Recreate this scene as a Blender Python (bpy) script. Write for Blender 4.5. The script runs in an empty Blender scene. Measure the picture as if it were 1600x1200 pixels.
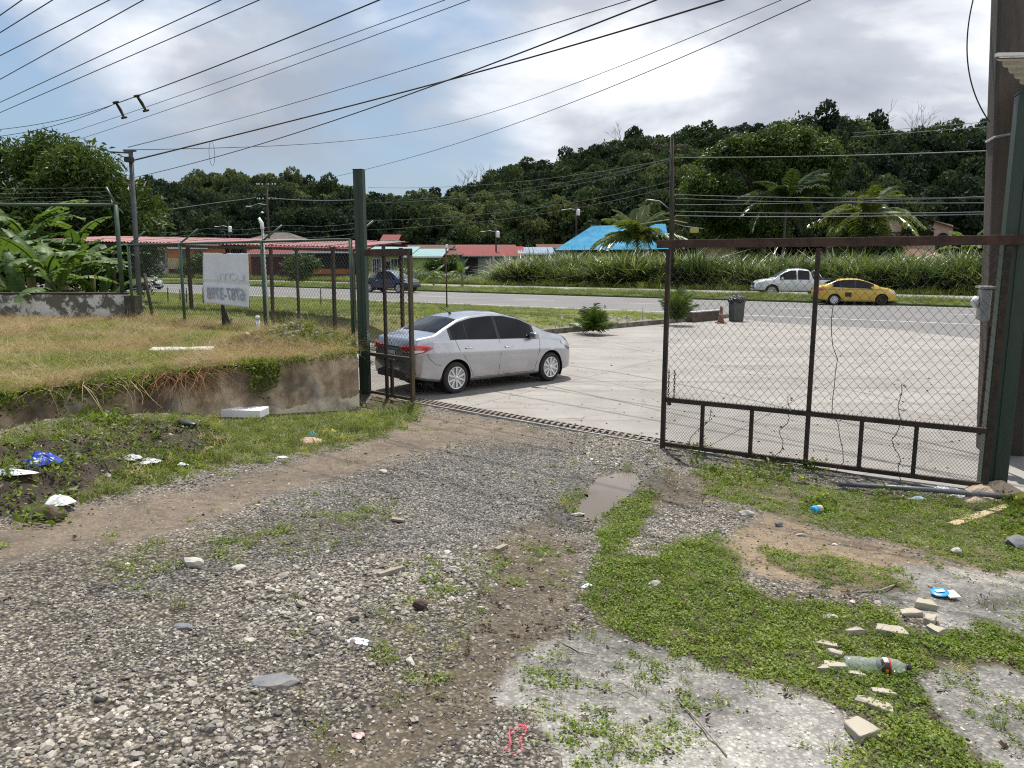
import bpy, bmesh, math, random
import numpy as np
from mathutils import Vector, Matrix, Euler
random.seed(7); rng = np.random.default_rng(7)
sc = bpy.context.scene
R = math.radians
# ------------------------------------------------------------------ camera, world, sun, exposure
CAMZ = 2.45; FPX = 1200.0; PITCH = math.atan(192/1200)
cam_d = bpy.data.cameras.new('camera'); cam = bpy.data.objects.new('camera', cam_d)
sc.collection.objects.link(cam); sc.camera = cam
cam.location = (0, 0, CAMZ); cam.rotation_euler = (R(90)-PITCH, 0, 0)
cam_d.sensor_width = 36; cam_d.lens = 36*FPX/1600; cam_d.clip_start = .05; cam_d.clip_end = 6000
SUN_EL, SUN_AZ = 66.0, -4.0        # azimuth from +Y, positive towards +X
world = bpy.data.worlds.new('World'); sc.world = world; world.use_nodes = True
def build_world():
    nt = world.node_tree; N = nt.nodes; L = nt.links; N.clear()
    out = N.new('ShaderNodeOutputWorld'); bg = N.new('ShaderNodeBackground'); bg.inputs[1].default_value = .115
    sky = N.new('ShaderNodeTexSky'); sky.sky_type = 'NISHITA'; sky.sun_disc = False
    sky.sun_elevation = R(SUN_EL); sky.sun_rotation = R(SUN_AZ); sky.air_density = 1.2; sky.dust_density = 2.0; sky.ozone_density = 1.5
    tc = N.new('ShaderNodeTexCoord')
    sep = N.new('ShaderNodeSeparateXYZ'); L.new(tc.outputs['Generated'], sep.inputs[0])
    # project the direction on a cloud deck
    zc = N.new('ShaderNodeMath'); zc.operation = 'MAXIMUM'; zc.inputs[1].default_value = 0.0; L.new(sep.outputs[2], zc.inputs[0])
    za = N.new('ShaderNodeMath'); za.operation = 'ADD'; za.inputs[1].default_value = .28; L.new(zc.outputs[0], za.inputs[0])
    dx = N.new('ShaderNodeMath'); dx.operation = 'DIVIDE'; L.new(sep.outputs[0], dx.inputs[0]); L.new(za.outputs[0], dx.inputs[1])
    dy = N.new('ShaderNodeMath'); dy.operation = 'DIVIDE'; L.new(sep.outputs[1], dy.inputs[0]); L.new(za.outputs[0], dy.inputs[1])
    cb = N.new('ShaderNodeCombineXYZ'); L.new(dx.outputs[0], cb.inputs[0]); L.new(dy.outputs[0], cb.inputs[1]); cb.inputs[2].default_value = 2.3
    def noise(scale, detail, rough, dist=0.0, off=(0, 0, 0)):
        mp = N.new('ShaderNodeMapping'); mp.inputs['Location'].default_value = off; mp.inputs['Scale'].default_value = (1, 1, 2.2); L.new(tc.outputs['Generated'], mp.inputs[0])
        n = N.new('ShaderNodeTexNoise'); n.inputs['Scale'].default_value = scale; n.inputs['Detail'].default_value = detail
        n.inputs['Roughness'].default_value = rough; n.inputs['Distortion'].default_value = dist; L.new(mp.outputs[0], n.inputs['Vector']); return n
    def ramp(src, stops):
        r = N.new('ShaderNodeValToRGB'); e = r.color_ramp.elements
        e[0].position, e[0].color = stops[0][0], stops[0][1]; e[1].position, e[1].color = stops[-1][0], stops[-1][1]
        for p, c in stops[1:-1]:
            q = e.new(p); q.color = c
        L.new(src, r.inputs[0]); return r
    n1 = noise(2.3, 9, .5, .15, (1.35, 0.2, 0))
    # more cloud to the right of the view, more blue to the upper left (a real bank of cloud)
    grad = N.new('ShaderNodeMath'); grad.operation = 'MULTIPLY_ADD'; grad.inputs[1].default_value = .12; L.new(dx.outputs[0], grad.inputs[0]); L.new(n1.outputs[0], grad.inputs[2])
    gr2 = N.new('ShaderNodeClamp'); L.new(grad.outputs[0], gr2.inputs[0])
    cover = ramp(gr2.outputs[0], [(.34, (0.05,)*3+(1,)), (.43, (.6,)*3+(1,)), (.52, (1,)*3+(1,))])
    n2 = noise(2.9, 8, .52, .2, (4.2, 1.1, 3))
    g2 = N.new('ShaderNodeMath'); g2.operation = 'MULTIPLY_ADD'; g2.inputs[1].default_value = .10; L.new(dx.outputs[0], g2.inputs[0]); L.new(n2.outputs[0], g2.inputs[2])
    shade = ramp(g2.outputs[0], [(.38, (3.2, 3.5, 4.1, 1)), (.49, (4.6, 4.9, 5.5, 1)), (.57, (7.2, 7.4, 7.8, 1)), (.66, (9.4, 9.5, 9.7, 1))])
    tint = N.new('ShaderNodeMix'); tint.data_type = 'RGBA'; tint.blend_type = 'MULTIPLY'; tint.inputs[0].default_value = 1
    tint.inputs[7].default_value = (1.0, 1.02, 1.0, 1); L.new(sky.outputs[0], tint.inputs[6])
    base = N.new('ShaderNodeMix'); base.data_type = 'RGBA'; base.inputs[0].default_value = .55; base.inputs[7].default_value = (1.5, 2.7, 4.6, 1); L.new(tint.outputs[2], base.inputs[6])
    mix = N.new('ShaderNodeMix'); mix.data_type = 'RGBA'; L.new(cover.outputs[0], mix.inputs[0]); L.new(base.outputs[2], mix.inputs[6]); L.new(shade.outputs[0], mix.inputs[7])
    L.new(mix.outputs[2], bg.inputs[0]); L.new(bg.outputs[0], out.inputs[0])
build_world()
sun_d = bpy.data.lights.new('sun', 'SUN'); sun = bpy.data.objects.new('sun', sun_d); sc.collection.objects.link(sun)
sun_d.energy = 5.0; sun_d.angle = R(.55); sun_d.color = (1, .955, .88)
_sd = Vector((math.sin(R(SUN_AZ))*math.cos(R(SUN_EL)), math.cos(R(SUN_AZ))*math.cos(R(SUN_EL)), math.sin(R(SUN_EL))))
sun.rotation_euler = _sd.to_track_quat('Z', 'Y').to_euler(); sun.location = _sd*200
sc.view_settings.view_transform = 'Standard'; sc.view_settings.look = 'None'; sc.view_settings.exposure = 0.24; sc.view_settings.gamma = 1
sc.view_settings.use_curve_mapping = False
sc.cycles.use_denoising = False; sc.cycles.pixel_filter_type = 'BLACKMAN_HARRIS'; sc.cycles.filter_width = 1.15; sc.cycles.sample_clamp_indirect = 4.0; sc.cycles.max_bounces = 8; sc.cycles.transparent_max_bounces = 12
sc.cycles.caustics_reflective = False; sc.cycles.caustics_refractive = False

# ------------------------------------------------------------------ helpers
_cp, _sp = math.cos(PITCH), math.sin(PITCH)
def ray(px, py):
    a = (px-800)/FPX; b = (600-py)/FPX
    return Vector((a, _cp+b*_sp, -_sp+b*_cp))
def at_z(px, py, z=0.0):
    d = ray(px, py); t = (z-CAMZ)/d.z; return Vector((d.x*t, d.y*t, z))
def at_y(px, py, y):
    d = ray(px, py); t = y/d.y; return Vector((d.x*t, y, CAMZ+d.z*t))
def proj(x, y, z):
    dz = z-CAMZ; f = y*_cp-dz*_sp; u = y*_sp+dz*_cp
    f = np.where(np.abs(f) < 1e-3, 1e-3, f)
    return 800+FPX*x/f, 600-FPX*u/f, f
NX, NY = .574, .819          # road normal (pointing away); the road runs along (.819, -.574)
UX, UY = .819, -.574
def nu(n, u, z=0.0): return Vector((NX*n+UX*u, NY*n+UY*u, z))
def vn(x, y, s, seed=0):
    x = np.asarray(x, float)/s+seed*17.31; y = np.asarray(y, float)/s-seed*9.17
    xi = np.floor(x).astype(np.int64); yi = np.floor(y).astype(np.int64); fx = x-xi; fy = y-yi
    fx = fx*fx*(3-2*fx); fy = fy*fy*(3-2*fy)
    def h(a, b):
        v = (a*374761393+b*668265263+seed*1442695) & 0xffffffff
        v = ((v ^ (v >> 13))*1274126177) & 0xffffffff
        return ((v ^ (v >> 16)) & 0xffff)/65535.0
    return (h(xi, yi)*(1-fx)+h(xi+1, yi)*fx)*(1-fy)+(h(xi, yi+1)*(1-fx)+h(xi+1, yi+1)*fx)*fy
def fbm(x, y, s, seed=0, o=4):
    t = 0; a = 1; w = 0
    for k in range(o): t = t+a*vn(x, y, s/2**k, seed+k); w += a; a *= .5
    return t/w
def smooth(a): a = np.clip(a, 0, 1); return a*a*(3-2*a)

def link(o, parent=None):
    sc.collection.objects.link(o)
    if parent is not None: o.parent = parent
    return o
def tag(o, label=None, cat=None, group=None, kind=None):
    if label: o['label'] = label
    if cat: o['category'] = cat
    if group: o['group'] = group
    if kind: o['kind'] = kind
    return o
def empty(name, loc=(0, 0, 0), rz=0.0, label=None, cat=None, group=None, s=1.0):
    o = bpy.data.objects.new(name, None); o.empty_display_size = .2; link(o); o.location = loc; o.rotation_euler = (0, 0, rz); o.scale = (s, s, s)
    return tag(o, label, cat, group)
def copy_tree(o, parent=None):
    c = o.copy(); link(c, parent)
    for ch in list(o.children): copy_tree(ch, c)
    return c
class MB:
    def __init__(s): s.v = []; s.f = []
    def add(s, vs, fs):
        b = len(s.v); s.v += [tuple(p) for p in vs]; s.f += [tuple(i+b for i in f) for f in fs]; return s
    def box(s, c, d, rot=None, taper=1.0):
        x, y, z = d[0]/2, d[1]/2, d[2]/2
        vs = [Vector((a*x*(taper if k > 0 else 1), b*y*(taper if k > 0 else 1), k*z)) for k in (-1, 1) for a, b in ((-1, -1), (1, -1), (1, 1), (-1, 1))]
        if rot is not None:
            m = rot if isinstance(rot, Matrix) else Euler(rot).to_matrix()
            vs = [m @ v for v in vs]
        c = Vector(c)
        return s.add([v+c for v in vs], [(3, 2, 1, 0), (4, 5, 6, 7), (0, 1, 5, 4), (1, 2, 6, 5), (2, 3, 7, 6), (3, 0, 4, 7)])
    def beam(s, p0, p1, w, h, up=(0, 0, 1)):
        p0 = Vector(p0); p1 = Vector(p1); d = (p1-p0); L = d.length; d.normalize(); up = Vector(up)
        if abs(d.dot(up)) > .98: up = Vector((NX, NY, 0))
        sx = d.cross(up).normalized(); u = sx.cross(d)
        m = Matrix((sx, u, d)).transposed()
        return s.box((p0+p1)/2, (w, h, L), m)
    def tube(s, pts, r, n=6, caps=True):
        pts = [Vector(p) for p in pts]; k = len(pts); rs = r if isinstance(r, (list, tuple)) else [r]*k
        vs = []; fr = None
        for i, p in enumerate(pts):
            t = (pts[min(i+1, k-1)]-pts[max(i-1, 0)]).normalized()
            if fr is None: fr = t.orthogonal().normalized()
            fr = (fr-t*fr.dot(t)).normalized(); b = t.cross(fr)
            for j in range(n):
                a = 2*math.pi*j/n; vs.append(p+(fr*math.cos(a)+b*math.sin(a))*rs[i])
        fs = [(i*n+j, i*n+(j+1) % n, (i+1)*n+(j+1) % n, (i+1)*n+j) for i in range(k-1) for j in range(n)]
        if caps: fs += [tuple(range(n-1, -1, -1)), tuple(range((k-1)*n, k*n))]
        return s.add(vs, fs)
    def lathe(s, prof, n=16, c=(0, 0, 0), m=None):
        vs = []
        for r, z in prof:
            for j in range(n):
                a = 2*math.pi*j/n; v = Vector((r*math.cos(a), r*math.sin(a), z))
                vs.append((m @ v if m is not None else v)+Vector(c))
        k = len(prof)
        fs = [(i*n+j, i*n+(j+1) % n, (i+1)*n+(j+1) % n, (i+1)*n+j) for i in range(k-1) for j in range(n)]
        fs += [tuple(range(n-1, -1, -1)), tuple(range((k-1)*n, k*n))]
        return s.add(vs, fs)
    def prism(s, poly, z0, z1, m=None, c=(0, 0, 0)):
        n = len(poly); vs = [Vector((x, y, z0)) for x, y in poly]+[Vector((x, y, z1)) for x, y in poly]
        if m is not None: vs = [m @ v for v in vs]
        c = Vector(c)
        return s.add([v+c for v in vs], [tuple(range(n-1, -1, -1)), tuple(range(n, 2*n))]+[(i, (i+1) % n, n+(i+1) % n, n+i) for i in range(n)])
    def build(s, name, mat, parent=None, smooth_=False, world_=False, bevel=0, kind=None):
        me = bpy.data.meshes.new(name)
        vs = s.v
        if world_ and parent is not None:
            o = parent; off = Vector((0, 0, 0))
            while o is not None: off += o.location; o = o.parent
            vs = [(v[0]-off.x, v[1]-off.y, v[2]-off.z) for v in vs]
        me.from_pydata(vs, [], s.f); me.materials.append(mat)
        if smooth_: me.polygons.foreach_set('use_smooth', [True]*len(me.polygons))
        me.update(); ob = bpy.data.objects.new(name, me); link(ob, parent)
        if bevel:
            b = ob.modifiers.new('bevel', 'BEVEL'); b.width = bevel; b.segments = 2; b.limit_method = 'ANGLE'
        if kind: ob['kind'] = kind
        return ob
def mesh_np(name, V, F, mat, parent=None, smooth_=False):
    me = bpy.data.meshes.new(name); V = np.asarray(V, np.float32); F = np.asarray(F, np.int32); k = F.shape[1]
    me.vertices.add(len(V)); me.vertices.foreach_set('co', V.ravel())
    me.loops.add(F.size); me.loops.foreach_set('vertex_index', F.ravel())
    me.polygons.add(len(F)); me.polygons.foreach_set('loop_start', np.arange(0, F.size, k, dtype=np.int32))
    if smooth_: me.polygons.foreach_set('use_smooth', np.ones(len(F), bool))
    me.materials.append(mat); me.update(calc_edges=True); me.validate()
    return link(bpy.data.objects.new(name, me), parent)
def grid_mesh(name, X, Y, Z, mat, keep=None, attrs=None, smooth_=True):
    r, c = X.shape; V = np.stack([X, Y, Z], -1).reshape(-1, 3); I = np.arange(r*c).reshape(r, c)
    F = np.stack([I[:-1, :-1], I[:-1, 1:], I[1:, 1:], I[1:, :-1]], -1).reshape(-1, 4)
    if keep is not None:
        kf = keep[:-1, :-1] & keep[1:, 1:] & keep[:-1, 1:] & keep[1:, :-1]; F = F[kf.ravel()]
    # orientation up
    a, b, d = V[F[0, 0]], V[F[0, 1]], V[F[0, 3]]
    if np.cross(b-a, d-a)[2] < 0: F = F[:, ::-1]
    o = mesh_np(name, V, F, mat, smooth_=smooth_)
    for k, A in (attrs or {}).items():
        A = A.reshape(r*c, -1)
        if A.shape[1] == 1:
            at = o.data.attributes.new(k, 'FLOAT', 'POINT'); at.data.foreach_set('value', A.astype(np.float32).ravel())
        else:
            A4 = np.concatenate([A[:, :3], np.ones((len(A), 1))], 1)
            at = o.data.attributes.new(k, 'FLOAT_COLOR', 'POINT'); at.data.foreach_set('color', A4.astype(np.float32).ravel())
    return o

# ------------------------------------------------------------------ materials
def newmat(name):
    m = bpy.data.materials.new(name); m.use_nodes = True; nt = m.node_tree
    return m, nt, nt.nodes, nt.links, nt.nodes['Principled BSDF']
def mixrgb(N, L, fac, a, b, mode='MIX'):
    x = N.new('ShaderNodeMix'); x.data_type = 'RGBA'; x.blend_type = mode
    for i, v in ((0, fac), (6, a), (7, b)):
        if hasattr(v, 'links') or hasattr(v, 'is_output'): L.new(v, x.inputs[i])
        elif i == 0: x.inputs[0].default_value = v
        else: x.inputs[i].default_value = tuple(v)[:3]+(1,)
    return x.outputs[2]
def ramp(N, L, src, stops):
    r = N.new('ShaderNodeValToRGB'); e = r.color_ramp.elements
    def c4(c): return (c,)*3+(1,) if not hasattr(c, '__len__') else tuple(c)[:3]+(1,)
    e[0].position, e[0].color = stops[0][0], c4(stops[0][1]); e[1].position, e[1].color = stops[-1][0], c4(stops[-1][1])
    for p, c in stops[1:-1]: q = e.new(p); q.color = c4(c)
    L.new(src, r.inputs[0]); return r.outputs[0]
def tex(N, L, kind, scale, coord='Object', detail=6, rough=.6, stretch=None):
    tc = N.new('ShaderNodeTexCoord'); v = tc.outputs[coord]
    if stretch:
        mp = N.new('ShaderNodeMapping'); mp.inputs['Scale'].default_value = stretch; L.new(v, mp.inputs[0]); v = mp.outputs[0]
    if kind == 'noise':
        n = N.new('ShaderNodeTexNoise'); n.inputs['Scale'].default_value = scale; n.inputs['Detail'].default_value = detail; n.inputs['Roughness'].default_value = rough
        L.new(v, n.inputs['Vector']); return n.outputs[0]
    n = N.new('ShaderNodeTexVoronoi'); n.inputs['Scale'].default_value = scale; L.new(v, n.inputs['Vector']); return n
def bump(N, L, bsdf, h, strength=.3, dist=.01):
    b = N.new('ShaderNodeBump'); b.inputs['Strength'].default_value = strength; b.inputs['Distance'].default_value = dist
    L.new(h, b.inputs['Height']); L.new(b.outputs[0], bsdf.inputs['Normal'])
def mat(name, col, rough=.6, metal=0.0, var=.25, scale=6.0, dirt=None, dirt_scale=1.5, dirt_amt=.5, bmp=.15, bd=.004, stretch=None, spec=.5):
    m, nt, N, L, B = newmat(name)
    n = tex(N, L, 'noise', scale, stretch=stretch)
    c = ramp(N, L, n, [(.3, [x*(1-var) for x in col]), (.7, [min(1, x*(1+var)) for x in col])])
    if dirt is not None:
        n2 = tex(N, L, 'noise', dirt_scale, detail=9, rough=.7, stretch=stretch)
        f = ramp(N, L, n2, [(.45, 0.0), (.45+.25*(1.2-dirt_amt), dirt_amt)])
        c = mixrgb(N, L, f, c, dirt)
    L.new(c, B.inputs['Base Color']); B.inputs['Roughness'].default_value = rough; B.inputs['Metallic'].default_value = metal
    B.inputs['Specular IOR Level'].default_value = spec
    if bmp:
        n3 = tex(N, L, 'noise', scale*6); bump(N, L, B, n3, bmp, bd)
    return m
def leafmat(name, ca, cb, transl=.3, rough=.45, spec=.35, inst=True, cc=None):
    m, nt, N, L, B = newmat(name)
    at = N.new('ShaderNodeAttribute'); at.attribute_name = 'tint'; at.attribute_type = 'INSTANCER' if inst else 'GEOMETRY'
    t = at.outputs['Fac']
    stops = [(0, ca), (1, cb)] if cc is None else [(0, ca), (.7, cb), (1, cc)]
    c = ramp(N, L, t, stops)
    L.new(c, B.inputs['Base Color']); B.inputs['Roughness'].default_value = rough; B.inputs['Specular IOR Level'].default_value = spec
    if transl:
        tr = N.new('ShaderNodeBsdfTranslucent'); c2 = mixrgb(N, L, 1.0, c, (1.5, 1.45, .7), 'MULTIPLY'); L.new(c2, tr.inputs[0])
        mx = N.new('ShaderNodeMixShader'); mx.inputs[0].default_value = transl
        L.new(B.outputs[0], mx.inputs[1]); L.new(tr.outputs[0], mx.inputs[2]); L.new(mx.outputs[0], N['Material Output'].inputs[0])
    return m
def glassmat(name, col=(.02, .025, .03), rough=.03, sp=.8, coat=.6):
    m, nt, N, L, B = newmat(name); B.inputs['Base Color'].default_value = col+(1,); B.inputs['Roughness'].default_value = rough
    B.inputs['Specular IOR Level'].default_value = sp; B.inputs['Coat Weight'].default_value = coat; B.inputs['Coat Roughness'].default_value = .02
    return m
def paint(name, col, metal=.0, rough=.32, flake=False):
    m, nt, N, L, B = newmat(name)
    n = tex(N, L, 'noise', 2.5); c = ramp(N, L, n, [(.35, [x*.94 for x in col]), (.7, [min(1, x*1.04) for x in col])])
    # road dust low on the body
    tc = N.new('ShaderNodeTexCoord'); sp = N.new('ShaderNodeSeparateXYZ'); L.new(tc.outputs['Object'], sp.inputs[0])
    n2 = tex(N, L, 'noise', 5); ad = N.new('ShaderNodeMath'); ad.operation = 'MULTIPLY_ADD'; ad.inputs[1].default_value = .35; L.new(n2, ad.inputs[0]); L.new(sp.outputs[2], ad.inputs[2])
    f = ramp(N, L, ad.outputs[0], [(.35, .45), (.62, 0.0)])
    c = mixrgb(N, L, f, c, (.25, .22, .18))
    L.new(c, B.inputs['Base Color']); B.inputs['Metallic'].default_value = metal; B.inputs['Roughness'].default_value = rough
    B.inputs['Coat Weight'].default_value = .8; B.inputs['Coat Roughness'].default_value = .04
    return m
M = {}
M['rust'] = mat('rusty_brown_steel', (.055, .03, .024), .75, .1, .45, 9, (.13, .06, .035), 5, .6, .3)
M['darksteel'] = mat('dark_rusty_steel', (.035, .028, .022), .7, .2, .4, 12, (.09, .045, .025), 6, .6, .3)
M['olive'] = mat('olive_rusted_steel', (.075, .065, .035), .7, .1, .35, 10, (.11, .055, .03), 6, .6, .3)
M['green'] = mat('dark_green_paint', (.022, .048, .03), .5, 0, .2, 5, (.05, .05, .04), 3, .55, .2, stretch=(3, 3, .6))
M['greenpipe'] = mat('green_pipe_paint', (.03, .075, .045), .45, 0, .25, 8, (.07, .055, .04), 4, .5, .2)
M['mesh'] = mat('chain_link_wire', (.045, .04, .035), .6, .5, .3, 20, None, bmp=0)
M['meshgreen'] = mat('fence_wire', (.05, .06, .05), .55, .4, .3, 20, None, bmp=0)
M['galv'] = mat('galvanised_steel', (.42, .43, .43), .5, .6, .12, 10, (.3, .28, .25), 4, .4)
M['wire'] = mat('black_cable', (.012, .012, .014), .6, 0, .1, 4, None, bmp=0)
M['wiregrey'] = mat('grey_cable', (.10, .10, .105), .6, 0, .2, 4, None, bmp=0)
M['wirelight'] = mat('pale_cable', (.20, .20, .20), .6, 0, .2, 4, None, bmp=0)
M['concrete_wall'] = None
M['pole_conc'] = mat('weathered_concrete_pole', (.105, .08, .062), .9, 0, .25, 4, (.055, .05, .046), 1.2, .8, .35, .01, stretch=(2.5, 2.5, .3))
M['wood_pole'] = mat('dark_wood_pole', (.035, .027, .022), .85, 0, .4, 8, (.11, .09, .07), 3, .5, .3, stretch=(4, 4, .3))
M['steel_pole'] = mat('grey_steel_pole', (.09, .095, .105), .6, .3, .2, 6, (.05, .045, .04), 2, .6)
M['white_wall'] = mat('stained_whitewash', (.62, .62, .58), .9, 0, .12, 3, (.10, .095, .075), 2.0, .95, .3, .01)
M['styro'] = mat('white_styrofoam', (.85, .86, .88), .8, 0, .03, 30, None, bmp=.2)
M['black_plastic'] = mat('black_plastic', (.015, .015, .017), .4, 0, .2, 10, None, bmp=.05)
M['rubber'] = mat('tyre_rubber', (.022, .022, .022), .85, 0, .25, 20, (.07, .06, .05), 8, .4, .2)
M['dark_under'] = mat('underbody_black', (.01, .01, .01), .9, 0, .1, 10, None, bmp=0)
M['chrome'] = mat('chrome', (.7, .7, .72), .15, 1, .03, 10, None, bmp=0)
M['alloy'] = mat('silver_alloy', (.62, .63, .66), .35, .75, .05, 10, None, bmp=0)
M['carglass'] = glassmat('tinted_glass', (.005, .006, .009), .04, .28, 0)
M['lightglass'] = glassmat('windscreen_glass', (.10, .14, .15), .05)
M['redlamp'] = glassmat('red_lamp', (.42, .008, .012), .12)
M['clearlamp'] = glassmat('clear_lamp', (.62, .62, .62), .12)
M['white_paint'] = mat('white_paint', (.78, .78, .78), .5, 0, .04, 4, None, bmp=0)
M['bark'] = mat('bark', (.10, .08, .06), .9, 0, .4, 6, (.18, .17, .14), 3, .6, .5, .02, stretch=(3, 3, .6))
M['palebark'] = mat('pale_bark', (.32, .29, .25), .9, 0, .3, 6, None, bmp=.3)
M['palmtrunk'] = mat('palm_trunk', (.16, .14, .12), .9, 0, .3, 6, None, bmp=.4, stretch=(1, 1, 4))
M['soil'] = mat('dark_soil', (.07, .05, .038), .95, 0, .4, 8, (.13, .10, .07), 5, .7, .6, .02)
M['stone'] = mat('pale_stone', (.42, .40, .36), .9, 0, .18, 14, (.20, .17, .13), 9, .5, .5, .004)
M['slate'] = mat('blue_grey_stone', (.16, .165, .18), .85, 0, .2, 14, (.25, .21, .16), 6, .5, .4, .004)
M['brick'] = mat('buff_concrete_brick', (.40, .36, .285), .95, 0, .12, 20, (.27, .24, .19), 10, .5, .5, .003)
M['plank'] = mat('weathered_plank', (.46, .36, .22), .85, 0, .2, 5, (.25, .18, .10), 4, .6, .3, .003, stretch=(1, 8, 8))
M['greywood'] = mat('old_grey_wood', (.30, .26, .21), .9, 0, .25, 5, (.14, .12, .09), 4, .6, .3, .003, stretch=(1, 6, 6))
# ------------------------------------------------------------------ scattering (geometry-node instances)
def store(name, objs):
    c = bpy.data.collections.new(name)
    for o in objs:
        for k in list(o.users_collection): k.objects.unlink(o)
        c.objects.link(o)
    return c
def scatter(name, coll, P, rot, scl, idx, tint, parent=None, kind='stuff'):
    P = np.asarray(P, np.float32); n = len(P)
    me = bpy.data.meshes.new(name); me.vertices.add(n); me.vertices.foreach_set('co', P.ravel())
    def at(k, t, d, p): a = me.attributes.new(k, t, 'POINT'); a.data.foreach_set(p, np.ascontiguousarray(d).ravel())
    at('rot', 'FLOAT_VECTOR', np.asarray(rot, np.float32), 'vector')
    scl = np.asarray(scl, np.float32)
    if scl.ndim == 1: scl = np.repeat(scl[:, None], 3, 1)
    at('scl', 'FLOAT_VECTOR', scl, 'vector'); at('idx', 'INT', np.asarray(idx, np.int32), 'value'); at('tint', 'FLOAT', np.asarray(tint, np.float32), 'value')
    o = link(bpy.data.objects.new(name, me), parent)
    ng = bpy.data.node_groups.new('scatter_'+name, 'GeometryNodeTree')
    ng.interface.new_socket('Geometry', in_out='INPUT', socket_type='NodeSocketGeometry'); ng.interface.new_socket('Geometry', in_out='OUTPUT', socket_type='NodeSocketGeometry')
    N = ng.nodes; L = ng.links; gi = N.new('NodeGroupInput'); go = N.new('NodeGroupOutput'); ip = N.new('GeometryNodeInstanceOnPoints')
    ci = N.new('GeometryNodeCollectionInfo'); ci.inputs['Collection'].default_value = coll; ci.inputs['Separate Children'].default_value = True; ci.inputs['Reset Children'].default_value = True
    def na(k, t):
        a = N.new('GeometryNodeInputNamedAttribute'); a.data_type = t; a.inputs['Name'].default_value = k
        return a.outputs[0]
    L.new(gi.outputs[0], ip.inputs['Points']); L.new(ci.outputs[0], ip.inputs['Instance']); ip.inputs['Pick Instance'].default_value = True
    L.new(na('idx', 'INT'), ip.inputs['Instance Index']); L.new(na('rot', 'FLOAT_VECTOR'), ip.inputs['Rotation']); L.new(na('scl', 'FLOAT_VECTOR'), ip.inputs['Scale'])
    L.new(ip.outputs[0], go.inputs[0])
    md = o.modifiers.new('scatter', 'NODES'); md.node_group = ng
    if kind: o['kind'] = kind
    return o
def raw(name, V, F, m, smooth_=False):
    me = bpy.data.meshes.new(name); me.from_pydata([tuple(map(float, v)) for v in V], [], [tuple(map(int, f)) for f in F]); me.materials.append(m)
    if smooth_: me.polygons.foreach_set('use_smooth', [True]*len(me.polygons))
    return bpy.data.objects.new(name, me)
_ico = None
def ico(sub=1):
    bm = bmesh.new(); bmesh.ops.create_icosphere(bm, subdivisions=sub, radius=1); V = np.array([v.co[:] for v in bm.verts]); F = [tuple(v.index for v in f.verts) for f in bm.faces]; bm.free(); return V, F
def stone_variants(m, k=6, sub=1, flat=.6, jag=.25):
    out = []
    for i in range(k):
        V, F = ico(sub); r = np.random.default_rng(50+i)
        V = V*(1+(r.random((len(V), 1))-.5)*2*jag); 
        for _ in range(3):
            d = r.normal(size=3); d /= np.linalg.norm(d); h = .55+.3*r.random(); s = V@d; V = V-np.outer(np.maximum(s-h, 0), d)
        V *= np.array([1, .75+.3*r.random(), flat*(.8+.4*r.random())]); out.append(raw('stone_%d' % i, V, F, m, False))
    return out
def blade_strip(V, F, base, ang, h, w, lean, seg=3, rr=None):
    d = np.array([math.cos(ang), math.sin(ang), 0]); s = np.array([-d[1], d[0], 0]); b = len(V)
    for i in range(seg+1):
        t = i/seg; c = np.array(base)+d*lean*t*t*h+np.array([0, 0, h*(t-.35*lean*t*t)]); ww = w*(1-t)**.7 if i < seg else 0
        if i < seg: V.append(c+s*ww/2); V.append(c-s*ww/2)
        else: V.append(c)
    for i in range(seg-1): F.append((b+2*i, b+2*i+1, b+2*i+3, b+2*i+2))
    F.append((b+2*seg-2, b+2*seg-1, b+2*seg))
def tuft_variants(nm, m, k=5, blades=14, h=(.6, 1), w=.06, spread=.25, lean=(.2, 1.0), seg=3):
    out = []
    for i in range(k):
        r = random.Random(i*7+3); V = []; F = []
        for _ in range(blades):
            a = r.uniform(0, 6.28); q = spread*math.sqrt(r.random()); b2 = r.uniform(0, 6.28)
            blade_strip(V, F, (q*math.cos(b2), q*math.sin(b2), -.02), a, r.uniform(*h), w*r.uniform(.7, 1.3), r.uniform(*lean), seg)
        out.append(raw('%s_%d' % (nm, i), V, F, m))
    return out
def leafclump_variants(nm, m, k=5, leaves=12, size=.3, radius=.6, aspect=.5, droop=0.0):
    out = []
    for i in range(k):
        r = np.random.default_rng(i*11+5); V = []; F = []
        for _ in range(leaves):
            p = r.normal(size=3)*radius*.5; a = r.normal(size=3); a[2] -= droop; a /= np.linalg.norm(a)
            up = r.normal(size=3)*.6+np.array([0, 0, 1]); b = np.cross(a, up); b /= np.linalg.norm(b)+1e-6; n = np.cross(b, a)
            s = size*(.6+.8*r.random()); w = s*aspect; q = len(V)
            V += [p, p+a*s*.45+b*w*.5+n*.04*s, p+a*s-n*.1*s, p+a*s*.45-b*w*.5+n*.04*s]; F.append((q, q+1, q+2, q+3))
        out.append(raw('%s_%d' % (nm, i), V, F, m))
    return out
def rots(n, tilt=.3, r=None):
    r = r or rng; return np.stack([r.normal(size=n)*tilt, r.normal(size=n)*tilt, r.random(n)*6.283], 1)
def rots3(n): return rng.random((n, 3))*6.283

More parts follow.
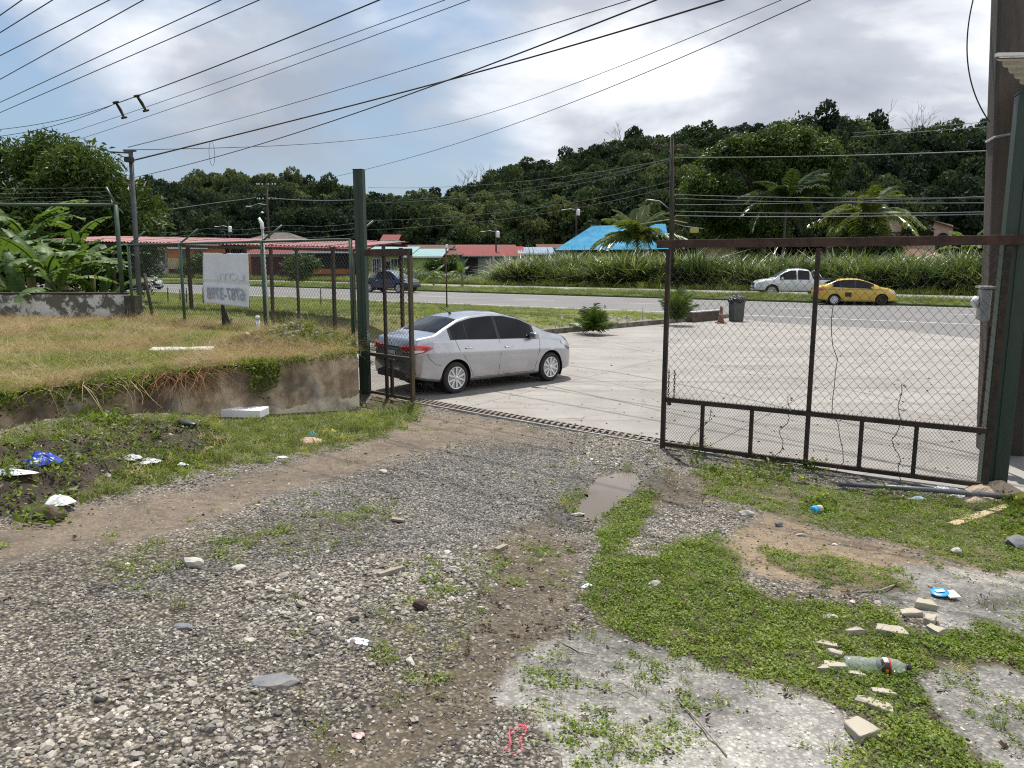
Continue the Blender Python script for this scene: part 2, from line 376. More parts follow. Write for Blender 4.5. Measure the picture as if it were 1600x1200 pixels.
# ------------------------------------------------------------------ photo-derived ground zones (resolved to places on the ground)
GW, GH = 420, 330     # raster over x -40..1640, y 560..1220  (4 px / 2 px cells)
def poly_mask(polys, blur=2):
    xs = -40+4*(np.arange(GW)+.5); ys = 560+2*(np.arange(GH)+.5); X, Y = np.meshgrid(xs, ys); m = np.zeros((GH, GW))
    for poly in polys:
        ins = np.zeros((GH, GW), bool); n = len(poly)
        for i in range(n):
            x0, y0 = poly[i]; x1, y1 = poly[(i+1) % n]
            if y0 == y1: continue
            c = ((y0 > Y) != (y1 > Y)) & (X < (x1-x0)*(Y-y0)/(y1-y0)+x0); ins ^= c
        m = np.maximum(m, ins)
    for _ in range(2):
        for ax, k in ((0, blur*2+1), (1, blur+1)):
            p = np.pad(m, [(k, k) if a == ax else (0, 0) for a in (0, 1)], mode='edge'); c = np.cumsum(p, ax)
            m = (np.take(c, np.arange(2*k, 2*k+m.shape[ax]), ax)-np.take(c, np.arange(0, m.shape[ax]), ax))/(2*k)
    return m
def sample_mask(m, px, py):
    i = np.clip((px+40)/4-.5, 0, GW-1.001); j = np.clip((py-560)/2-.5, 0, GH-1.001); a = i.astype(int); b = j.astype(int); f = i-a; g = j-b
    return (m[b, a]*(1-f)+m[b, a+1]*f)*(1-g)+(m[b+1, a]*(1-f)+m[b+1, a+1]*f)*g
ZP = {
 'cover': ([[(912,910),(940,880),(1040,862),(1120,842),(1170,870),(1150,905),(1225,935),(1330,942),(1400,955),(1440,985),(1520,985),(1640,1000),(1640,1075),(1565,1038),(1485,1035),(1440,1062),(1465,1110),(1500,1150),(1560,1220),(1350,1220),(1338,1120),(1300,1105),(1200,1060),(1100,1030),(1020,1000),(930,975)],
            [(930,845),(960,790),(1000,762),(1036,768),(1010,815),(950,880)]], 2),
 'gategrass': ([[(1090,735),(1200,745),(1300,765),(1420,775),(1640,790),(1640,900),(1560,895),(1450,870),(1330,832),(1230,812),(1160,800),(1100,780)],
                [(1180,845),(1240,870),(1330,885),(1440,905),(1450,925),(1380,930),(1280,915),(1200,890)],
                [(870,800),(905,760),(920,775),(905,805)]], 2),
 'leftgrass': ([[(-40,690),(180,655),(330,645),(560,632),(655,618),(672,640),(640,668),(560,692),(430,722),(330,735),(220,765),(140,790),(-40,800)]], 2),
 'heap': ([[(-40,700),(130,668),(260,655),(350,672),(330,705),(215,738),(110,785),(-40,810)]], 3),
 'track': ([[(-40,835),(150,795),(300,772),(420,738),(560,695),(665,645),(760,655),(900,690),(840,700),(730,690),(640,715),(520,750),(400,785),(250,842),(100,862),(-40,890)]], 4),
 'olive': ([[(100,885),(400,812),(620,785),(660,815),(480,850),(150,905)],[(620,905),(760,860),(880,850),(880,900),(740,940)],[(560,960),(760,930),(760,1060),(600,1080)],[(820,1040),(1050,1060),(1150,1160),(1120,1220),(880,1220)]], 4),
 'mud': ([[(770,840),(870,800),(905,860),(905,930),(890,990),(830,1050),(800,1110),(720,1160),(640,1220),(380,1220),(520,1140),(700,1060),(750,1000),(770,930)],[(1000,740),(1110,750),(1130,790),(1040,800),(990,790)]], 4),
 'crete': ([[(900,980),(1000,1000),(1200,1058),(1310,1108),(1345,1220),(880,1220),(850,1140),(760,1110),(840,1020)],[(1440,1065),(1490,1038),(1560,1036),(1640,1075),(1640,1220),(1560,1220),(1490,1140)],[(1370,935),(1420,885),(1640,905),(1640,1000),(1500,992),(1420,960)],[(1320,1005),(1385,1000),(1380,1035),(1340,1040)]], 2),
 'dry': ([[(1120,850),(1200,810),(1300,828),(1480,880),(1640,900),(1640,925),(1400,925),(1290,925),(1180,905)]], 3),
 'cobble': ([[(330,900),(600,868),(850,880),(800,940),(640,975),(520,1010),(380,980)],[(880,700),(1010,690),(1040,730),(960,742),(900,735)],[(60,1090),(420,1060),(450,1220),(40,1220)]], 5),
 'darkgravel': ([[(430,770),(620,740),(780,690),(930,700),(920,780),(830,840),(600,870),(200,930),(120,930),(300,870)]], 4),
 'puddle': ([[(903,803),(920,768),(948,748),(990,741),(1008,752),(990,772),(968,795),(935,812)]], 1),
}
ZM = {k: poly_mask(*v) for k, v in ZP.items()}
def zones(px, py, x, y):
    # warp the borders with noise so that none is a clean line
    wx = (fbm(x, y, .45, 3)-.5)*46; wy = (fbm(x, y, .45, 9)-.5)*26
    return {k: (sample_mask(m, px, py) if k == 'puddle' else sample_mask(m, px+wx, py+wy)) for k, m in ZM.items()}
def H0(x, y):
    n = NX*x+NY*y; return .85*np.clip((9.0-n)/9.0, -.0, 1.12)
_pz = None
PUD_RING = poly_mask([[(850,835),(890,745),(930,710),(1010,700),(1060,740),(1010,800),(985,830),(930,850)]], 3)
def H(x, y, fine=True):
    x = np.asarray(x, float); y = np.asarray(y, float)
    z = H0(x, y); px, py, f = proj(x, y, z)
    z = z+(fbm(x, y, 1.6, 5, 3)-.5)*.09*np.clip(z/.2, 0, 1)
    hp = sample_mask(ZM['heap'], px, py); z = z+hp*(.06+.18*fbm(x, y, .5, 12, 3)+.16*fbm(x, y, .16, 14, 3))
    tr = sample_mask(ZM['track'], px, py); z = z-tr*.035
    # puddle: the ground is levelled round it and dips under the water
    qx, qy, _ = proj(x, y, np.full(np.shape(x), PZ)); pd = smooth(sample_mask(PUD_RING, qx, qy)*1.2); z = z*(1-pd)+(PZ+.012)*pd
    z = z-smooth(sample_mask(ZM['puddle'], qx, qy))*.05
    if fine: z = z+(fbm(x, y, .12, 21, 3)-.5)*.034
    return z
PZ = .27
for _ in range(6):
    _q = at_z(955, 775, PZ); PZ = float(H0(_q.x, _q.y))
def ground(px, py, fine=True):
    z = .3
    for _ in range(12):
        p = at_z(px, py, z); z = float(H(p.x, p.y, fine))
    return Vector((p.x, p.y, z))
# ------------------------------------------------------------------ ground sheets
def groundmat(name, peb=True):
    m, nt, N, L, B = newmat(name)
    at = N.new('ShaderNodeAttribute'); at.attribute_name = 'col'; c = at.outputs['Color']
    ap = N.new('ShaderNodeAttribute'); ap.attribute_name = 'peb'
    n1 = tex(N, L, 'noise', 9, detail=10, rough=.75); f1 = ramp(N, L, n1, [(.3, .62), (.7, 1.38)])
    c = mixrgb(N, L, 1.0, c, f1, 'MULTIPLY')
    if peb:
        v = tex(N, L, 'voronoi', 52); sc_ = N.new('ShaderNodeSeparateColor'); L.new(v.outputs['Color'], sc_.inputs[0])
        f2 = ramp(N, L, sc_.outputs[0], [(0, (.45, .445, .45)), (.5, (.98, .96, .93)), (.85, (1.5, 1.45, 1.36)), (1, (2.1, 2.02, 1.88))])
        e = ramp(N, L, v.outputs['Distance'], [(.30, 1.0), (.64, .26)])
        f2 = mixrgb(N, L, 1.0, f2, e, 'MULTIPLY'); cp = mixrgb(N, L, 1.0, c, f2, 'MULTIPLY')
        c = mixrgb(N, L, ap.outputs['Fac'], c, cp)
        v2 = tex(N, L, 'voronoi', 52)
        h = N.new('ShaderNodeMath'); h.operation = 'MULTIPLY'; L.new(ap.outputs['Fac'], h.inputs[0])
        inv = N.new('ShaderNodeMath'); inv.operation = 'SUBTRACT'; inv.inputs[0].default_value = 1; L.new(v2.outputs['Distance'], inv.inputs[1]); L.new(inv.outputs[0], h.inputs[1])
        ad = N.new('ShaderNodeMath'); ad.operation = 'ADD'; L.new(h.outputs[0], ad.inputs[0]); L.new(n1, ad.inputs[1]); bump(N, L, B, ad.outputs[0], .8, .012)
    else:
        bump(N, L, B, n1, .8, .03)
    L.new(c, B.inputs['Base Color']); B.inputs['Roughness'].default_value = .92; B.inputs['Specular IOR Level'].default_value = .25
    aw = N.new('ShaderNodeAttribute'); aw.attribute_name = 'wet'
    rr = ramp(N, L, aw.outputs['Fac'], [(0, .93), (1, .35)]); L.new(rr, B.inputs['Roughness'])
    return m
M['ground'] = groundmat('gravel_and_soil'); M['turf'] = groundmat('turf_soil', False)
CT = lambda *c: np.array(c)
ZC = {'darkgravel': CT(.175, .168, .158), 'cobble': CT(.25, .224, .186), 'olive': CT(.125, .115, .06), 'mud': CT(.105, .085, .058), 'track': CT(.15, .118, .088),
      'crete': CT(.235, .228, .215), 'dry': CT(.20, .15, .10), 'cover': CT(.07, .062, .03), 'gategrass': CT(.10, .085, .045), 'leftgrass': CT(.09, .08, .04), 'heap': CT(.042, .034, .026)}
ZPEB = {'darkgravel': 1, 'cobble': 1, 'olive': .8, 'mud': .4, 'track': .22, 'crete': .35, 'dry': .2, 'cover': .2, 'gategrass': .2, 'leftgrass': .1, 'heap': .1}
TN = (.647, .762); TT = 9.17                   # threshold line of the gateway
def near_ground():
    ys = np.concatenate([np.arange(.6, 6, .022), np.arange(6, 14.2, .035)]); xs = np.arange(-9.5, 9.6, .03)
    X, Y = np.meshgrid(xs, ys); Z = H(X, Y); px, py, f = proj(X, Y, Z); z = zones(px, py, X, Y)
    C = np.ones(X.shape+(3,))*np.array([.205, .184, .155]); P = np.ones(X.shape)*.95; z = {k: v if k == 'puddle' else np.clip(v+(fbm(X, Y, .13, 51, 3)-.5)*(.9 if k in ('mud', 'crete', 'dry', 'olive', 'cobble', 'darkgravel', 'cover') else .5)*np.minimum(1, 4*v), 0, 1) for k, v in z.items()}
    for k in ('darkgravel', 'cobble', 'olive', 'mud', 'track', 'dry', 'crete', 'leftgrass', 'heap', 'gategrass', 'cover'):
        w = smooth((z[k]-.5)*1.9+.5)*({'olive': .55, 'mud': .8, 'cobble': .8}.get(k, .9)); C = C*(1-w[..., None])+ZC[k]*w[..., None]; P = P*(1-w)+ZPEB[k]*w
    big = fbm(X, Y, 1.1, 33, 4); cz = smooth(z['crete']*1.3); C = C*(1+cz*((fbm(X, Y, .5, 36, 5)-.5)*1.3+(vn(X, Y, .035, 38)-.5)*.35))[..., None]; C = C*(.52+.62*big+.46*fbm(X, Y, .28, 35, 4))[..., None]
    gg = np.clip(P-.35, 0, 1)*1.5*(1-smooth((np.hypot(X, Y)-3.6)/3.5)); C = C*(1-.22*np.clip(gg, 0, 1))[..., None]; damp = smooth((sample_mask(PUD_RING, px, py)-.35)*1.7); C = C*(1-.35*damp)[..., None]
    keep = (TN[0]*X+TN[1]*Y < TT-.03)
    o = grid_mesh('driveway', X, Y, Z, M['ground'], keep, {'col': C, 'peb': P, 'wet': damp*.8}); o['kind'] = 'structure'
near_ground()
# water in the pothole
def puddle():
    m, nt, N, L, B = newmat('muddy_water'); B.inputs['Base Color'].default_value = (.12, .095, .07, 1); B.inputs['Roughness'].default_value = .03
    B.inputs['IOR'].default_value = 1.33; B.inputs['Specular IOR Level'].default_value = .9
    ys = np.arange(6.0, 9, .03); xs = np.arange(0, 2.6, .03); X, Y = np.meshgrid(xs, ys); Z = np.full(X.shape, PZ+.002); px, py, f = proj(X, Y, Z)
    keep = sample_mask(ZM['puddle'], px+(fbm(X, Y, .2, 5)-.5)*26, py+(fbm(X, Y, .2, 6)-.5)*14) > .2
    o = grid_mesh('puddle', X, Y, Z, m, keep); tag(o, kind='structure')
puddle()
# flat land out to the horizon
m_far = mat('far_ground', (.17, .155, .12), .95, 0, .3, .4, (.13, .13, .07), .1, .6, .3, .05)
MB().add([(-3000, -3000, -.16), (3000, -3000, -.16), (3000, 3000, -.16), (-3000, 3000, -.16)], [(0, 1, 2, 3)]).build('ground', m_far)['kind'] = 'structure'

# ------------------------------------------------------------------ bank of grass between the terrace, the lot and the road
LOT = [(-2.1, 13.86), (4.97, 7.86), (9.5, 4.0), (24, 10), (19.5, 19.0), (14.85, 24.2), (13.9, 27.9), (10.34, 31.1), (9.6, 33.7), (5.81, 30.1), (1.35, 26.06), (-5.0, 19.9), (-3.1, 14.7)]
def lot_out(x, y):        # > 0: metres outside the lot on its left / far-left side
    d1 = -.687*(x+5)+.727*(y-19.9); dx, dy = -5+3.1, 19.9-14.7; l = math.hypot(dx, dy); d2 = -( (x+3.1)*dy-(y-14.7)*dx)/l
    return np.maximum(d1, d2)
def H_bank(x, y):
    n = NX*x+NY*y; h = .98*np.clip((33.2-n)/22.2, 0, 1)**1.05+.03; o = lot_out(x, y)
    z = h*smooth(o/3.2)*np.where(o > 0, 1, 0)+(fbm(x, y, 1.3, 71, 3)-.5)*.10*np.clip(o, 0, 1)
    return np.where(o > .02, np.maximum(z, .015), -.12)
def bank():
    ns = np.arange(9.9, 33.45, .22); us = np.arange(-85, 4, .3); U, Nn = np.meshgrid(us, ns); X = NX*Nn+UX*U; Y = NY*Nn+UY*U; Z = H_bank(X, Y)
    C = np.ones(X.shape+(3,))*np.array([.12, .14, .035]); b = smooth((fbm(X, Y, 2.2, 5)-.5)*6)
    C = C*(1-b[..., None]*.5)+np.array([.15, .12, .06])*b[..., None]*.5
    o = lot_out(X, Y); g = smooth((1.5-o)/.9)+smooth(1-np.abs(Nn-28.5)/2.2)*smooth((U+36)/6)*.8; g = np.clip(g, 0, 1)   # bare gravel near the kerb
    C = C*(1-g[..., None])+np.array([.22, .205, .18])*g[..., None]
    ob = grid_mesh('grass_bank', X, Y, Z, M['turf'], None, {'col': C, 'peb': g*0}); ob['kind'] = 'structure'
bank()
# ------------------------------------------------------------------ terrace behind the retaining wall
WA = Vector((-2.55, 12.6, 0)); WD = Vector((-.607, -.795, 0)); WE = Vector((-.8, .6, 0)); TZ = .97
def H_ter(x, y):
    d = (x-WA.x)*(-WD.y)+(y-WA.y)*(WD.x)      # distance behind the wall face (leftwards)
    d = -d
    return TZ+(fbm(x, y, .9, 41, 4)-.5)*.13+.42*smooth(1-np.abs(x+4.0)/1.5)*smooth(1-np.abs(y-13.75)/1.1)*(.25+.9*fbm(x, y, .3, 4))
def terrace():
    ss = np.arange(-2.2, 11, .06); ts = np.arange(0.04, 19, .08); T, S = np.meshgrid(ts, ss)
    X = WA.x+WD.x*S+WE.x*T; Y = WA.y+WD.y*S+WE.y*T; Z = H_ter(X, Y)
    keep = (X < WA.x-.03-np.maximum(Y-12.6, 0)*.22)
    C = np.ones(X.shape+(3,))*np.array([.20, .215, .07]); b = smooth((fbm(X, Y, 1.2, 15)-.48)*7); C = C*(1-b[..., None]*.7)+np.array([.36, .29, .18])*b[..., None]*.7
    m = smooth(1-np.abs(X+3.9)/1.3)*smooth(1-np.abs(Y-13.7)/1.3); C = C*(1-m[..., None]*.6)+np.array([.12, .085, .055])*m[..., None]*.6
    ob = grid_mesh('terrace', X, Y, Z, M['turf'], keep, {'col': C, 'peb': b*0}); ob['kind'] = 'structure'
terrace()
def wallmat():
    m, nt, N, L, B = newmat('stained_concrete_wall'); tc = N.new('ShaderNodeTexCoord'); sp = N.new('ShaderNodeSeparateXYZ'); L.new(tc.outputs['Object'], sp.inputs[0])
    n1 = tex(N, L, 'noise', 2.4, detail=9, rough=.7); c = ramp(N, L, n1, [(.34, (.14, .10, .065)), (.48, (.30, .23, .155)), (.58, (.46, .37, .26)), (.68, (.42, .40, .38))])
    # paler splash zone with a ragged edge at the foot; dark algae running from the top
    a = N.new('ShaderNodeMath'); a.operation = 'MULTIPLY_ADD'; a.inputs[1].default_value = -.5; n2 = tex(N, L, 'noise', 2.2, detail=7, rough=.6); L.new(n2, a.inputs[0]); L.new(sp.outputs[2], a.inputs[2])
    f = ramp(N, L, a.outputs[0], [(.0, .9), (.02, 0)]); c = mixrgb(N, L, f, c, (.62, .56, .44))
    n3 = tex(N, L, 'noise', 5, detail=8, rough=.7, stretch=(1, 1, .12)); b = N.new('ShaderNodeMath'); b.operation = 'MULTIPLY_ADD'; b.inputs[1].default_value = .9; L.new(n3, b.inputs[0]); L.new(sp.outputs[2], b.inputs[2])
    f2 = ramp(N, L, b.outputs[0], [(1.05, 0), (1.5, .75)]); c = mixrgb(N, L, f2, c, (.045, .038, .03))
    n4 = tex(N, L, 'noise', 1.1, detail=4); f3 = ramp(N, L, n4, [(.48, 0), (.62, .8)]); c = mixrgb(N, L, f3, c, (.08, .062, .05))
    L.new(c, B.inputs['Base Color']); B.inputs['Roughness'].default_value = .93; n5 = tex(N, L, 'noise', 16, detail=8, rough=.7); bump(N, L, B, n5, .6, .015)
    return m
M['wall'] = wallmat()
def retaining_wall():
    r = empty('retaining_wall', WA, 0, 'low stained concrete retaining wall holding up the grassy terrace on the left', 'wall')
    L = 14.0; k = 140; d = Vector((-WD.y, WD.x, 0))     # outward? choose the camera side
    out = Vector((.795, -.607, 0)); V = []; F = []
    rows = [(0.0, -.35), (0.0, .25), (0.0, .55), (0.0, .85), (-.02, 1.0), (-.20, 1.0), (-.20, -.35)]
    for i in range(k+1):
        s = L*i/k; top = .935+.006*s+(.012 if s < 3.1 else -.03)+.02*(float(fbm(s, 1.0, .5, 8))-.5)
        bul = .05*math.exp(-((s-3.3)/.5)**2)+.02*float(fbm(s, 3.0, .8, 3))
        for (a, z) in rows:
            zz = z*top if z > 0 else z
            p = WA+WD*s+out*(a+(bul if a == 0 else 0)); V.append((p.x, p.y, zz))
    q = len(rows)
    F = [(i*q+j, (i+1)*q+j, (i+1)*q+(j+1) % q, i*q+(j+1) % q) for i in range(k) for j in range(q)]+[tuple(range(q)), tuple(k*q+j for j in range(q-1, -1, -1))]
    mb = MB(); mb.v = V; mb.f = F; mb.build('wall_body', M['wall'], r, False, True)
retaining_wall()
# ------------------------------------------------------------------ parking lot of cast slabs
def concmat():
    m, nt, N, L, B = newmat('worn_pale_concrete'); n1 = tex(N, L, 'noise', .55, detail=9, rough=.65); c = ramp(N, L, n1, [(.3, (.20, .186, .168)), (.5, (.262, .246, .226)), (.7, (.32, .303, .28))])
    n2 = tex(N, L, 'noise', 3.5, detail=9, rough=.75, stretch=(1, .5, 1)); f = ramp(N, L, n2, [(.5, 0), (.75, .45)]); c = mixrgb(N, L, f, c, (.17, .15, .13))
    n4 = tex(N, L, 'noise', .9, detail=5, rough=.6, stretch=(.45, 1.6, 1)); f = ramp(N, L, n4, [(.55, 0), (.7, .35)]); c = mixrgb(N, L, f, c, (.37, .355, .335))
    mpx = N.new('ShaderNodeMapping'); mpx.inputs['Rotation'].default_value = (0, 0, .62); mpx.inputs['Scale'].default_value = (.16, 3.2, 1); tcx = N.new('ShaderNodeTexCoord'); L.new(tcx.outputs['Object'], mpx.inputs[0])
    nt_ = N.new('ShaderNodeTexNoise'); nt_.inputs['Scale'].default_value = 1.0; nt_.inputs['Detail'].default_value = 7; nt_.inputs['Distortion'].default_value = .6; L.new(mpx.outputs[0], nt_.inputs['Vector']); f = ramp(N, L, nt_.outputs[0], [(.55, 0), (.68, .55)]); c = mixrgb(N, L, f, c, (.16, .14, .12))
    ns = tex(N, L, 'noise', 1.7, detail=3); f = ramp(N, L, ns, [(.69, 0), (.73, .6)]); c = mixrgb(N, L, f, c, (.10, .088, .075))
    vc = N.new('ShaderNodeTexVoronoi'); vc.feature = 'DISTANCE_TO_EDGE'; vc.inputs['Scale'].default_value = .28; nd = N.new('ShaderNodeTexNoise'); nd.inputs['Scale'].default_value = 1.2; nd.inputs['Detail'].default_value = 5
    tc3 = N.new('ShaderNodeTexCoord'); L.new(tc3.outputs['Object'], nd.inputs['Vector']); va = N.new('ShaderNodeVectorMath'); va.operation = 'MULTIPLY_ADD'; va.inputs[1].default_value = (1.2, 1.2, 0); L.new(nd.outputs['Color'], va.inputs[0]); L.new(tc3.outputs['Object'], va.inputs[2]); L.new(va.outputs[0], vc.inputs['Vector'])
    f = ramp(N, L, vc.outputs['Distance'], [(.0, .65), (.004, 0)]); c = mixrgb(N, L, f, c, (.09, .08, .065))
    n3 = tex(N, L, 'noise', 40, detail=4); f = ramp(N, L, n3, [(.35, .86), (.65, 1.1)]); c = mixrgb(N, L, 1, c, f, 'MULTIPLY')
    L.new(c, B.inputs['Base Color']); B.inputs['Roughness'].default_value = .88; bump(N, L, B, n3, .25, .004); return m
M['conc'] = concmat()
M['concbase'] = mat('joint_dirt', (.13, .115, .10), .95)
def clip_convex(poly, cell):
    out = poly
    for i in range(len(cell)):
        ax, ay = cell[i]; bx, by = cell[(i+1) % len(cell)]; inp = out; out = []
        def side(p): return (bx-ax)*(p[1]-ay)-(by-ay)*(p[0]-ax)
        for j in range(len(inp)):
            p, q = inp[j], inp[(j+1) % len(inp)]; sp_, sq = side(p), side(q)
            if sp_ >= 0: out.append(p)
            if (sp_ >= 0) != (sq >= 0):
                t = sp_/(sp_-sq); out.append((p[0]+(q[0]-p[0])*t, p[1]+(q[1]-p[1])*t))
        if not out: return []
    return out
def lot():
    base = MB().prism(LOT, -.14, -.012).build('parking_lot', M['concbase']); base['kind'] = 'structure'
    s = 4.4; g = .006
    for i in range(-8, 10):
        for j in range(-2, 9):
            u0, n0 = -8+i*s*1.0, 9.3+j*s*.95
            cell = [(u0+g, n0+g), (u0+s-g, n0+g), (u0+s-g, n0+s*.95-g), (u0+g, n0+s*.95-g)]
            cw = [(NX*n+UX*u, NY*n+UY*u) for u, n in cell]
            a = sum(cw[k][0]*cw[(k+1) % 4][1]-cw[(k+1) % 4][0]*cw[k][1] for k in range(4))
            if a < 0: cw = cw[::-1]
            p = clip_convex(LOT, cw)
            if len(p) < 3: continue
            ar = abs(sum(p[k][0]*p[(k+1) % len(p)][1]-p[(k+1) % len(p)][0]*p[k][1] for k in range(len(p))))/2
            if ar < .4: continue
            MB().prism(p, -.012, 0.0).build('concrete_slab', M['conc'], base)
lot()
def kerb():
    r = empty('kerb', (1.35, 26.06, 0)); tag(r, kind='structure')
    mk = mat('dark_kerb', (.13, .105, .085), .9, 0, .3, 5, (.30, .28, .24), 3, .6, .4, .01)
    pts = [Vector((-5.05, 19.95, 0)), Vector((1.33, 26.15, 0)), Vector((5.75, 30.2, 0)), Vector((9.4, 33.55, 0))]
    for a, b in zip(pts, pts[1:]):
        L = (b-a).length; k = int(L/1.5); d = (b-a)/L
        for i in range(k):
            p = a+d*(L*i/k+.012); q = a+d*(L*(i+1)/k-.012)
            MB().beam(p+Vector((0, 0, .05)), q+Vector((0, 0, .05)), .16, .25).build('kerb_stone', mk, r, world_=True, bevel=.012)
kerb()
# ------------------------------------------------------------------ roads
def asphalt():
    m, nt, N, L, B = newmat('grey_asphalt'); n1 = tex(N, L, 'noise', .35, detail=8, rough=.6, stretch=(1, 1, 1)); c = ramp(N, L, n1, [(.3, (.125, .12, .118)), (.7, (.165, .16, .158))])
    n3 = tex(N, L, 'noise', 30, detail=4, rough=.7); f = ramp(N, L, n3, [(.3, .8), (.7, 1.2)]); c = mixrgb(N, L, 1, c, f, 'MULTIPLY')
    L.new(c, B.inputs['Base Color']); B.inputs['Roughness'].default_value = .85; bump(N, L, B, n3, .3, .005); return m
M['asphalt'] = asphalt()
M['roadpaint'] = mat('road_paint', (.62, .62, .60), .7, 0, .12, 8, (.30, .29, .28), 6, .5, .1)
def strip(n0, n1, u0, u1, z0, z1): return MB().add([nu(n0, u0, z0), nu(n0, u1, z0), nu(n1, u1, z1), nu(n1, u0, z1)], [(0, 1, 2, 3)])
road = strip(24.5, 48.2, -330, 140, -.03, -.03).build('road', M['asphalt']); road['kind'] = 'structure'
o = strip(35.42, 35.58, -330, 140, -.026, -.026).build('road_marking', M['roadpaint'], road)
for k in range(26):
    u = -150+8.4*k+3.3; strip(41.72, 41.85, u, u+3.1, -.026, -.026).build('road_marking', M['roadpaint'], road)
o = strip(47.5, 47.62, -330, 140, -.026, -.026).build('road_marking', M['roadpaint'], road)
far_road = strip(54.4, 63.4, -330, 140, .02, .02).build('far_road', mat('pale_far_asphalt', (.24, .235, .225), .9, 0, .15, .5, None), None); far_road['kind'] = 'structure'  # far carriageway has a paler asphalt colour than the near one
def median():
    ns = np.array([48.2, 48.2, 48.5, 49.5, 51.3, 53.5, 54.4, 54.5]); zs = np.array([-.1, .08, .11, .17, .19, .16, .10, -.05]); us = np.arange(-330, 140, 1.5)
    U, Nn = np.meshgrid(us, ns); X = NX*Nn+UX*U; Y = NY*Nn+UY*U; Z = np.repeat(zs[:, None], len(us), 1)+(fbm(U, Nn, 3, 3)-.5)*.06
    C = np.ones(X.shape+(3,))*np.array([.075, .10, .03]); ob = grid_mesh('median', X, Y, Z, M['turf'], None, {'col': C, 'peb': Z*0}); ob['kind'] = 'structure'
median()
def verge():
    ns = np.arange(63.2, 104, 2.0); us = np.arange(-330, 160, 3.0); U, Nn = np.meshgrid(us, ns); X = NX*Nn+UX*U; Y = NY*Nn+UY*U
    Z = .04+.9*smooth((Nn-66)/20)*0+(fbm(U, Nn, 6, 4)-.5)*.3*smooth((Nn-64)/4)
    C = np.ones(X.shape+(3,))*np.array([.085, .11, .035]); ob = grid_mesh('verge', X, Y, Z, M['turf'], None, {'col': C, 'peb': Z*0}); ob['kind'] = 'structure'
verge()
# ------------------------------------------------------------------ hills
RIDGE = [(-900, 276), (-200, 272), (0, 272), (200, 292), (260, 290), (350, 278), (430, 278), (490, 280), (540, 298), (600, 312), (700, 308), (760, 290), (800, 276), (860, 262), (900, 245), (980, 228), (1060, 215), (1160, 205), (1230, 186), (1290, 184), (1330, 196), (1400, 212), (1480, 214), (1560, 205), (1700, 200), (2500, 210)]
_rx = np.array([a for a, b in RIDGE], float); _ry = np.array([b for a, b in RIDGE], float)
def hill_h(x, y):
    px = 800+FPX*x/np.maximum(y, 1)*1.0127; D = y
    d1 = np.interp(px, [0, 600, 900, 1200, 1600], [250, 240, 215, 180, 165]); d0 = np.interp(px, [0, 600, 900, 1200, 1600], [128, 132, 118, 100, 98])
    canopy = np.interp(px, [0, 600, 1000, 1250, 1600], [11.5, 11.5, 11.5, 13.5, 11])
    top = CAMZ+(408-np.interp(px, _rx, _ry))*d1/1215.0-canopy
    t = (D-d0)/(d1-d0); h = top*smooth(t)**.85
    return np.where(t > 1, top*(1-.25*smooth((t-1)/2)), h)+(fbm(x, y, 22, 60, 3)-.5)*5*smooth(t*3)-.25*(1-smooth(t*6))
def hills():
    tx = np.linspace(-1.15, 1.3, 150); ys = np.concatenate([np.arange(94, 260, 3.5), np.arange(260, 620, 20)]); T, Y = np.meshgrid(tx, ys); X = T*Y; Z = hill_h(X, Y)
    C = np.ones(X.shape+(3,))*np.array([.03, .042, .015]); ob = grid_mesh('hills', X, Y, Z, M['turf'], None, {'col': C, 'peb': Z*0}); ob['kind'] = 'structure'
hills()
# ------------------------------------------------------------------ vegetation
M['leaf_tree'] = leafmat('tree_leaf', (.018, .038, .010), (.065, .11, .022), .25, .5, .3, True, (.10, .15, .035))
M['leaf_far'] = leafmat('forest_leaf', (.020, .036, .023), (.055, .082, .038), .25, .7, .08, True, (.11, .135, .06))
M['leaf_cane'] = leafmat('cane_leaf', (.022, .045, .014), (.12, .17, .06), .3, .4, .5, True, (.30, .34, .19))
M['leaf_grass'] = leafmat('grass_blade', (.07, .10, .018), (.20, .24, .055), .38, .5, .25, True, (.42, .38, .16))
M['leaf_straw'] = leafmat('straw', (.24, .17, .09), (.42, .33, .19), .2, .7, .2, True)
M['leaf_cover'] = leafmat('clover_leaf', (.06, .105, .014), (.17, .235, .03), .34, .45, .25, True, (.28, .31, .07))
M['leaf_banana'] = leafmat('banana_leaf', (.045, .09, .022), (.11, .18, .04), .35, .5, .25, False)
M['leaf_palm'] = leafmat('palm_leaf', (.03, .055, .018), (.075, .11, .035), .25, .35, .5, False)
def mesh_tint(o, v):
    a = o.data.attributes.new('tint', 'FLOAT', 'POINT'); n = len(o.data.vertices)
    a.data.foreach_set('value', np.full(n, v, np.float32) if np.isscalar(v) else np.asarray(v, np.float32)); return o
CL_TREE = store('leaf_clumps_tree', leafclump_variants('leaf_clump', M['leaf_tree'], 5, 12, .42, .75, .42, .2))
CL_BIG = store('leaf_clumps_mango', leafclump_variants('long_leaf_clump', M['leaf_tree'], 5, 16, .30, .5, .30, .6))
